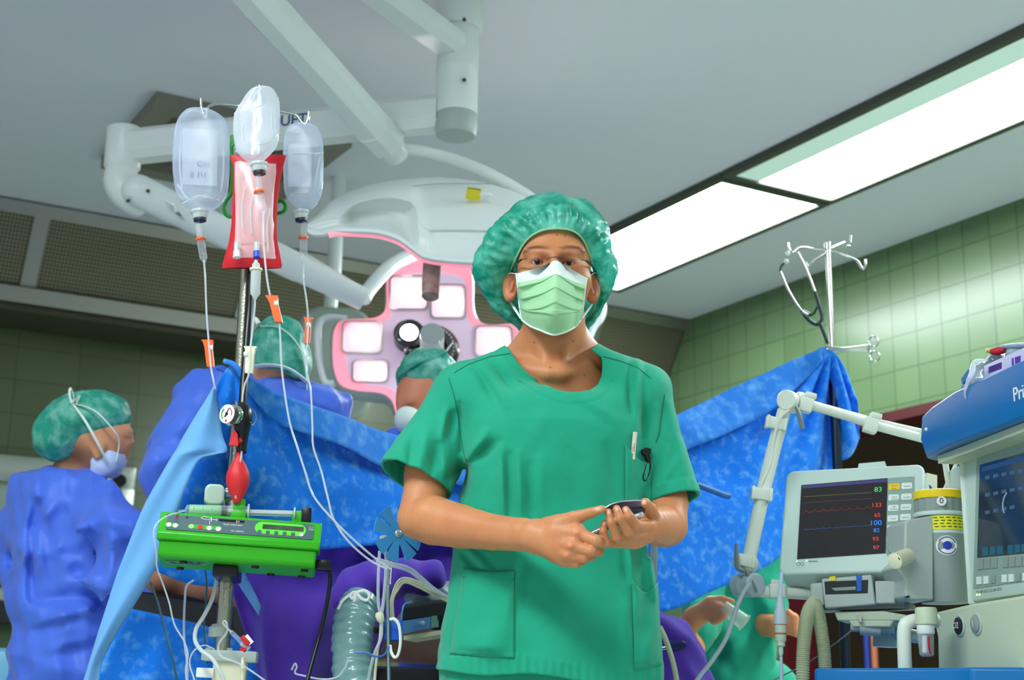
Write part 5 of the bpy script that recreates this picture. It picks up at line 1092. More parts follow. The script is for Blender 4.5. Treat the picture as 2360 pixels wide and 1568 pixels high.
b = MB(); b.loft([[LF.W(a, c_, w_) for a, c_ in shr(k)] for k, w_ in ((1.04, -.004), (1.02, .008), (.93, .010), (.88, .006))], cap=False); b.build('pink_glow_rim', M_lampp, l2)
b = MB(); b.add([LF.W(a, c_, .0065) for a, c_ in shr(.905)], [tuple(range(len(uvs)))]); b.build('face_plate', M_lampf, l2, smooth=0)  # lit plastic brightened by a faint emission of its own
for q in (((899, 640), (985, 718)), ((993, 660), (1072, 738)), ((790, 744), (879, 817)), ((813, 833), (894, 885)), ((1095, 755), (1180, 825)), ((1090, 838), (1170, 888)), ((925, 925), (1010, 990))):
    (x0, y0), (x1, y1) = q; a = LF.hit(x0, y0); c_ = LF.hit(x1, y1); mu, mv, w_, h_ = (a[0] + c_[0]) / 2, (a[1] + c_[1]) / 2, abs(c_[0] - a[0]), abs(a[1] - c_[1])
    b = MB(); b.loft([[LF.W(mu + u * k, mv + v * k, z) for u, v in rrect(w_, h_, .018)] for k, z in ((1.06, .007), (1.04, .016), (.95, .016), (.93, .008))], cap=False); rf = b.build('reflector', M_chrome, l2)
    b = MB(); b.add([LF.W(mu + u, mv + v, .009) for u, v in rrect(w_ * .95, h_ * .95, .016)], [tuple(range(24))]); b.build('diffuser', M_bulbp, rf, smooth=0)
    b = MB(); b.sph(LF.W(mu + .01, mv - .12 * h_, .012), (w_ * .30, .004, h_ * .28), 24); b.build('bulb', M_bulb, rf)
b = MB(); cc = LF.hit(995, 815); b.lathe(LF.W(*cc, .006), LF.z, [(.098, 0), (.098, .03), (.085, .045), (.055, .045), (.05, .02)], n=36); ringo = b.build('camera_ring', mat('ring_black', (22, 20, 30), rough=.12, spec=.9), l2)
b = MB(); [b.sph(LF.W(cc[0] + .078 * math.cos(t * .165), cc[1] + .078 * math.sin(t * .165), .052), .004, 8) for t in range(38)]; b.build('grip_studs', M_chrome, ringo)
b = MB(); b.cyl(LF.W(*cc, .0), LF.W(*cc, .16), .042, n=24); b.build('centre_handle', M_lampg, l2)
cb_ = LF.hit(943, 785); b = MB(); b.lathe(LF.W(*cb_, .01), LF.z, [(.055, 0), (.055, .05), (.042, .056)], n=28); sp_ = b.build('spot_housing', mat('ring_black', (22, 20, 30)), l2); b = MB(); b.sph(LF.W(*cb_, .055), .034, 18); b.build('spot_bulb', M_bulb, sp_)
b = MB(); b.tube([LF.P(*p, -.03) for p in ((800, 736), (760, 732), (738, 742), (732, 775), (736, 830), (746, 872), (758, 884), (795, 878))], .014, 12, k=5); b.build('side_handle', M_lampw, l2)
b = MB(); b.tube([LF.P(*p, -.06) for p in ((1185, 762), (1240, 700), (1300, 682), (1360, 684), (1384, 700), (1384, 728), (1366, 752), (1352, 790), (1348, 850), (1300, 880), (1185, 865))], .020, 12, k=5); b.build('side_handle', M_lampw, l2)
l3 = thing('equipment_panel', at(780, 830, 5.7), 'pale grey rounded equipment panel behind the glowing lamp', 'panel'); f = Fr(at(775, 830, 5.7), (1, .2, 0), (0, .1, 1)); b = MB(); a = f.hit(690, 700); c_ = f.hit(856, 968); b.prism([f.W((a[0] + c_[0]) / 2 + u, (a[1] + c_[1]) / 2 + v, 0) for u, v in rrect(c_[0] - a[0], a[1] - c_[1], .10, 8)], -f.z * .06); o_ = b.build('shell', mat('panel_sage', (150, 166, 152), rough=.5), l3, smooth=30); q = o_.modifiers.new('b', 'BEVEL'); q.width = .02; q.segments = 3; q.limit_method = 'ANGLE'
b = MB(); b.tube([f.P(760, 720, -.05), f.P(770, 640, -.05), V((f.P(770, 640, -.05).x, f.P(770, 640, -.05).y, ZC))], .03, 12); b.build('stem', M_lampw, l3)
# ------------------------------------------------------------------ drapes
M_drape = cloth('drape_blue', (22, 130, 240), var=(42, (100, 176, 246), .12, .62), transl=.18, bump=(500, .2)); M_drapel = cloth('drape_blue_pale', (120, 182, 240), transl=.2, bump=(500, .2)); M_drapem = cloth('drape_blue_hem', (44, 132, 228), var=(34, (104, 174, 242), .14, .6), transl=.2, bump=(500, .2))
def sheet(b, pairs, nu, nv, fold=None, k=8):
    T_ = spline([at(*p[0]) for p in pairs], k); B_ = spline([at(*p[1]) for p in pairs], k); G = []
    for i in range(nv + 1):
        v = i / nv; row = []
        for j in range(len(T_)):
            p = T_[j].lerp(B_[j], v)
            if fold: p = p + fold(p, j / (len(T_) - 1), v)
            row.append(p)
        G.append(row)
    return b.grid(G)
PAIRS = [((497, 893, 2.965), (345, 1312, 3.05)), ((518, 856, 2.955), (440, 1347, 3.07)), ((541, 837, 2.945), (525, 1347, 3.09)), ((572, 868, 2.965), (590, 1292, 3.09)), ((640, 905, 3.03), (700, 1271, 3.14)),
         ((800, 962, 3.2), (860, 1257, 3.2)), ((935, 1012, 3.33), (1040, 1237, 3.3)), ((1250, 1060, 3.5), (1270, 1380, 3.5)), ((1500, 985, 3.7), (1510, 1412, 3.62)), ((1620, 928, 3.8), (1640, 1364, 3.72)),
         ((1760, 862, 3.88), (1790, 1290, 3.85)), ((1860, 818, 3.90), (1860, 1190, 3.93)), ((1908, 801, 3.89), (1922, 1078, 3.985)), ((1945, 845, 3.91), (1960, 1052, 4.0)), ((1968, 905, 3.95), (1981, 1010, 4.02))]
PKR = at(1912, 800, 3.92); PKL = at(541, 837, 2.95)
def dfold(p, u, v):
    e = min(1, v * 4) * min(1, (1 - v) * 6 + .3); d = .040 * (abs(mnoise.noise(p * 3.2)) - .2) + .012 * (abs(mnoise.noise(p * 9)) - .2)
    if u > .55:
        q = p - PKR; a = math.atan2(q.z, q.x); r = q.length; d += .034 * (1 - 2 * abs(math.sin(a * 8.5 + .8))) * min(1, r / .12) * max(0, 1 - r / .75) + .026 * math.sin(a * 7 + .5) * min(1, r / .2) * max(0, 1 - r / 1.0)
    if u < .42:
        q = p - PKL; a = math.atan2(q.z, q.x); r = q.length; d += .024 * (1 - 2 * abs(math.sin(a * 6))) * min(1, r / .12) * max(0, 1 - r / .6)
    return V((0, d * e, 0))
dr = thing('surgical_drape', at(1000, 1250, 3.35), 'large bright blue surgical drape hung between the two infusion stands', 'drape')
b = MB(); sheet(b, PAIRS, 0, 40, dfold, 12); b.build('sheet', M_drape, dr, smooth=180, solid=.002)
HEM = [((570, 868, 2.955), (566, 900, 2.975)), ((610, 893, 2.99), (624, 960, 3.02)), ((660, 916, 3.03), (680, 992, 3.05)), ((760, 950, 3.13), (790, 1035, 3.13)), ((935, 1012, 3.31), (945, 1095, 3.28)), ((1250, 1060, 3.48), (1250, 1140, 3.45)), ((1500, 985, 3.68), (1505, 1075, 3.64)), ((1586, 945, 3.75), (1590, 1038, 3.72)), ((1680, 900, 3.82), (1690, 990, 3.78)), ((1770, 858, 3.86), (1778, 945, 3.84)), ((1840, 826, 3.885), (1850, 885, 3.87)), ((1892, 806, 3.88), (1895, 830, 3.88))]
b = MB(); sheet(b, HEM, 0, 8, lambda p, u, v: V((0, -.014 - .008 * math.sin(u * 40) * v + .030 * (abs(mnoise.noise(p * 5)) - .2) + .014 * (abs(mnoise.noise(p * 13)) - .2), .010 * mnoise.noise(p * 7) * v))); b.build('folded_hem', M_drapem, dr, smooth=180, solid=.002)
FL = [(893, 491, 498), (950, 455, 505), (1000, 424, 512), (1030, 408, 523), (1043, 401, 500), (1058, 393, 459), (1126, 356, 428), (1181, 328, 411), (1275, 290, 375), (1330, 268, 345), (1395, 246, 306), (1450, 228, 272), (1520, 206, 234), (1568, 191, 226), (1640, 170, 205)]
b = MB(); sheet(b, [((xl, y, 2.945 - .02 * min(1, i / 5)), (xr, y + (4 if xr < 520 else 8), 2.955 - .03 * min(1, i / 6))) for i, (y, xl, xr) in enumerate(FL)], 0, 10, lambda p, u, v: V((0, -.012 * math.sin(math.pi * v) + .006 * math.sin(v * 7 + u * 9) + .004 * mnoise.noise(p * 8), 0)), 6); b.build('pale_flap', M_drapel, dr, smooth=180, solid=.002)  # light on the flap is painted in as paler drape colour
b = MB(); b.tube([at(x, y, q) for x, y, q in ((520, 834, 2.95), (534, 838, 2.935), (548, 850, 2.93), (556, 866, 2.935))], .006, 10, k=4); b.build('twisted_tie', M_drapem, dr)
b = MB(); sheet(b, [((526, 1302, 3.15), (556, 1300, 3.155)), ((548, 1345, 3.155), (580, 1352, 3.16)), ((580, 1395, 3.16), (600, 1392, 3.165)), ((612, 1446, 3.165), (620, 1440, 3.17)), ((640, 1508, 3.165), (644, 1504, 3.17)), ((652, 1570, 3.16), (655, 1566, 3.165))], 0, 4); b.build('pale_edge', M_drapel, dr, smooth=180, solid=.002)
# cloth over the table edge below, patient's arm, table
lowd = MB(); sheet(lowd, [((296, 1402, 3.08), (150, 1700, 3.04)), ((380, 1420, 3.12), (330, 1700, 3.10)), ((470, 1442, 3.16), (450, 1700, 3.14)), ((560, 1470, 3.2), (540, 1700, 3.18)), ((645, 1502, 3.24), (650, 1700, 3.22))], 0, 20, lambda p, u, v: V((0, .035 * (abs(math.sin(u * 11 + v)) - .5) * v + .03 * (abs(mnoise.noise(p * 6)) - .2), 0)))
one(lowd, 'table_drape', M_drape, 'deep blue cloth hanging from the table edge below the bare arm', 'drape', smooth=180, solid=.002)
pt = thing('person', at(480, 1390, 3.4), 'patient lying under the covers, only a bare arm showing below the drape, its shade put into the skin colour', 'person')
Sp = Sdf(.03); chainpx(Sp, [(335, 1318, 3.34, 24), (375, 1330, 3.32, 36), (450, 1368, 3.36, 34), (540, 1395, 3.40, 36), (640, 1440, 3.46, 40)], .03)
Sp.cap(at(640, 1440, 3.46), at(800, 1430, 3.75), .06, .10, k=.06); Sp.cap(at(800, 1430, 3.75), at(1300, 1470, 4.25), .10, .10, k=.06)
pos, qd = mesh_sdf(Sp, (-1.4, 3.1, .6), (.7, 4.5, 1.3), .008, smooth=2); np_mesh('body', pos, qd, [M_skin], pt, colors=np.tile([150, 104, 80], (len(pos), 1)))  # arm's skin darkened to paint the shade under the drape
tb = thing('operating_table', at(800, 1500, 3.5).xy.to_3d(), 'operating table with black pad, side rail and dark column', 'operating table')
M_pad = mat('pad_black', (14, 14, 18), rough=.55); M_rail = mat('rail_steel', (190, 200, 210), rough=.18, metal=1)
T0, T1 = at(270, 1385, 3.14), at(700, 1510, 3.34); b = MB(); td = V((T1.x - T0.x, T1.y - T0.y, 0)); z0 = T1.z - .05
b.prism([at(290, 1362, 3.2), at(420, 1372, 3.26), at(540, 1402, 3.32), at(660, 1452, 3.38), at(660, 1520, 3.36), at(540, 1475, 3.28), at(420, 1448, 3.22), at(290, 1412, 3.15)], (.15, .5, 0)); b.build('arm_board', M_pad, tb, smooth=0)
b = MB(); b.prism([at(922, 1396, 3.06), at(1060, 1374, 3.12), at(1062, 1424, 3.12), at(922, 1436, 3.06)], (.1, .55, 0)); o_ = b.build('pad', M_pad, tb, smooth=30); q = o_.modifiers.new('b', 'BEVEL'); q.width = .008; q.segments = 3
b = MB(); b.prism([at(926, 1432, 3.05), at(1000, 1421, 3.09), at(1000, 1446, 3.09), at(926, 1460, 3.05)], (.004, .02, 0)); rl = b.build('side_rail', mat('rail_blue_reflection', (96, 146, 196), rough=.3, metal=.35), tb, smooth=0); b = MB(); c = at(976, 1438, 3.072); d = V((-.25, -1, 0)).normalized(); b.cyl(c, c + d * .008, .006); b.build('bolt', M_chrome, rl); b = MB(); b.prism([at(994, 1421, 3.085), at(1006, 1419, 3.09), at(1006, 1445, 3.09), at(994, 1447, 3.085)], (.004, .022, 0)); b.build('end_stop', mat('end_stop', (90, 140, 120), rough=.4), rl)  # steel rail's blue reflection is put into its base colour
b = MB(); b.prism([at(930, 1466, 3.08), at(1020, 1452, 3.12), at(1020, 1462, 3.12), at(930, 1476, 3.08)], (.02, .1, 0)); b.build('under_frame', M_cream, tb, smooth=0)
tc = at(960, 1500, 3.6); b = MB(); b.box((at(985, 1500, 3.4).x, 3.50, .46), (.46, .30, .86), .02); b.box((tc.x + .15, 3.65, .06), (.6, .9, .12), .03); b.build('column', M_pad, tb, smooth=30)
b = MB(); b.box((at(918, 1530, 3.2).x, 3.2, .42), (.032, .04, .84), .004); b.build('leg', mat('table_leg_brown', (70, 56, 34), rough=.5), tb, smooth=30)
cb2 = thing('bag', at(985, 1375, 3.2), 'pale crumpled plastic bag lying on the black table pad beside the white leads', 'bag'); Sb = Sdf(.02); chainpx(Sb, [(955, 1376, 3.22, 20), (990, 1370, 3.24, 24), (1050, 1366, 3.26, 24)], .02); Sb.post = lambda d, X: d - .006 * (1 - 2 * np.abs(vnoise(X, 45))) 
pos, qd = mesh_sdf(Sb, (-.4, 3.05, .9), (.0, 3.4, 1.12), .005, smooth=1); np_mesh('film', pos, qd, [mat('bag_pale', (168, 184, 200), rough=.25, spec=.8)], cb2)
# purple covers
M_purple = cloth('cover_purple', (76, 44, 158), var=(4, (88, 54, 176), .3), rough=.75, bump=(600, .15))
b = MB(); sheet(b, [((520, 1308, 3.20), (640, 1720, 3.16)), ((560, 1290, 3.20), (668, 1720, 3.14)), ((640, 1275, 3.22), (700, 1720, 3.10)), ((720, 1262, 3.25), (745, 1720, 3.10)), ((800, 1250, 3.28), (790, 1700, 3.2)), ((880, 1245, 3.31), (850, 1560, 3.30)), ((960, 1238, 3.33), (930, 1400, 3.32)), ((1070, 1228, 3.36), (1060, 1376, 3.34))], 0, 30,
    lambda p, u, v: V((0, -.05 * math.exp(-((u - .33) / .13) ** 2) * min(1, v * 2.5) + .045 * (abs(math.sin(u * 11 + v * 2.4 + .6 * mnoise.noise(p * 4))) - .5) * min(1, v * 3) + .05 * (abs(mnoise.noise(p * 5)) - .2) * min(1, v * 4) + .03 * (abs(mnoise.noise(p * 12)) - .2), 0)))
one(b, 'patient_cover', M_purple, 'purple cloth covering the patient beside the green pump', 'cloth', smooth=180, solid=.003)
S6 = Sdf(.03); chainpx(S6, [(800, 1368, 3.10, 38), (838, 1345, 3.12, 40), (905, 1332, 3.16, 36), (990, 1330, 3.2, 40)], .04); S6.post = lambda d, X: d - .008 * np.sin(X[:, 0] * 90 + 3 * np.sin(X[:, 2] * 30)) * .5 - .004 * vnoise(X, 30)
pos, qd = mesh_sdf(S6, (-.6, 2.95, .85), (.1, 3.4, 1.2), .006, smooth=2); o_ = np_mesh('purple_sleeve', pos, qd, [M_purple]); tag(o_, 'gathered purple cloth bulge from which the grey-green hose comes', 'cloth')
S6 = Sdf(.03); chainpx(S6, [(1490, 1520, 3.42, 115), (1520, 1640, 3.42, 115), (1520, 1900, 3.42, 120)], .05); S6.post = lambda d, X: d - .016 * (1 - 2 * np.abs(vnoise(X, 13, 1.))) - .007 * (1 - 2 * np.abs(vnoise(X, 33)))
pos, qd = mesh_sdf(S6, (.05, 3.1, .45), (.55, 3.75, 1.2), .008, smooth=2); o_ = np_mesh('patient_cover', pos, qd, [M_purple]); tag(o_, 'rounded purple cover bulging out behind the right hip of the man in front', 'cloth')
hn = thing('cylinder_grip', at(1555, 1488, 3.25), 'dark blue cylindrical handle in front of the rounded purple cover', 'handle'); b = MB(); b.tube([at(1542, 1494, 3.25), at(1548, 1493, 3.25), at(1574, 1487, 3.25), at(1580, 1486, 3.25)], [.008, .011, .011, .006], 14); b.build('grip', mat('grip_navy', (22, 20, 92), rough=.6), hn); b = MB(); b.tube([at(1505, 1498, 3.27), at(1545, 1493, 3.25)], .006, 10); b.build('rod', M_chrome, hn)
# warm-air hose
hs = thing('air_hose', at(815, 1568, 3.0), 'grey-green plastic-sleeved hose tied with white cord, running down from the purple cover', 'hose'); pts = spline([at(838, 1375, 3.04), at(822, 1410, 3.02), at(812, 1460, 3.0), at(812, 1520, 2.99), at(818, 1580, 2.98), at(822, 1660, 2.98)], 16); rr = []; 
for i in range(len(pts)): rr.append((.030 + .012 * min(1, i / 12)) * (1 + .035 * math.sin(i * 1.1) + .02 * math.sin(i * .37)))
b = MB(); b.tube(pts, rr, 28); hv = b.v; 
for i in range(len(hv)): hv[i] = hv[i] + V((.003 * mnoise.noise(hv[i] * 40), .003 * mnoise.noise(hv[i] * 40 + V((9, 0, 0))), 0))
b.build('sleeve', mat('hose_sage', (120, 158, 158), rough=.22, spec=.8, bump=(45, .5)), hs)
for L in ([(780, 1405), (790, 1385), (812, 1368), (822, 1366)], [(822, 1366), (840, 1362), (851, 1372), (846, 1384), (832, 1380), (822, 1366)], [(822, 1366), (818, 1382), (814, 1392)], [(822, 1366), (812, 1380), (808, 1372), (816, 1364)]):
    b = MB(); b.tube([at(x, y, 2.985) for x, y in L], .0032, 8, k=5); b.build('tie_cord', M_white, hs)
# blue tube holder wheel
th = thing('tube_holder', at(893, 1480, 2.97), 'blue slotted tube-holder wheel on a thin steel stem clamped to the table rail', 'tube holder'); M_wheel = mat('wheel_blue', (66, 146, 204), rough=.3, spec=.6)
wf = Fr(at(917, 1231, 2.93), (.74, .60, .04), (-.14, .0, 1)); R_ = .058
def wheel_poly():
    o = []
    for k in range(8):
        a0_ = k * math.pi / 4 + .12; a1_ = (k + 1) * math.pi / 4 + .12; hw = .06 if k % 2 else .17
        for t in range(6): a = a0_ + hw + (a1_ - a0_ - .06 - .17) * t / 5 + (0 if k % 2 else 0); o.append((R_ * math.cos(a), R_ * math.sin(a)))
        ra = .020 if k % 2 == 0 else .022; hb = .05 if k % 2 == 0 else .13
        am = a1_ + 0; o += [(.03 * math.cos(am - hb), .03 * math.sin(am - hb)), (ra * math.cos(am - hb * .5), ra * math.sin(am - hb * .5)), (ra * math.cos(am + hb * .5), ra * math.sin(am + hb * .5)), (.03 * math.cos(am + hb), .03 * math.sin(am + hb))]
    return o
b = MB(); wf.poly(b, wheel_poly(), -.0015, .0015); b.build('wheel', M_wheel, th, smooth=0)
b = MB(); b.sph(wf.W(0, 0, .002), (.0085, .0085, .004), 16, M=Matrix((wf.x, wf.y, wf.z)).transposed()); b.build('hub_rivet', mat('rivet_grey', (176, 180, 176), rough=.35, metal=.4), th)
b = MB(); b.tube([at(897, 1600, 2.97), at(895, 1500, 2.97), at(894, 1380, 2.965), at(895, 1345, 2.96)], .0042, 10); b.build('stem', M_rail, th)
sp = spline([at(895, 1348, 2.96), at(897, 1318, 2.955), at(899, 1290, 2.95), at(902, 1262, 2.945)], 14); b = MB(); b.tube(sp, [.0052 if i % 2 else .0036 for i in range(len(sp))], 12); b.build('spring_neck', M_chrome, th)
b = MB(); b.bar(at(907, 1428, 2.995), at(907, 1478, 2.995), .036, .04, up=(0, 1, 0), bev=.004); b.build('clamp', mat('clamp_blue', (22, 96, 214), rough=.4), th, smooth=30)
b = MB(); b.cyl(at(863, 1453, 2.975), at(886, 1452, 2.985), .007, n=14); b.build('clamp_screw', M_black, th)
# leads and lines round the tube holder
def lead(pts, r, m, label, group=None): b = MB(); b.tube([at(*p) for p in pts], r, 8, k=6); return one(b, 'cable', m, label, 'cable', group)
GC = 'white monitoring leads arching over the black pad'; LC = 'one of the white leads arching from the steel stem over the black pad'
for k in range(3): lead([(902 + 3 * k, 1440, 2.99), (901 + 2 * k, 1390 - 2 * k, 2.985), (912 + 3 * k, 1350 + 4 * k, 2.985), (930 + 2 * k, 1333 + 5 * k, 2.99), (965, 1342 + 6 * k, 3.0), (1000, 1362 + 5 * k, 3.02), (1050, 1390 + 3 * k, 3.06)], .0026, M_cabb, LC, GC)
for k in range(2): lead([(868, 1288 + 6 * k, 2.89), (900, 1298 + 6 * k, 2.91), (940, 1308 + 8 * k, 2.95), (970, 1330 + 8 * k, 2.98), (1000, 1356 + 6 * k, 3.01), (1045, 1385, 3.06)], .0028, M_line, 'one of the two clear lines passing behind the blue wheel towards the man', 'clear lines behind the blue wheel')
b = MB(); b.tube([at(875, 1270, 2.935), at(872, 1330, 2.94), at(872, 1390, 2.95), at(879, 1430, 2.955), at(878, 1470, 2.955), at(862, 1510, 2.955), at(850, 1560, 2.955), at(845, 1620, 2.955)], .0032, 8, k=6); o1 = one(b, 'tube', M_line, 'clear tube hanging left of the steel stem with a beige connector', 'tube')
t2 = thing('tube', at(886, 1250, 2.93), 'cloudy tube with cream connector hanging in front of the blue wheel', 'tube'); b = MB(); b.tube([at(886, 1250, 2.925), at(890, 1290, 2.93), at(888, 1340, 2.94), at(882, 1400, 2.95), at(876, 1425, 2.955)], .0034, 8, k=6); b.build('line', M_line, t2)
b = MB(); b.lathe(at(883, 1236, 2.92), at(886, 1252, 2.925) - at(883, 1236, 2.92), [(.007, 0), (.0085, .006), (.006, .013), (.0045, .016)]); b.build('connector', M_cream, t2)
b = MB(); b.lathe(at(872, 1412, 2.95), at(880, 1436, 2.955) - at(872, 1412, 2.95), [(.006, 0), (.009, .006), (.008, .016), (.004, .022)]); b.build('connector', M_cream, t2)
lead([(878, 1436, 2.96), (876, 1470, 2.96), (870, 1500, 2.96), (864, 1560, 2.96), (860, 1640, 2.96)], .0030, M_cabb, 'beige lead hanging straight down left of the blue clamp')
lead([(899, 1428, 2.95), (910, 1428, 2.945), (920, 1444, 2.945), (923, 1480, 2.945), (918, 1508, 2.945), (910, 1516, 2.945), (902, 1505, 2.95), (899, 1488, 2.955)], .0032, M_cabw, 'white lead forming a loop in front of the blue clamp')
lead([(672, 1545, 2.93), (680, 1530, 2.93), (684, 1538, 2.93), (680, 1552, 2.93), (700, 1558, 2.93), (740, 1566, 2.93), (775, 1562, 2.93), (795, 1540, 2.93), (802, 1520, 2.93)], .0018, M_line, 'fine clear line curling at the bottom beside the grey-green hose')
lead([(818, 1504, 2.93), (845, 1505, 2.93), (865, 1514, 2.93), (885, 1510, 2.94), (897, 1490, 2.95)], .0020, mat('lead_blue', (60, 110, 190), rough=.3), 'thin blue lead crossing from the hose to the steel stem')
lead([(925, 1430, 2.99), (928, 1405, 2.99), (934, 1392, 2.995), (950, 1387, 3.0)], .0020, M_wheel, 'short blue wire bent up from the rail over the black pad')
lead([(1605, 1117, 3.66), (1640, 1130, 3.68), (1668, 1141, 3.7), (1680, 1143, 3.71)], .009, mat('rod_blue', (30, 100, 170), rough=.5), 'blue rod pushing against the drape to the right of the man')
b = MB(); b.cyl(at(1506, 1250, 3.45), at(1500, 1420, 3.45), .011); b.cyl(at(1500, 1420, 3.45), (at(1500, 1420, 3.45).x, 3.45, .0), .011); one(b, 'table_post', mat('post_grey', (150, 165, 170), rough=.3, metal=.6), 'grey steel post standing behind the elbow on the right', 'post')
lead([(1520, 1445, 3.10), (1532, 1470, 3.10), (1546, 1510, 3.09), (1558, 1560, 3.08), (1568, 1640, 3.08)], .0058, M_cabb, 'thick beige cable hanging just right of the man, in front of the purple cover')
# ------------------------------------------------------------------ right side: stand, arm, monitor, anaesthesia machine
M_bezel = mat('bezel_mint', (196, 214, 206), rough=.4); M_keys = mat('key_panel', (142, 164, 154), rough=.45); M_key = mat('key_white', (222, 232, 226), rough=.4); M_scr = mat('screen_dark', (30, 34, 40), rough=.1, spec=.7, var=(5, (52, 34, 34), .25))
M_yel = mat('yellow_plastic', (244, 206, 20), rough=.4); M_blue = mat('machine_blue', (10, 106, 172), rough=.35, bump=(260, .05)); M_cream2 = mat('machine_cream', (190, 202, 176), rough=.45); M_mid = mat('grey_mid', (140, 152, 148), rough=.4); M_lever = mat('lever_grey', (120, 128, 128), rough=.35)
M_armw = mat('arm_white', (222, 228, 214), rough=.35)
def glow(name, rgb, es=1.0): return mat(name, rgb, emit=rgb, es=es)
def solveY(a, px, py, d):
    """point seen at a photo point whose offset from a is square to direction d"""
    r = ray(px, py); return CAM + r * ((a - CAM).dot(d) / r.dot(d))
# --- right infusion stand
YR = 3.94
st2 = thing('infusion_stand', at(1925, 1072, YR).xy.to_3d(), 'steel infusion stand at the right end of the drape, its four hooks above the cloth', 'infusion stand')
tp = at(1908, 562, YR); bx = tp.x
b = MB(); b.cyl((bx, YR, .05), tp, .0085); b.build('pole', M_chrome, st2); b = MB(); b.lathe(tp, (0, 0, 1), [(.0085, -.02), (.0105, -.018), (.0105, .002), (.008, .004)]); b.build('top_cap', M_chrome, st2)
b = MB(); b.cyl((bx, YR, .04), (bx, YR, at(1918, 870, YR).z), .0135); b.build('lower_pole', mat('pole_dark', (44, 56, 70), rough=.3, metal=.8), st2)
b = MB()
for a in range(5):
    d = V((math.cos(a * 1.2566), math.sin(a * 1.2566), 0)); b.tube([V((bx, YR, .09)), V((bx, YR, .07)) + d * .15, V((bx, YR, .045)) + d * .30], [.018, .012], 10)
b.build('base', M_chrome, st2)
for L in ([(1906, 575, 3.94), (1870, 572, 3.93), (1845, 570, 3.91), (1834, 576, 3.90), (1826, 582, 3.89), (1819, 574, 3.89), (1817, 560, 3.89)], [(1912, 578, 3.94), (1950, 591, 3.93), (1975, 602, 3.91), (1983, 614, 3.90), (1989, 620, 3.89), (1995, 612, 3.89), (1995, 598, 3.89)],
          [(1912, 574, 3.94), (1935, 564, 4.0), (1946, 560, 4.03), (1951, 567, 4.04), (1957, 567, 4.05), (1960, 560, 4.05), (1961, 543, 4.05)], [(1906, 583, 3.94), (1884, 596, 4.0), (1868, 608, 4.04), (1862, 620, 4.05), (1858, 616, 4.05), (1858, 602, 4.05)]):
    b = MB(); b.tube([at(*p) for p in L], .0040, 10, k=6); b.build('hook_arm', M_chrome, st2)
sc_ = thing('stethoscope', at(1840, 700, 3.88), 'stethoscope with dark tubing hanging by its headset from a hook of the right stand', 'stethoscope'); M_rub = mat('rubber_teal', (30, 58, 60), rough=.4)
for L in ([(1812, 605), (1806, 608), (1800, 615), (1798, 625)], ): b = MB(); b.tube([at(x, y, 3.87) for x, y in L], .003, 8, k=4); b.build('ear_bend', M_rub, sc_)
for L in ([(1798, 625), (1815, 665), (1835, 700), (1850, 720)], [(1838, 582), (1852, 608), (1868, 645), (1878, 672)]): b = MB(); b.tube([at(x, y, 3.875) for x, y in L], .0036, 10, k=5); b.build('ear_tube', M_chrome, sc_)
for x, y in ((1812, 603), (1815, 584)): b = MB(); b.sph(at(x, y, 3.865), .0075, 12); b.build('ear_tip', M_cloudy, sc_)
b = MB(); b.tube([at(x, y, 3.875) for x, y in ((1848, 716), (1862, 736), (1880, 748), (1891, 742), (1894, 725), (1886, 698), (1878, 672))], .0055, 10, k=6); b.tube([at(x, y, 3.875) for x, y in ((1890, 745), (1900, 770), (1908, 792))], .0055, 10, k=4); b.tube([at(x, y, 3.885) for x, y in ((1866, 728), (1876, 722), (1883, 708))], .0035, 8, k=4); b.build('tubing', M_rub, sc_)
b = MB(); b.tube([at(1850, 717, 3.87), at(1864, 726, 3.865)], [.006, .008], 12); b.build('chest_piece', M_chrome, sc_)
fc = thing('surgical_clamp', at(1960, 800, 3.86), 'steel scissor-handled clamp pinching the drape peak to the right stand', 'surgical clamp')
for L, cx2, cy2 in (([(1905, 800), (1945, 803), (1995, 797), (2003, 796)], 2013, 788), ([(1905, 806), (1945, 807), (1998, 808), (2006, 812)], 2016, 822)):
    b = MB(); b.tube([at(x, y, 3.86) for x, y in L], .0028, 8, k=5); b.tube([at(cx2 + 11 * math.cos(t * .35), cy2 + 12 * math.sin(t * .35), 3.86) for t in range(19)], .0022, 8); b.build('blade', M_chrome, fc)
b = MB(); b.bar(at(2001, 794, 3.862), at(2003, 812, 3.862), .005, .004); b.build('ratchet', M_chrome, fc)
# --- articulated support arm
ARM_END = at(2185, 1022, 3.02)
YA = 3.15
am = thing('support_arm', at(1815, 930, YA), 'white jointed support arm with cable clips and grey levers in front of the drape', 'support arm')
j0 = at(1820, 926, YA); jd = V((-.55, -1, -.05)).normalized(); b = MB(); b.lathe(j0 - jd * .03, jd, [(.020, 0), (.0235, .003), (.0235, .052), (.021, .056)], n=30); b.lathe(j0 + V((.018, .01, .004)), (1, .1, -.12), [(.021, 0), (.021, .012), (.015, .022)], n=24); b.build('joint', M_armw, am)
b = MB(); b.tube([at(1808, 946, YA), at(1790, 1010, YA), at(1762, 1120, YA), at(1722, 1308, YA)], .0155, 18); b.build('upright_tube', M_armw, am)
b = MB(); b.tube([at(1850, 929, YA), at(1960, 962, YA), at(2030, 985, YA), at(2125, 1010, YA), ARM_END], .0105, 16); b.tube([at(1850, 924, YA + .01), at(1960, 955, YA + .01), at(2020, 972, YA + .01), at(2125, 996, YA + .01), ARM_END + V((0, 0, .014))], .007, 12); b.build('upper_tube', M_armw, am)
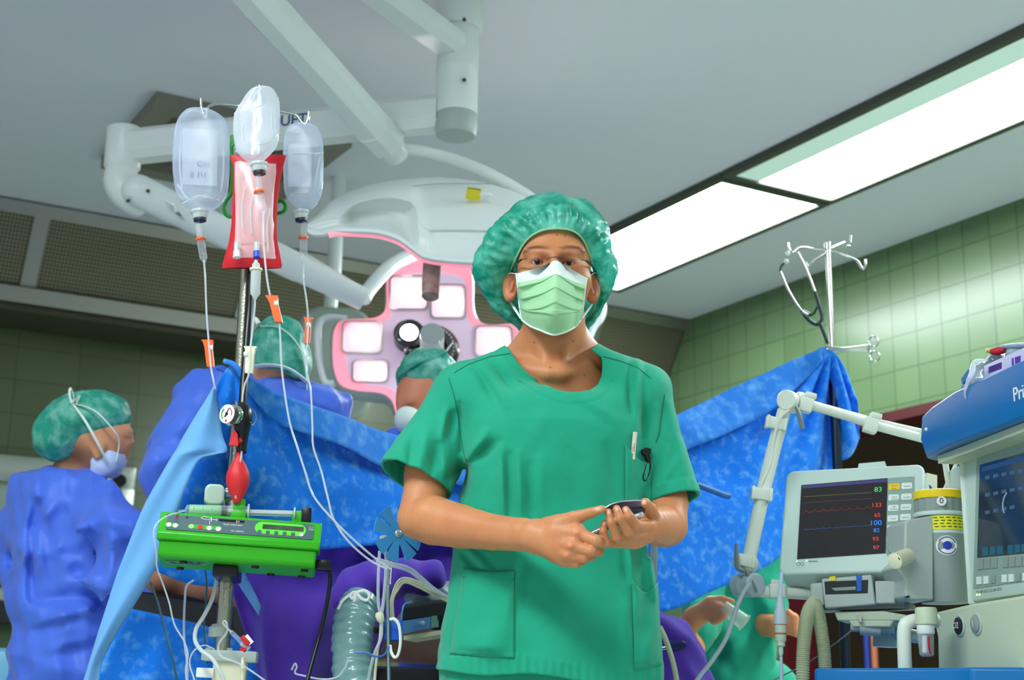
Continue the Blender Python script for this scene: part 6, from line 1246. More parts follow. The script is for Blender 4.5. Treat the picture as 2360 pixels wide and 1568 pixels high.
b = MB(); b.tube([at(1840, 930, YA - .01), at(1815, 948, YA - .02), at(1795, 970, YA - .02), at(1782, 1020, YA - .015), at(1772, 1075, YA - .015), at(1754, 1115, YA - .015), at(1748, 1150, YA), at(1740, 1180, YA + .01), at(1733, 1215, YA + .01)], .0038, 8, k=5); b.build('cable', M_cabw, am)
for x, y, dx, dy in ((1789, 976, 24, 7), (1755, 1139, 24, 5), (1715, 1292, 24, 7)):
    b = MB(); p, q_ = at(x - dx, y - dy * .6, YA - .012), at(x + dx, y + dy * .8, YA - .012); b.bar(p, q_, .018, .026, bev=.003); b.bar(p, p + (q_ - p) * .16, .026, .030, bev=.003); b.bar(q_, q_ + (p - q_) * .16, .026, .030, bev=.003); b.build('cable_clip', M_armw, am, smooth=30)
for x, y in ((1856, 920), (2006, 967)):
    b = MB(); p = at(x, y, YA - .005); b.bar(p + V((-.014, 0, -.010)), p + V((.014, 0, -.018)), .026, .034, up=(0, 0, 1), bev=.003); b.bar(p + V((.0, 0, .010)), p + V((.024, 0, .004)), .022, .012, up=(0, 0, 1), bev=.002); b.build('cable_clip', M_armw, am, smooth=30)
for L in ([(1834, 938), (1840, 950), (1846, 972), (1850, 990)], [(1697, 1254), (1698, 1290), (1701, 1310), (1716, 1318)], [(1718, 1312), (1726, 1330), (1736, 1352), (1742, 1366)]): b = MB(); b.tube([at(x, y, YA - .03) for x, y in L], [.0055, .0085, .0065], 12, k=4, flat=.7); b.build('lever', M_lever, am)
k0 = at(1720, 1350, YA); b = MB(); jd = V((.55, -1, -.05)).normalized(); b.lathe(k0 - jd * .03, jd, [(.022, 0), (.026, .004), (.026, .03), (.018, .034), (.018, .040), (.026, .044), (.026, .062), (.022, .066)], n=28); b.build('knuckle', mat('knuckle_grey', (176, 190, 194), rough=.35), am)
b = MB(); b.sph(at(1727, 1300, YA), .021, 18); b.build('ball', M_armw, am)
b = MB(); b.tube([at(1738, 1363, YA), at(1800, 1366, YA), at(1872, 1371, YA + .01)], .0125, 16); b.build('lower_tube', M_armw, am)
b = MB(); p = at(1790, 1363, YA - .004); b.bar(p - V((.018, 0, 0)), p + V((.018, 0, 0)), .034, .032, up=(0, 0, 1), bev=.005); b.bar(p + V((-.012, 0, .018)), p + V((.012, 0, .017)), .014, .014, up=(0, 0, 1), bev=.002); b.build('cable_clip', M_armw, am, smooth=30)
b = MB(); b.tube([at(1728, 1345, YA - .05), at(1716, 1362, YA - .06), at(1702, 1390, YA - .07), at(1690, 1425, YA - .08), at(1672, 1475, YA - .09), at(1640, 1525, YA - .10), at(1612, 1560, YA - .11), at(1570, 1620, YA - .12)], .0050, 10, k=6); one(b, 'cable', mat('cable_grey', (176, 186, 190), rough=.4), 'grey cable sweeping down from the arm knuckle towards the purple cover', 'cable')
# --- patient monitor
m0 = at(1794, 1324, 3.12); mux = ray(-6400, 1600); mux = -V((mux.x, mux.y, 0)).normalized(); mtl = solveY(m0, 1813, 1086, mux)
mf = Fr(m0, mux, mtl - m0); mw = mf.hit(2130, 1062)[0]; mh = (mtl - m0).length
mo = thing('patient_monitor', mf.W(mw / 2, 0, -.05), 'pale grey patient monitor with dark screen of coloured numbers and a column of keys', 'monitor')
b = MB(); b.prism([mf.W(mw / 2 + u, mh / 2 + v, -.085) for u, v in rrect(mw, mh, .018)], mf.z * .085); bz = b.build('housing', M_bezel, mo, smooth=30); q = bz.modifiers.new('b', 'BEVEL'); q.width = .005; q.segments = 3; q.limit_method = 'ANGLE'
b = MB(); b.prism([mf.W(mw / 2 + .010 + u, mh / 2 + v, -.12) for u, v in rrect(mw - .004, mh - .012, .02)], mf.z * .05); b.build('rear_shell', M_blue, mo, smooth=30)
b = MB(); b.prism([mf.W(*mf.hit(*p), .0) for p in ((1847, 1119), (2046, 1103), (2042, 1276), (1837, 1290))], mf.z * .0012); sc2 = b.build('screen', M_scr, mo, smooth=0)
b = MB(); b.prism([mf.W(*mf.hit(*p), .0) for p in ((2047, 1103), (2108, 1099), (2106, 1280), (2040, 1276))], mf.z * .0012); kp = b.build('key_panel', M_keys, mo, smooth=0)
def mtext(lst, m, nm, par, w=.0016):
    b = MB()
    for s_, x, y, sz in lst: u, v = mf.hit(x, y, w); text_mb(b, s_, mf, u, v, sz, .0003, w=w)
    return b.build(nm, m, par, smooth=0)
mtext([('83', 2024, 1129, .0175)], glow('digit_green', (50, 200, 90), .36), 'digits', sc2); mtext([('133', 2020, 1165, .0150), ('65', 2022, 1188, .0135), ('93', 2018, 1243, .0135), ('97', 2019, 1263, .0135)], glow('digit_red', (215, 50, 40), .34), 'digits', sc2)
mtext([('100', 2018, 1206, .0175), ('82', 2020, 1223, .0135)], glow('digit_blue', (20, 120, 235), .4), 'digits', sc2)
b = MB(); b.prism([mf.W(*mf.hit(*p), .0012) for p in ((1849, 1120), (2045, 1105), (2045, 1112), (1849, 1127))], mf.z * .0003); b.build('header_bar', glow('bar_violet', (50, 44, 96), .4), sc2, smooth=0)
for y0, m_, am_, f_ in ((1146, glow('trace_yellow', (120, 110, 60), .25), 1.5, 1.2), (1160, glow('trace_grey', (96, 80, 76), .2), 1.0, .8), (1182, glow('trace_red', (130, 44, 42), .35), 5.0, .55), (1222, glow('trace_blue', (40, 80, 140), .4), 2.2, .8)):
    b = MB(); P = []
    for i in range(90):
        x = 1853 + i * 1.75; P.append(mf.P(x, y0 - (x - 1850) * .065 - am_ * max(0, math.sin(i * f_)) ** 3, .0016))
    b.tube(P, .0005, 4); b.build('trace', m_, sc2)
for i, (x, y) in enumerate(((2061, 1123), (2090, 1121), (2060, 1148), (2089, 1146), (2059, 1172), (2088, 1170), (2058, 1196), (2087, 1193), (2057, 1219), (2085, 1217), (2055, 1243), (2083, 1241))):
    b = MB(); u, v = mf.hit(x, y, .001); b.prism([mf.W(u + a, v + c, .0010) for a, c in rrect(.0225 if i else .0235, .0155, .003)], mf.z * .0016); ky = b.build('key', M_yel if i == 0 else M_key, kp, smooth=30)
kt = [('Alarm', 2061, 1120, .0052), ('Stop', 2061, 1126, .0052), ('Fixieren', 2091, 1121, .0045), ('Alarm', 2062, 1146, .0045), ('Grenzen', 2062, 1151, .0042), ('Alle EKG', 2090, 1147, .0042), ('NBP', 2060, 1169, .0042), ('Start/Stop', 2060, 1174, .0042), ('Rekorder', 2088, 1170, .0042), ('Trend', 2058, 1196, .0045), ('Aufzeichn.', 2087, 1193, .0040), ('Entlassung', 2057, 1219, .0042), ('Menu', 2085, 1217, .0045), ('Hauptbild', 2055, 1243, .0042), ('Mess', 2083, 1241, .0045)]
for t_ in kt: mtext([t_], mat('key_print', (70, 84, 84)), 'key_print', kp, .0027)
b = MB(); u, v = mf.hit(2066, 1271); b.lathe(mf.W(u, v, 0), mf.z, [(.0215, 0), (.0205, .002), (.016, .003), (.016, .014), (.0145, .016)], n=30); b.build('rotary_knob', M_mid, mo)
b = MB(); b.prism([mf.W(*mf.hit(*p), .0) for p in ((1835, 1293), (1856, 1291), (1855, 1308), (1834, 1309))], mf.z * .0008); b.build('power_key', M_bezel, mo, smooth=0); b = MB()
for x in (1840, 1849): u, v = mf.hit(x, 1301); b.tube([mf.W(u + .0035 * math.cos(t * .5), v + .0038 * math.sin(t * .5), .001) for t in range(14)], .0005, 5)
b.build('power_icon', M_screw, mo); b = MB(); [mf.disc(b, *mf.hit(x, y), .0014, 0, .0012, 10) for x, y in ((1837, 1295), (1859, 1293))]; b.build('indicator', glow('led_green', (190, 255, 150), 1.0), mo)
mtext([('Siemens', 1874, 1294, .0062)], M_screw, 'lettering', mo, .0006)
b = MB(); b.prism([mf.W(*mf.hit(1975, 1080), -.006), mf.W(*mf.hit(2040, 1075), -.006), mf.W(*mf.hit(2038, 1060), -.006), mf.W(*mf.hit(1978, 1065.5), -.006)], mf.z * -.05); b.build('top_ridge', M_bezel, mo, smooth=0)
# module box below the monitor, on its bracket
mb_ = thing('module_box', at(1980, 1375, 3.12), 'grey module box with a slot, yellow tag and blue strap hung below the monitor', 'module box')
gf2 = Fr(at(1868, 1400, 3.08), mux, (0, 0, 1))
def gp(L, w0, w1, m, nm, par, bev=.0): 
    b = MB(); b.prism([gf2.W(*gf2.hit(*p, max(w0, w1)), w0) for p in L], gf2.z * (w1 - w0)); o_ = b.build(nm, m, par, smooth=30)
    if bev: q = o_.modifiers.new('b', 'BEVEL'); q.width = bev; q.segments = 2; q.limit_method = 'ANGLE'
    return o_
gp([(1867, 1346), (1895, 1343), (1900, 1395), (1868, 1397)], -.10, 0, M_grey, 'side_block', mb_, .003)
gp([(1893, 1335), (2008, 1325), (2018, 1394), (1901, 1403)], -.10, .006, M_grey, 'housing', mb_, .003)
gp([(1900, 1341), (2001, 1337), (2000, 1368), (1902, 1371)], -.03, .0065, mat('slot_dark', (26, 34, 36), rough=.4), 'slot', mb_)
gp([(1916, 1356), (1972, 1352), (1972, 1360), (1924, 1362)], .004, .0075, M_mid, 'card', mb_)
gp([(2016, 1339), (2064, 1340), (2063, 1392), (2018, 1392)], -.09, .002, M_grey, 'plug_block', mb_, .003); gp([(2062, 1342), (2088, 1358), (2084, 1396), (2062, 1392)], -.09, -.01, M_mid, 'end_block', mb_, .003)
gp([(1912, 1330), (1925, 1328), (1925, 1339), (1913, 1339), (1910, 1335)], .005, .0085, M_yel, 'tag', mb_); gp([(1973, 1326), (1985, 1325), (1986, 1362), (1975, 1364)], .005, .009, mat('strap_blue', (20, 90, 190), rough=.5), 'strap', mb_)
gp([(1880, 1398), (2095, 1390), (2096, 1402), (1880, 1408)], -.10, -.02, M_lever, 'under_plate', mb_)
mk2 = thing('monitor_mount', at(2005, 1455, 3.1), 'pale swivel bracket and short column carrying the monitor and module box', 'bracket')
gp([(1922, 1411), (2035, 1409), (2090, 1418), (2080, 1432), (1930, 1432)], -.10, -.01, M_cream2, 'plate', mk2, .003); gp([(1955, 1430), (2060, 1430), (2052, 1446), (1965, 1446)], -.09, -.01, M_cream2, 'cross_bar', mk2, .003)
b = MB(); b.tube([at(1960, 1445, 3.07), at(2062, 1450, 3.05)], .010, 18); b.tube([at(1982, 1446, 3.065), at(2030, 1449, 3.055)], .0165, 20); b.build('tilt_joint', M_grey, mk2)
b = MB(); b.cyl(at(2040, 1462, 3.12), at(2040, 1492, 3.12), .026, .026, 26); b.cyl(at(2040, 1455, 3.12), at(2125, 1470, 3.06), .014, n=18); b.build('column', M_grey, mk2); b = MB(); b.bar(at(1979, 1418, 3.04), at(1983, 1434, 3.04), .008, .006); b.sph(at(2024, 1432, 3.045), .006, 12); b.build('latch', M_chrome, mk2)
# --- anaesthesia machine: blue top, display, body, table
ad_ = ray(560, 1640); AX = -V((ad_.x, ad_.y, 0)).normalized(); AZ = AX.cross(V((0, 0, 1)))        # along the front towards the camera; out of the front
DF = Fr(at(2236, 1388, 2.92), AX, (0, 0, 1))
ma = thing('anaesthesia_machine', at(2300, 1500, 2.9).xy.to_3d(), 'large anaesthesia machine with blue top shelf, tilted display and cream body on the right edge', 'anaesthesia machine')
dt = DF.hit(2240, 1040)[1]
b = MB(); DF.rb(b, .24, dt / 2, .50, dt, -.13, 0, .006); b.build('display_housing', M_bezel, ma, smooth=30)
b = MB(); DF.rb(b, .004, dt / 2, .008, dt + .01, -.12, .006, .003); b.build('display_edge', M_key, ma, smooth=30)
def dp(L, w0, w1, m, nm, par): b = MB(); b.prism([DF.W(*DF.hit(*p, w1), w0) for p in L], DF.z * (w1 - w0)); return b.build(nm, m, par, smooth=0)
ext2 = lambda p, q_, x: (x, p[1] + (q_[1] - p[1]) * (x - p[0]) / (q_[0] - p[0]))
def quad(tl, tr, bl, br, X=2420): return [tl, ext2(tl, tr, X), ext2(bl, br, X), bl]
ins = dp(quad((2251, 1052), (2360, 1012), (2243, 1357), (2360, 1340)), 0, .002, M_keys, 'front_inset', ma)
ds = dp(quad((2258, 1072), (2360, 1044), (2252, 1286), (2360, 1276)), .001, .003, mat('screen_blue', (24, 38, 50), rough=.1, spec=.7, var=(12, (44, 62, 82), .25)), 'screen', ma)
dp(quad((2262, 1078), (2360, 1050), (2262, 1088), (2360, 1062)), .003, .0034, glow('bar_blue', (30, 66, 112), .4), 'header_bar', ds)
for i, x in enumerate((2264, 2281, 2298, 2322, 2338, 2354)): dp([(x, 1262 - (x - 2264) * .08), (x + 13, 1261 - (x - 2264) * .08), (x + 13, 1280 - (x - 2264) * .09), (x, 1282 - (x - 2264) * .09)], .003, .0034, glow('block_teal', (22, 74, 92), .35), 'softkey', ds)
b = MB(); b.tube([DF.P(2345 + 34 * math.cos(t * .3), 1165 + 42 * math.sin(t * .3), .0034) for t in range(9, 14)] , .0015, 6); b.build('loop_curve', glow('curve_pale', (120, 130, 140), .4), ds)
for i in range(14): 
    x = 2270 + (i % 5) * 19; y = 1098 + (i // 5) * 40 - (x - 2270) * .2; dp([(x, y), (x + 11, y - 2), (x + 11, y + 6), (x, y + 8)], .003, .0034, glow('block_slate', (48, 74, 104), .35), 'readout', ds)
for i, x in enumerate((2253, 2269, 2285, 2310, 2326, 2342, 2357)): dp([(x, 1290 - (x - 2253) * .075), (x + 13, 1289 - (x - 2253) * .075), (x + 12, 1312 - (x - 2253) * .08), (x - 1, 1313 - (x - 2253) * .08)], .001, .004, M_mid, 'softkey_button', ins)
for i, x in enumerate((2250, 2266, 2282, 2308, 2324, 2340, 2356)):
    y = 1330 - (x - 2250) * .08; k_ = dp([(x, y), (x + 11, y - 1), (x + 11, y + 17), (x, y + 18)], .001, .004, M_key if i not in (2, 5) else M_mid, 'button', ins)
b = MB(); u, v = DF.hit(2250, 1367); 
text_mb(b, 'O2 AIR N2O | O2 AIR N2O', DF, u, v, .0085, .0004, 'LEFT'); b.build('lettering', M_screw, ma, smooth=0)
b = MB(); [DF.disc(b, *DF.hit(x, 1371), .0022, 0, .0012, 10) for x in (2252, 2258)]; b.build('indicator', glow('led_green', (190, 255, 150), 1.0), ma)
# blue shelf
TF = Fr(at(2110, 1056, 2.98), AX, (0, 0, 1)); 
t0 = TF.hit(2110, 970)[1]; TL_ = .62
b = MB(); rings = []
for s_, w_ in ((0.0, -.03), (.02, -.004), (.10, .012), (.22, .022), (TL_, .030)):
    up = t0 + .012 * min(1, s_ / .2) + .006; rings.append([TF.W(s_, -.004 + .012 * min(1, s_ / .1) * 0, w_ - .012), TF.W(s_, t0 * .46, w_), TF.W(s_, up, w_ - .006), TF.W(s_, up, -.30), TF.W(s_, -.004, -.30)])
b.loft(rings); sh_ = b.build('top_shelf', M_blue, ma, smooth=25); q = sh_.modifiers.new('b', 'BEVEL'); q.width = .004; q.segments = 2; q.limit_method = 'ANGLE'
b = MB(); b.prism([TF.W(.06, -.005, -.02), TF.W(TL_, -.005, .0), TF.W(TL_, -.005, -.3), TF.W(.06, -.005, -.3)], (0, 0, -.016)); b.build('shelf_underside', M_cream2, ma, smooth=0)
PF = Fr(TF.W(.22, 0, .020), AX + AZ * .02, (0, 0, 1)); b = MB(); u, v = PF.hit(2337, 913); text_mb(b, 'Primus', PF, u, v, .036, .0012, 'LEFT', w=.002); b.build('lettering', M_white, ma, smooth=0)
b = MB(); b.sph(TF.P(2135, 990, .006), (.004, .004, .004), 10); b.build('rivet', M_white, ma)
# body and blue tabletop
BF = Fr(at(2158, 1540, 2.96), AX, (0, 0, 1)); bt = BF.hit(2158, 1412)[1]
bl = lambda p, q_: ext2(p, q_, 2440)
b = MB(); b.prism([BF.W(*BF.hit(*p, 0), -.35) for p in ((2162, 1560), (2160, 1470), (2150, 1425), (2152, 1412), (2238, 1392), bl((2238, 1392), (2360, 1372)), (2440, 1560))], BF.z * .35); bo = b.build('body', M_cream2, ma, smooth=30); q = bo.modifiers.new('b', 'BEVEL'); q.width = .006; q.segments = 3; q.limit_method = 'ANGLE'
for x, y, m_, nm in ((2213, 1443, M_dark, 'oxygen_button'), (2252, 1439, M_mid, 'power_button')):
    u, v = BF.hit(x, y); b = MB(); b.lathe(BF.W(u, v, 0), BF.z, [(.0215, 0), (.0215, .002), (.018, .004), (.016, .003)], n=26); pb = b.build(nm, M_grey, ma); b = MB(); b.lathe(BF.W(u, v, .002), BF.z, [(.0165, 0), (.0160, .004), (.010, .007)], n=24); b.build('button_face', m_, pb)
    b = MB(); text_mb(b, 'O2' if m_ is M_dark else 'I', BF, u, v, .017, .0006, w=.0098); b.build('print', M_white, pb, smooth=0)
HX = Fr(at(1880, 1600, 2.90), mux * .9 + AX * .1, (0, 0, 1))
b = MB(); pl_ = [at(1877, 1553, 2.78), at(2078, 1539, 2.66), at(2200, 1541, 2.50), at(2232, 1556, 2.45)]
zt = pl_[0].z; ptp = [atz(1877, 1553, zt), atz(2010, 1543, zt), atz(2080, 1539, zt), atz(2196, 1541, zt), atz(2240, 1562, zt)]
ptp = [at(1877, 1553, 2.86), at(2075, 1540, 2.76), at(2198, 1541, 2.70), at(2240, 1560, 2.66), at(2440, 1556, 2.60)]
for p in ptp: p.z = ptp[1].z
bk = [p + V((.10, .42, 0)) for p in ptp[::-1]]
b.prism(ptp + bk, (0, 0, -.07)); tt = b.build('work_table', M_blue, ma, smooth=30); q = tt.modifiers.new('b', 'BEVEL'); q.width = .006; q.segments = 2; q.limit_method = 'ANGLE'
b = MB(); b.tube([at(2160, 1432, 2.86), at(2120, 1430, 2.85), at(2092, 1436, 2.84), at(2084, 1452, 2.84), at(2084, 1490, 2.84), at(2086, 1545, 2.84)], .0135, 16, k=5); b.build('grab_rail', M_armw, ma)
b = MB(); c = at(2300, 1600, 2.95); b.box((c.x + .05, c.y + .25, .42), (.5, .55, .78), .02); b.box((c.x + .05, c.y + .25, .05), (.62, .7, .1), .03); b.build('cabinet', M_cream2, ma, smooth=30)
b = MB(); b.prism([DF.W(-.02, dt + .04, -.10), DF.W(.4, dt + .04, -.10), DF.W(.4, -.2, -.10), DF.W(-.02, -.2, -.10)], AZ * -.15); b.build('spine', M_grey, ma, smooth=0)
for x0, x1 in ((2136, 2160),): b = MB(); b.prism([at(2136, 1090, 3.2), at(2160, 1096, 3.2), at(2160, 1136, 3.2), at(2136, 1136, 3.2)], (0, .06, 0)); b.build('connector_block', M_cream, ma, smooth=0)
for L, r in (([(2178, 1062), (2182, 1090), (2190, 1135)], .0065), ([(2205, 1066), (2190, 1100), (2176, 1130)], .004)): b = MB(); b.tube([at(x, y, 3.1) for x, y in L], r, 10, k=4); b.build('gas_tube', M_cabw, ma)
b = MB(); b.prism([at(2214, 1072, 3.02), at(2242, 1066, 3.0), at(2242, 1135, 3.0), at(2214, 1130, 3.02)], (0, .08, 0)); b.build('side_block', M_bezel, ma, smooth=0)
# --- water trap on the body
wt = thing('water_trap', at(2135, 1480, 2.84), 'small clear water trap cup with white collar beside the cream machine body', 'water trap'); wl = [(2132, 1404), (2132, 1420), (2132, 1442), (2134, 1460), (2136, 1508), (2138, 1515)]
b = MB(); b.lathe(at(2136, 1442, 2.82), (0, 0, 1), [(.017, 0), (.021, .002), (.021, .030), (.019, .034)], n=24); b.build('upper_block', M_cream2, wt); b = MB(); b.lathe(at(2134, 1462, 2.82), (0, 0, 1), [(.0155, 0), (.0168, .002), (.0168, .016), (.015, .018)], n=24); wc_ = b.build('collar', M_white, wt)
b = MB(); b.lathe(at(2136, 1510, 2.82), (0, 0, 1), [(.010, -.003), (.0135, 0), (.0155, .040)], n=24); b.build('cup', veil('cup_clear', (205, 214, 220), .35), wt); b = MB(); b.tube([at(2139, 1468, 2.805), at(2141, 1495, 2.805), at(2145, 1508, 2.808)], .002, 6); b.build('red_line', M_red, wt); b = MB(); b.cyl(at(2132, 1466, 2.815), at(2132, 1505, 2.815), .0055); b.build('inner_tube', M_white, wt)
# --- vaporizer
YV = 2.95
va = thing('vaporizer', at(2150, 1390, YV), 'grey anaesthetic vaporizer with yellow ring dial marked 0 and a yellow sticker', 'vaporizer')
vf = Fr(at(2150, 1390, YV), (1, .10, 0), (0, 0, 1))
def vp_(L, w0, w1, m, nm, par=va, bev=.0):
    b = MB(); b.prism([vf.W(*vf.hit(*p, max(w0, w1)), w0) for p in L], vf.z * (w1 - w0)); o_ = b.build(nm, m, par, smooth=30)
    if bev: q = o_.modifiers.new('b', 'BEVEL'); q.width = bev; q.segments = 3; q.limit_method = 'ANGLE'
    return o_
vp_([(2092, 1198), (2152, 1188), (2152, 1384), (2096, 1384), (2086, 1374), (2088, 1340), (2065, 1306), (2084, 1290), (2086, 1204)], -.11, .0, M_grey, 'filler_housing', va, .005)
cl = vf.hit(2190, 1290); b = MB(); b.loft([[vf.W(cl[0] + .046 * math.cos(t) * 1.0, vf.hit(2190, y)[1], -.04 + .046 * math.sin(t) * 1.15) for t in [2 * math.pi * i / 36 for i in range(36)]] for y in (1388, 1384, 1230)]); b.build('body', M_mid, va)
b = MB(); b.loft([[vf.W(cl[0] + .0465 * math.cos(t), vf.hit(2190, y)[1], -.04 + .0465 * math.sin(t) * 1.15) for t in [2 * math.pi * i / 36 for i in range(36)]] for y in (1230, 1196, 1190)]); b.build('upper_body', M_bezel, va)
dc = vf.W(vf.hit(2183, 1190)[0], vf.hit(2183, 1188)[1], -.04); zz_ = lambda y: vf.hit(2183, y)[1] - vf.hit(2183, 1188)[1]
b = MB(); b.lathe(dc, (0, 0, 1), [(.053, 0), (.0545, .003), (.0545, zz_(1182)), (.052, zz_(1178))], n=40); b.build('dial_base', M_bezel, va)
b = MB(); n_ = 72; pr = [(.0495, zz_(1182)), (.0500, zz_(1176)), (.0480, zz_(1140))]
b.loft([[dc + V(((r + (.0016 if j % 4 < 2 else 0)) * math.cos(2 * math.pi * j / n_), (r + (.0016 if j % 4 < 2 else 0)) * math.sin(2 * math.pi * j / n_), h)) for j in range(n_)] for r, h in pr]); b.build('dial', M_mid, va, smooth=30)
b = MB(); b.lathe(dc, (0, 0, 1), [(.0515, zz_(1147)), (.0522, zz_(1145)), (.0505, zz_(1129)), (.046, zz_(1127))], n=40); b.build('yellow_ring', M_yel, va)
zf = Fr(dc + V((-.010, -.052, zz_(1158))), (1, -.18, 0), (0, .05, 1)); b = MB(); zf.disc(b, 0, 0, .0098, -.006, .004, 24); zb = b.build('zero_button', M_white, va); b = MB(); text_mb(b, '0', zf, 0, 0, .017, .0006, w=.0043); b.build('print', M_dark, zb, smooth=0)
stk = []
for s_ in range(9): a = -2.35 + s_ * .19; stk.append(a)
b = MB(); b.grid([[vf.W(cl[0] + .0474 * math.cos(-a), vf.hit(2190, y)[1], -.04 + .0474 * 1.15 * math.sin(-a)) for a in [-2.42 + i * .17 for i in range(12)]] for y in (1190, 1205, 1222)]); sk2 = b.build('sticker', mat('sticker_yellow', (232, 228, 30), rough=.5), va, smooth=60)
b = MB()
for r_ in range(4):
    for k in range(6):
        a = -2.3 + k * .27 + (r_ % 2) * .05; y = 1195 + r_ * 7; p = vf.W(cl[0] + .0478 * math.cos(-a), vf.hit(2190, y)[1], -.04 + .0478 * 1.15 * math.sin(-a)); q_ = vf.W(cl[0] + .0478 * math.cos(-a - .17), vf.hit(2190, y)[1], -.04 + .0478 * 1.15 * math.sin(-a - .17)); b.bar(p, q_, .0003, .0018)
b.build('sticker_print', M_screw, sk2)
def arcdisc(r, m, nm, w, inner=0.0, a0=0, a1=6.284):
    b = MB(); c = vf.hit(2178, 1259); n_ = 30; O = []; I = []
    def onb(u, v):
        x = max(-.99, min(.99, (u - cl[0]) / .046)); return vf.W(u, v, -.04 + (.046 * 1.15) * math.sqrt(1 - x * x) + w)
    cx3 = c[0]; O = [onb(cx3 + r * math.cos(a0 + (a1 - a0) * i / n_), c[1] + r * math.sin(a0 + (a1 - a0) * i / n_)) for i in range(n_ + 1)]; I = [onb(cx3 + inner * math.cos(a0 + (a1 - a0) * i / n_), c[1] + inner * math.sin(a0 + (a1 - a0) * i / n_)) for i in range(n_ + 1)]
    b.grid([O, I]); return b.build(nm, m, va, smooth=60)
arcdisc(.0205, M_white, 'round_decal', .0008); arcdisc(.0088, mat('decal_blue', (26, 56, 170), rough=.4), 'decal_centre', .0014); arcdisc(.0185, mat('decal_print', (90, 100, 150)), 'decal_print', .0013, .0160, .3, 2.6); arcdisc(.0185, mat('decal_print', (90, 100, 150)), 'decal_print', .0013, .0160, 3.4, 6.0)
p0_, p1_ = vf.P(2092, 1282, .01), vf.P(2062, 1294, .045); b = MB(); b.lathe(p0_, p1_ - p0_, [(.016, 0), (.016, (p1_ - p0_).length), (.012, (p1_ - p0_).length + .002)], n=24); b.build('filler_port', M_cream, va); b = MB(); b.tube([vf.P(2068, 1276, .05), vf.P(2075, 1292, .055), vf.P(2094, 1290, .03), vf.P(2100, 1284, .01)], .0012, 6, k=4); b.build('retaining_cord', M_black, va)
vp_([(2089, 1374), (2096, 1373), (2096, 1378), (2089, 1378)], -.01, .002, M_black, 'vent', va)
# --- things on top of the machine
gb_ = thing('glove_box', TF.W(.25, t0 + .02, -.05), 'white and violet glove box marked L on the blue shelf', 'box'); GF = Fr(TF.P(2274, 905, -.02), AX, (0, 0, 1)); gh_ = GF.hit(2278, 838)[1]; M_vio = mat('box_violet', (96, 44, 176), rough=.5); M_lil = mat('box_lilac', (206, 200, 232), rough=.5)
b = MB(); GF.rb(b, .115, gh_ / 2 - .01, .24, gh_ + .02, -.12, 0, .002); b.build('carton', M_lil, gb_, smooth=30)
def gq(L, m, nm): b = MB(); b.prism([GF.W(*GF.hit(*p, .0005), 0) for p in L], GF.z * .0006); return b.build(nm, m, gb_, smooth=0)
gq([(2279, 846), (2308, 835), (2308, 850), (2278, 861)], mat('box_purple', (66, 22, 128), rough=.5), 'name_panel'); gq([(2332, 826), (2352, 820), (2351, 842), (2332, 849)], M_vio, 'size_panel'); gq([(2332, 849), (2351, 842), (2351, 849), (2332, 856)], mat('box_blue', (30, 60, 200), rough=.5), 'size_strip'); gq([(2332, 856), (2351, 849), (2351, 853), (2332, 861)], M_vio, 'size_strip')
b = MB(); u, v = GF.hit(2341, 834); text_mb(b, 'L', GF, u, v, .026, .0004, w=.0009); b.build('print', M_white, gb_, smooth=0); b = MB(); u, v = GF.hit(2280, 894); text_mb(b, 'CE', GF, u, v, .014, .0004, w=.0003); [GF.disc(b, *GF.hit(x, y), .006, 0, .0008, 16) for x, y in ((2300, 886), (2320, 879))]; b.build('symbols', M_logo, gb_, smooth=0)
pb_ = thing('plastic_bag', TF.W(.12, t0 + .02, -.06), 'crumpled clear plastic bag with dark contents beside the glove box', 'bag'); Sb = Sdf(.03)
chainpx(Sb, [(2228, 912, 2.92, 9), (2240, 878, 2.90, 13), (2262, 858, 2.88, 18), (2290, 836, 2.85, 16), (2340, 822, 2.78, 14), (2420, 812, 2.68, 14)], .02); chainpx(Sb, [(2245, 900, 2.92, 12), (2268, 885, 2.88, 22), (2268, 870, 2.88, 20)], .02); Sb.post = lambda d, X: d - .006 * vnoise(X, 60) - .003 * vnoise(X, 130)
pos, qd = mesh_sdf(Sb, (.60, 2.5, 1.25), (1.15, 3.05, 1.75), .004, smooth=1); np_mesh('film', pos, qd, [mat('bag_dark_film', (58, 84, 98), rough=.12, spec=1.0, var=(20, (190, 205, 210), .18))], pb_)
b = MB(); b.bar(TF.P(2222, 880, .01), TF.P(2238, 858, .01), .010, .012); b.build('blue_strip', M_blue, pb_); b = MB(); b.tube([TF.P(2226, 920, .02), TF.P(2224, 905, .02), TF.P(2230, 880, .02), TF.P(2240, 860, .02), TF.P(2246, 835, .01), TF.P(2270, 832, 0)], [.003, .007, .010, .008], 8, k=4, flat=.4); b.build('clear_edge', M_bag, pb_)
pk = thing('packet', at(2320, 805, 2.8), 'flat silver packet with red end lying on top of the glove box', 'packet'); b = MB(); P = spline([at(2288, 810, 2.82), at(2310, 802, 2.80), at(2340, 798, 2.77), at(2420, 794, 2.68)], 5); b.tube(P, [.008, .011, .012], 10, flat=.5); b.build('sleeve', mat('packet_silver', (176, 190, 210), rough=.25), pk)
b = MB(); b.tube([at(2284, 811, 2.81), at(2300, 810, 2.80), at(2316, 806, 2.79)], [.006, .009, .006], 10); b.build('red_end', M_red, pk); b = MB(); b.tube([at(2272, 808, 2.82), at(2284, 810, 2.82)], [.004, .005], 8); b.build('yellow_tip', mat('tip_yellow', (216, 216, 90)), pk)
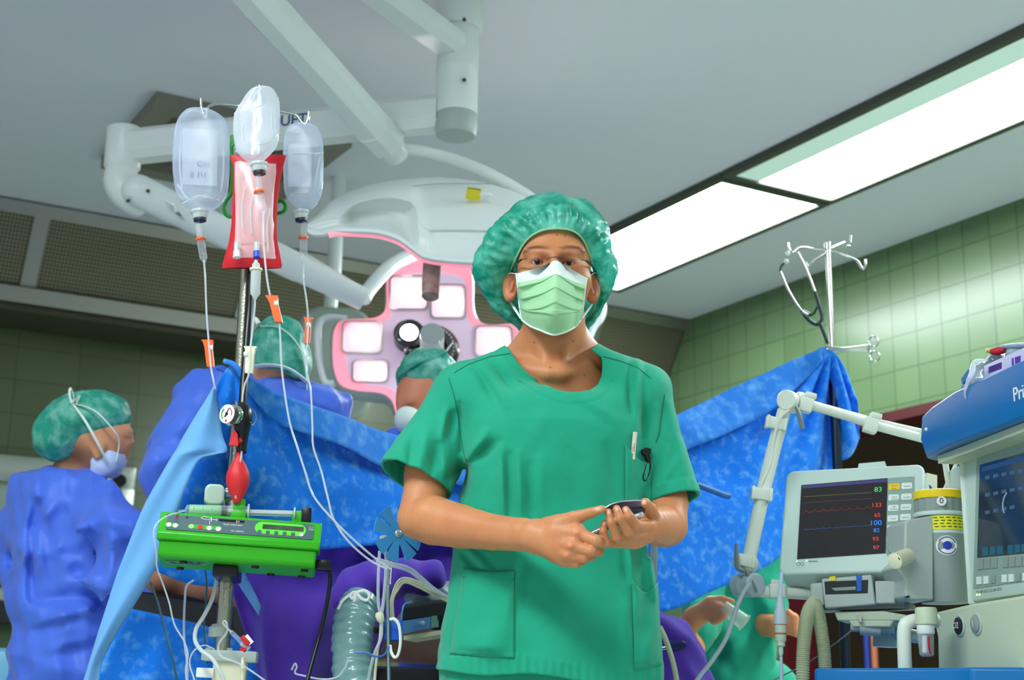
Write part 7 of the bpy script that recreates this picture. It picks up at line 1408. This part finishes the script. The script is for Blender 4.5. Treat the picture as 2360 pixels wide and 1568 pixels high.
# --- corrugated breathing hoses, sensor plug
M_corrg = veil('hose_cream', (220, 224, 192), .9, rough=.25)
def corr(pts, r, label):
    P = spline([at(*p) for p in pts], 22); b = MB(); b.tube(P, [r if i % 2 else r * .80 for i in range(len(P))], 20); return one(b, 'breathing_hose', M_corrg, label, 'hose', 'corrugated breathing hoses', smooth=80)
corr([(1878, 1388, 3.06), (1866, 1405, 3.03), (1858, 1435, 3.01), (1853, 1480, 3.0), (1850, 1530, 3.0), (1850, 1600, 3.0)], .0150, 'corrugated cream hose hanging straight beside the sensor plug')
corr([(1876, 1392, 3.05), (1884, 1412, 3.03), (1892, 1450, 3.02), (1898, 1490, 3.02), (1902, 1540, 3.02), (1908, 1600, 3.02)], .0145, 'corrugated cream hose bowing away towards the blue table')
sn = thing('sensor_plug', at(1797, 1440, 3.0), 'grey-white sensor plug with orange rings hanging from the monitor cable', 'sensor'); a_ = at(1797, 1372, 3.0); bv = at(1800, 1516, 3.0) - a_; l_ = bv.length
b = MB(); b.lathe(a_, bv, [(.004, 0), (.006, l_ * .08), (.0095, l_ * .16), (.0095, l_ * .2), (.0125, l_ * .28), (.0135, l_ * .36), (.0130, l_ * .47)], n=24); b.build('grip', mat('sensor_blue_grey', (186, 200, 208), rough=.4), sn)
b = MB(); b.lathe(a_ + bv * .47, bv, [(.0128, 0), (.0128, l_ * .012)], n=24); b.lathe(a_ + bv * .61, bv, [(.0125, 0), (.0125, l_ * .025)], n=24); b.build('orange_ring', mat('ring_orange', (206, 84, 30), rough=.4), sn)
b = MB(); b.lathe(a_ + bv * .48, bv, [(.0120, 0), (.0120, l_ * .13), (.0120, l_ * .155), (.0115, l_ * .25), (.0085, l_ * .28), (.0095, l_ * .33), (.005, l_ * .36), (.0055, l_ * .44), (.003, l_ * .5)], n=24); b.build('plug', mat('plug_sage', (186, 204, 186), rough=.4), sn)
b = MB(); b.tube([at(1801, 1322, 3.05), at(1799, 1345, 3.02), at(1797, 1374, 3.0)], .004, 8, k=4); b.tube([at(1800, 1514, 3.0), at(1801, 1550, 3.0), at(1800, 1640, 3.0)], .0034, 8, k=4); b.build('cable', mat('cable_lilac', (186, 196, 222), rough=.4), sn)
b = MB(); b.tube([at(1985, 1436, 3.06), at(1930, 1480, 3.1), at(1860, 1530, 3.1), at(1780, 1570, 3.1)], .0015, 6); one(b, 'cable', M_lever, 'thin grey wire running diagonally behind the corrugated hoses', 'cable')
# --- beyond the doorway
def rmbox(b, s0, s1, t0_, t1_, z0, z1): return b.prism([rm(s0, t0_, z0), rm(s1, t0_, z0), rm(s1, t1_, z0), rm(s0, t1_, z0)], (0, 0, z1 - z0))
b = MB(); rmbox(b, 1.0, 1.6, -2.35, -1.55, 0, 1.95); one(b, 'red_cabinet', mat('cabinet_red', (128, 8, 20), rough=.4), 'dark red cabinet beyond the doorway behind the vaporizer', 'cabinet', smooth=0)
lp = thing('wall_lamp', rm(1.75, -.75, 2.0), 'small orange lamp glowing in the dim corridor above the monitor', 'lamp'); c = rm(.95, -1.12, 1.86); b = MB(); b.sph(c, .05, 16); b.build('bulb', glow('lamp_orange', (255, 150, 90), 2.2), lp); b = MB(); b.tube([c, rm(1.9, -1.12, 1.95)], .02, 10); b.build('bracket', M_screw, lp)
for k, (t, m_) in enumerate(((-1.02, mat('pipe_blue', (40, 60, 140), rough=.4)), (-1.07, mat('pipe_copper', (176, 106, 74), rough=.4)))): b = MB(); b.cyl(rm(.30, t, .0), rm(.30, t, 1.6), .016); one(b, 'pipe', m_, ('blue' if k == 0 else 'copper-coloured') + ' upright pipe beyond the corrugated hoses', 'pipe')
# ------------------------------------------------------------------ the other staff
M_gown = cloth('gown_blue', (66, 104, 218), var=(5, (84, 122, 228), .3), rough=.42, bump=(30, .35, 8)); M_capt = cap_mat('cap_teal', (44, 172, 148), (150, 226, 208), .88); M_maskl = cloth('mask_lilac', (190, 205, 240), bump=None)
def foldset(F, X, scale=1.0):
    px, py = proj(X); d = np.zeros(len(X))
    for x0, y0, x1, y1, wd, am in F:
        e, t = seg2(px, py, (x0, y0), (x1, y1)); d += am * .001 * np.exp(-(e / wd) ** 2) * (.3 + .7 * np.sin(math.pi * np.clip(t * .86 + .07, 0, 1)))
    return d * scale
def ridged(X, s, seed=0.): return 1 - 2 * np.abs(vnoise(X, s, seed))
def sd_obj(S, lo, hi, h, name, m, parent, smooth=2, colors=None):
    pos, qd = mesh_sdf(S, lo, hi, h, slack=.05, smooth=smooth); c = None if colors is None else (colors(pos) if callable(colors) else np.tile(colors, (len(pos), 1))); return np_mesh(name, pos, qd, [m], parent, colors=c)
_cr = np.random.RandomState(5); _cd = _cr.normal(size=(24, 3)); _cd /= np.linalg.norm(_cd, axis=1)[:, None]; _cp = _cr.rand(24) * 6
def crease(X, s, seed=0, n=5):
    """straight sharp folds in several directions, like crisp nonwoven cloth"""
    d = 0
    for i in range(n):
        k = (i + seed * 5) % 24; w_ = X @ _cd[k] * s * (.7 + .15 * i) + _cp[k] + .8 * vnoise(X, s * .35, k); d = d + (1 - 2 * np.abs(np.sin(w_)))
    return d / n + .27
SK = [214, 150, 112]
def ribbon(b, L, r=.006, fl=.25): b.tube([at(*p) for p in L], r, 8, k=5, flat=fl)
# nurse at the far left, back half turned
n1 = thing('person', at(170, 1560, 3.95).xy.to_3d(), 'person in loose blue gown, bouffant cap and tied mask, back turned, at the left edge', 'person')
S = Sdf(.03); S.ell(at(222, 985, 3.93), (.088, .10, .105)); S.ell(at(252, 1030, 3.93), (.058, .06, .07), k=.04); S.cap(at(284, 1000, 3.92), at(300, 1020, 3.92), .012, .013, k=.015); S.cap(at(278, 996, 3.90), at(296, 994, 3.91), .010, k=.02); S.ell(at(226, 1035, 3.855), (.020, .010, .032), k=.01)
chainpx(S, [(200, 1040, 3.95, 44), (165, 1110, 3.97, 48), (150, 1200, 3.98, 50), (150, 1500, 3.98, 50)], .04); chainpx(S, [(150, 1500, 3.98, 60), (150, 2200, 3.98, 50)], .03)
sd_obj(S, (-1.6, 3.6, .2), (-.8, 4.3, 1.75), .006, 'body', M_skin, n1, colors=lambda P: mixc(np.tile(np.array(SK, float), (len(P), 1)), (96, 62, 40), .8 * gb(P, at(165, 1050, 3.86), (.05, .1, .03)) + .7 * gb(P, at(290, 1003, 3.86), (.012, .05, .005))))
S = Sdf(.03); S.ell(at(200, 972, 3.93), (.122, .125, .080), R=axes((1, 0, .22), (0, 1, 0), (-.22, 0, 1))); S.ell(at(140, 1020, 3.94), (.066, .10, .060), k=.05); S.post = lambda d, X: np.maximum(d - .006 * ridged(X, 26, 1.) - .003 * ridged(X, 60, 3.), -(d + .004)) 
def capcut(d, X):
    px, py = proj(X); lim = np.interp(px, [80, 100, 150, 200, 235, 262, 285, 300, 312], [1066, 1070, 1060, 1046, 1044, 1032, 1010, 992, 980]); return np.maximum(d - .005 * ridged(X, 24, 1.) - .003 * ridged(X, 55, 3.), (py - lim) * .0012)
S.post = capcut; sd_obj(S, (-1.55, 3.7, 1.35), (-.9, 4.15, 1.75), .0045, 'surgical_cap', M_capt, n1)
S = Sdf(.02); S.ell(at(250, 1066, 3.92), (.044, .062, .044), R=axes((1, 0, .5), (0, 1, 0), (-.5, 0, 1))); S.ell(at(274, 1040, 3.93), (.020, .045, .040)); S.cap(at(236, 1080, 3.90), at(222, 1092, 3.90), .026, .016); S.post = lambda d, X: d - .003 * ridged(X, 40, 2.); mk1 = sd_obj(S, (-1.3, 3.8, 1.35), (-.9, 4.05, 1.6), .005, 'face_mask', M_maskl, n1)
b = MB(); ribbon(b, [(166, 928, 3.81), (195, 968, 3.785), (222, 1015, 3.80), (246, 1062, 3.85)]); ribbon(b, [(166, 930, 3.81), (215, 945, 3.79), (252, 980, 3.80), (274, 1015, 3.84), (268, 1064, 3.87)]); ribbon(b, [(166, 932, 3.81), (160, 910, 3.80), (163, 894, 3.80), (170, 915, 3.80), (166, 930, 3.80)], .005); ribbon(b, [(166, 930, 3.80), (184, 912, 3.80), (176, 930, 3.80)], .005); ribbon(b, [(166, 930, 3.81), (152, 945, 3.82), (146, 962, 3.82)], .005); b.build('mask_tie', M_maskw, mk1)
GOWN = [(95, 1180, 60, 1240, 22, -10), (180, 1185, 120, 1345, 26, 12), (130, 1160, 95, 1200, 16, 12), (215, 1225, 190, 1340, 20, -16), (205, 1210, 250, 1140, 22, 10), (255, 1215, 250, 1330, 18, 14), (235, 1230, 232, 1335, 14, -14), (140, 1345, 230, 1335, 16, 12), (80, 1385, 230, 1372, 14, -12), (120, 1290, 200, 1270, 18, -9), (70, 1460, 190, 1420, 16, -12), (90, 1440, 220, 1400, 14, 10), (100, 1520, 240, 1480, 18, -9), (110, 1500, 230, 1465, 14, 9), (60, 1180, 55, 1380, 12, 7), (75, 1200, 72, 1370, 10, -6), (85, 1230, 110, 1390, 14, 8), (160, 1230, 140, 1300, 14, -10), (245, 1160, 285, 1230, 14, 8), (222, 1130, 262, 1190, 14, -7)]
S = Sdf(.05); chainpx(S, [(165, 1120, 3.97, 52), (150, 1210, 3.98, 108), (150, 1400, 3.98, 102), (150, 1560, 3.98, 112), (150, 2300, 3.98, 125)], .08); chainpx(S, [(238, 1170, 3.88, 52), (262, 1230, 3.82, 62), (262, 1318, 3.80, 56), (330, 1345, 3.92, 44), (410, 1350, 4.1, 36)], .05); chainpx(S, [(80, 1165, 4.02, 52), (46, 1225, 4.04, 46), (52, 1300, 4.05, 46), (110, 1380, 4.2, 40)], .05); chainpx(S, [(165, 1110, 3.97, 56), (235, 1160, 3.9, 50)], .05); chainpx(S, [(205, 1230, 3.90, 56), (212, 1345, 3.90, 58)], .04); chainpx(S, [(165, 1110, 3.97, 50), (80, 1160, 4.0, 48)], .05)
S.post = lambda d, X: np.maximum(d - foldset(GOWN, X, 1.7) - .044 * crease(X, 17, 0) - .016 * crease(X, 40, 1), .12 - X[:, 2])
sd_obj(S, (-1.85, 3.5, .1), (-.65, 4.45, 1.5), .0070, 'gown', M_gown, n1, smooth=1)
b = MB(); b.box((at(150, 1560, 3.98).x - .1, 3.9, .05), (.1, .26, .1), .03); b.box((at(150, 1560, 3.98).x + .1, 3.9, .05), (.1, .26, .1), .03); b.build('shoes', M_shoe, n1, smooth=30)
# surgeon behind the drape, seen from behind
n2 = thing('person', at(640, 1500, 3.9).xy.to_3d(), 'surgeon in blue gown and white-banded teal cap, back turned, behind the drape', 'person')
S = Sdf(.03); S.ell(at(640, 815, 3.92), (.076, .095, .11)); chainpx(S, [(640, 860, 3.93, 50), (630, 920, 3.95, 55), (620, 1100, 3.97, 80), (620, 2300, 3.97, 60)], .04); sd_obj(S, (-.95, 3.6, .1), (-.35, 4.3, 2.0), .008, 'body', M_skin, n2, colors=SK)
S = Sdf(.03); S.ell(at(645, 815, 3.92), (.083, .105, .110)); S.ell(at(665, 850, 3.91), (.058, .09, .055), k=.03)
def cc2(d, X): px, py = proj(X); return np.maximum(d - .004 * ridged(X, 34, 1.), (py - np.interp(px, [560, 590, 640, 680, 720], [842, 850, 852, 872, 880])) * .0012)
S.post = cc2; c2 = sd_obj(S, (-.9, 3.7, 1.5), (-.4, 4.15, 1.95), .005, 'surgical_cap', M_capt, n2)
b = MB(); ribbon(b, [(582, 846, 3.84), (620, 842, 3.815), (660, 848, 3.81), (690, 866, 3.83), (705, 880, 3.86)], .014, .3); ribbon(b, [(600, 752, 3.83), (650, 758, 3.81), (690, 800, 3.82), (704, 850, 3.85), (708, 900, 3.86)], .006); ribbon(b, [(583, 742, 3.85), (588, 735, 3.84), (596, 746, 3.84)], .010, .6); b.build('cap_band', M_maskw, c2)
S = Sdf(.05); chainpx(S, [(625, 905, 3.95, 62), (615, 990, 3.97, 110), (610, 1250, 3.97, 115), (610, 2300, 3.97, 130)], .08); chainpx(S, [(625, 905, 3.95, 45), (480, 935, 3.93, 58), (425, 1010, 3.88, 62), (392, 1085, 3.84, 58), (470, 1200, 3.9, 50)], .06); chainpx(S, [(625, 905, 3.95, 45), (735, 945, 3.93, 52), (780, 1060, 3.95, 52), (760, 1200, 4.0, 50)], .06)
GW2 = [(470, 960, 420, 1060, 20, -10), (445, 950, 395, 1040, 16, 10), (430, 1000, 372, 1040, 12, -10), (395, 1040, 350, 1085, 14, 8), (480, 985, 455, 1030, 14, 8), (700, 930, 760, 990, 14, -8), (720, 920, 775, 960, 12, 7), (560, 890, 500, 930, 20, 6)]
S.post = lambda d, X: np.maximum(d - foldset(GW2, X, 1.7) - .034 * crease(X, 17, 2) - .015 * crease(X, 40, 3), .12 - X[:, 2]); sd_obj(S, (-1.35, 3.55, .1), (-.15, 4.4, 1.75), .009, 'gown', M_gown, n2)
b = MB(); ribbon(b, [(500, 850, 3.86), (515, 856, 3.86), (530, 872, 3.86)], .010); b.build('gown_tie', M_gown, n2); b = MB(); ribbon(b, [(516, 832, 3.85), (530, 838, 3.85), (540, 850, 3.85)], .011, .6); b.build('cap_tie', M_capt, n2)
# surgeon looking down behind the man's shoulder
n3 = thing('person', at(1000, 1500, 4.05).xy.to_3d(), 'surgeon in green tied cap looking down, half hidden by the standing man', 'person')
S = Sdf(.03); S.ell(at(985, 885, 4.05), (.080, .10, .10)); S.ell(at(960, 930, 4.02), (.058, .07, .075), k=.04); S.cap(at(930, 930, 3.99), at(926, 948, 3.985), .010, .013, k=.02); S.cap(at(925, 925, 3.985), at(955, 922, 3.965), .010, k=.02); chainpx(S, [(1000, 940, 4.07, 48), (1020, 1020, 4.1, 60), (1030, 1200, 4.1, 80), (1030, 2300, 4.1, 60)], .04)
sd_obj(S, (-.45, 3.7, .1), (.1, 4.4, 2.0), .006, 'body', M_skin, n3, colors=lambda P: mixc(np.tile(np.array([212., 132, 100]), (len(P), 1)), (110, 60, 44), .7 * gb(P, at(945, 934, 3.96), (.016, .05, .005))))
S = Sdf(.03); S.ell(at(985, 868, 4.05), (.090, .108, .082), R=axes((1, 0, .30), (0, 1, 0), (-.30, 0, 1)))
def cc3(d, X): px, py = proj(X); return np.maximum(d - .003 * ridged(X, 40, 1.) - .002 * ridged(X, 90, 1.), (py - np.interp(px, [890, 918, 960, 1010, 1060], [918, 920, 912, 905, 890])) * .0012)
S.post = cc3; c3 = sd_obj(S, (-.45, 3.8, 1.5), (.1, 4.3, 1.98), .005, 'surgical_cap', M_capt, n3)
b = MB(); ribbon(b, [(915, 872, 3.985), (945, 850, 3.945), (985, 830, 3.94), (1030, 812, 3.98)], .006, .4); b.build('cap_seam', M_capt, c3); b = MB(); ribbon(b, [(1012, 786, 4.0), (1014, 796, 4.0), (1024, 808, 4.0), (1040, 830, 4.0)], .006); ribbon(b, [(1044, 790, 4.0), (1034, 802, 4.0), (1026, 814, 4.0)], .008); b.build('cap_tie', M_maskw, c3)
S = Sdf(.02); S.ell(at(945, 968, 4.0), (.045, .06, .045)); sd_obj(S, (-.4, 3.8, 1.4), (0, 4.2, 1.7), .007, 'face_mask', M_maskw, n3)
S = Sdf(.05); chainpx(S, [(1020, 1000, 4.1, 60), (1030, 1100, 4.1, 105), (1030, 2300, 4.1, 125)], .08); chainpx(S, [(1020, 1000, 4.1, 40), (930, 1040, 4.08, 48), (890, 1160, 4.0, 44), (840, 1220, 3.9, 38)], .05); chainpx(S, [(1020, 1000, 4.1, 40), (1140, 1040, 4.1, 48), (1170, 1160, 4.1, 44)], .05); S.post = lambda d, X: np.maximum(d - .006 * ridged(X, 13, 2.5), .12 - X[:, 2]); sd_obj(S, (-.65, 3.6, .1), (.4, 4.5, 1.7), .012, 'gown', M_gown, n3)
# colleague in green behind the support arm
n4 = thing('person', at(1720, 1560, 4.4).xy.to_3d(), 'person in green scrubs below the drape on the right, holding a clear cup', 'person')
YG = 4.4
S = Sdf(.03); S.ell(at(1720, 1040, YG), (.075, .095, .11)); chainpx(S, [(1720, 1080, YG, 42), (1715, 1180, YG + .02, 42), (1705, 1400, YG + .03, 45), (1700, 2300, YG + .03, 40)], .03)
chainpx(S, [(1645, 1290, YG - .05, 28), (1594, 1495, YG - .24, 28), (1575, 1455, YG - .36, 27), (1600, 1424, YG - .40, 22)], .015); chainpx(S, [(1600, 1424, YG - .40, 22), (1640, 1402, YG - .42, 26)], .02)
for L in ([(1636, 1388, YG - .42, 14), (1664, 1384, YG - .43, 11), (1688, 1387, YG - .44, 8)], [(1650, 1400, YG - .44, 14), (1672, 1406, YG - .46, 11), (1668, 1420, YG - .45, 10)], [(1646, 1412, YG - .44, 13), (1664, 1420, YG - .46, 10), (1656, 1430, YG - .45, 9)], [(1636, 1420, YG - .43, 12), (1650, 1430, YG - .45, 9), (1644, 1436, YG - .44, 8)]): chainpx(S, L, .006)
chainpx(S, [(1786, 1290, YG, 28), (1766, 1440, YG - .1, 26), (1790, 1446, YG - .15, 24), (1812, 1436, YG - .17, 21)], .015)
for k in range(4): chainpx(S, [(1815, 1420 + 11 * k, YG - .18, 11), (1832, 1424 + 11 * k, YG - .19, 10), (1836, 1436 + 9 * k, YG - .18, 8)], .006)
chainpx(S, [(1806, 1424, YG - .18, 10), (1818, 1412, YG - .19, 9)], .006)
sd_obj(S, (.3, 3.75, .1), (1.1, 4.75, 1.9), .006, 'body', M_skin, n4, colors=[216, 146, 96])
S = Sdf(.03); S.ell(at(1720, 1030, YG), (.09, .11, .11)); S.post = lambda d, X: np.maximum(d, at(1720, 1060, YG).z - X[:, 2]); sd_obj(S, (.4, 4.1, 1.3), (1.1, 4.7, 1.9), .01, 'surgical_cap', M_capt, n4)
S = Sdf(.05); chainpx(S, [(1715, 1190, YG, 55), (1710, 1300, YG, 80), (1690, 1450, YG, 88), (1690, 1600, YG, 95), (1690, 1760, YG, 95)], .06); chainpx(S, [(1660, 1220, YG - .02, 42), (1645, 1290, YG - .05, 44), (1606, 1462, YG - .2, 46)], .04); chainpx(S, [(1765, 1220, YG, 42), (1786, 1290, YG, 42), (1772, 1410, YG - .07, 42)], .04)
SG = [(1700, 1420, 1640, 1540, 22, -12), (1680, 1430, 1620, 1530, 18, 10), (1740, 1380, 1760, 1500, 16, -10), (1700, 1480, 1760, 1540, 18, 9), (1640, 1480, 1700, 1560, 20, -9)]
S.post = lambda d, X: np.maximum(d - foldset(SG, X, 1.5) - .024 * crease(X, 19, 1) - .010 * crease(X, 42, 2), .72 - X[:, 2]); sd_obj(S, (.25, 3.9, .65), (1.15, 4.85, 1.7), .009, 'scrub_shirt', M_scrub, n4)
S = Sdf(.05); 
for sx in (-1, 1): S.chain([(at(1690, 1500, YG).x + sx * .09, YG, .85), (at(1690, 1500, YG).x + sx * .1, YG, .1)], [.11, .08])
S.post = lambda d, X: np.maximum(d, .08 - X[:, 2]); sd_obj(S, (.3, 4.1, .0), (1.2, 4.7, 1.0), .012, 'scrub_trousers', M_scrub, n4)
b = MB(); [b.box((at(1690, 1500, YG).x + sx * .1, YG - .05, .045), (.1, .26, .09), .03) for sx in (-1, 1)]; b.build('shoes', M_shoe, n4, smooth=30)
cp = thing('cup', at(1695, 1425, YG - .46), 'clear plastic cup held in the hand of the person in green', 'cup'); b = MB(); p, q_ = at(1668, 1398, YG - .46), at(1716, 1436, YG - .48); b.lathe(p, q_ - p, [(.017, 0), (.022, (q_ - p).length * .96), (.026, (q_ - p).length)], n=24); b.build('cup_body', veil('cup_plastic', (206, 222, 206), .45), cp)
# ------------------------------------------------------------------ left background: steel-framed window, drawers and a covered trolley
def onback(px, py, off=0.0):
    d = ray(px, py); q = rm(0, BT - off, 0); t = (q - CAM).dot(RD) / d.dot(RD); return CAM + d * t
WT = onback(60, 1052); WB = onback(20, 1372)
wf2 = Fr(onback(0, 1372), RW, (0, 0, 1))
wn = bpy.data.objects.new('window_1', None); COL.objects.link(wn); wn.location = onback(0, 1372); wn['kind'] = 'structure'
u0, u1, v1 = wf2.hit(-220, 1300)[0], wf2.hit(310, 1080)[0], wf2.hit(300, 1078)[1]; M_fr = mat('window_steel', (176, 186, 172), rough=.3, metal=.5)
b = MB(); 
fw_ = .13
for a, c, du, dv in (((u0 + u1) / 2, v1 - fw_ / 2, u1 - u0, fw_), (u1 - fw_ / 2, v1 / 2, fw_, v1), (u0 + fw_ / 2, v1 / 2, fw_, v1), ((u0 + u1) / 2, fw_ / 2 - .1, u1 - u0, fw_)): wf2.rb(b, a, c, du, dv, -.01, .05, .012)
b.build('frame', M_fr, wn, smooth=30)
b = MB(); wf2.rb(b, (u0 + u1) / 2, v1 / 2, u1 - u0 - .2, v1 - .2, -.005, .015); b.build('pane', mat('pane_frosted', (150, 170, 156), rough=.25), wn, smooth=0)
b = MB(); b.bar(wf2.P(276, 1106, .06), wf2.P(272, 1142, .06), .030, .02); b.cyl(wf2.P(276, 1108, .05), wf2.P(276, 1108, .07), .032); b.build('handle', M_black, wn)
b = MB(); wf2.rb(b, (u0 + u1) / 2 - .1, -.08, u1 - u0, .10, 0, .10); struct(b, 'trim_3', mat('sill_dark', (26, 26, 24), rough=.5), smooth=0)
tr_ = thing('trolley', at(20, 1560, 4.6).xy.to_3d(), 'trolley under pale blue plastic sheet at the lower left corner', 'trolley'); Sx = Sdf(.03); c = at(5, 1470, 4.6)
b = MB(); b.box((c.x - .12, 4.75, .50), (.55, .45, .92), .04); o_ = b.build('cover', mat('trolley_blue', (90, 170, 210), rough=.3, var=(5, (130, 200, 226), .25)), tr_, smooth=30); b = MB(); b.bar(at(28, 1420, 4.5), at(62, 1416, 4.5), .02, .014); b.build('label', M_white, tr_)
b = MB(); [b.cyl((c.x - .12 + a, 4.75 + e, 0), (c.x - .12 + a, 4.75 + e, .06), .03) for a in (-.2, .2) for e in (-.16, .16)]; b.build('casters', M_black, tr_)
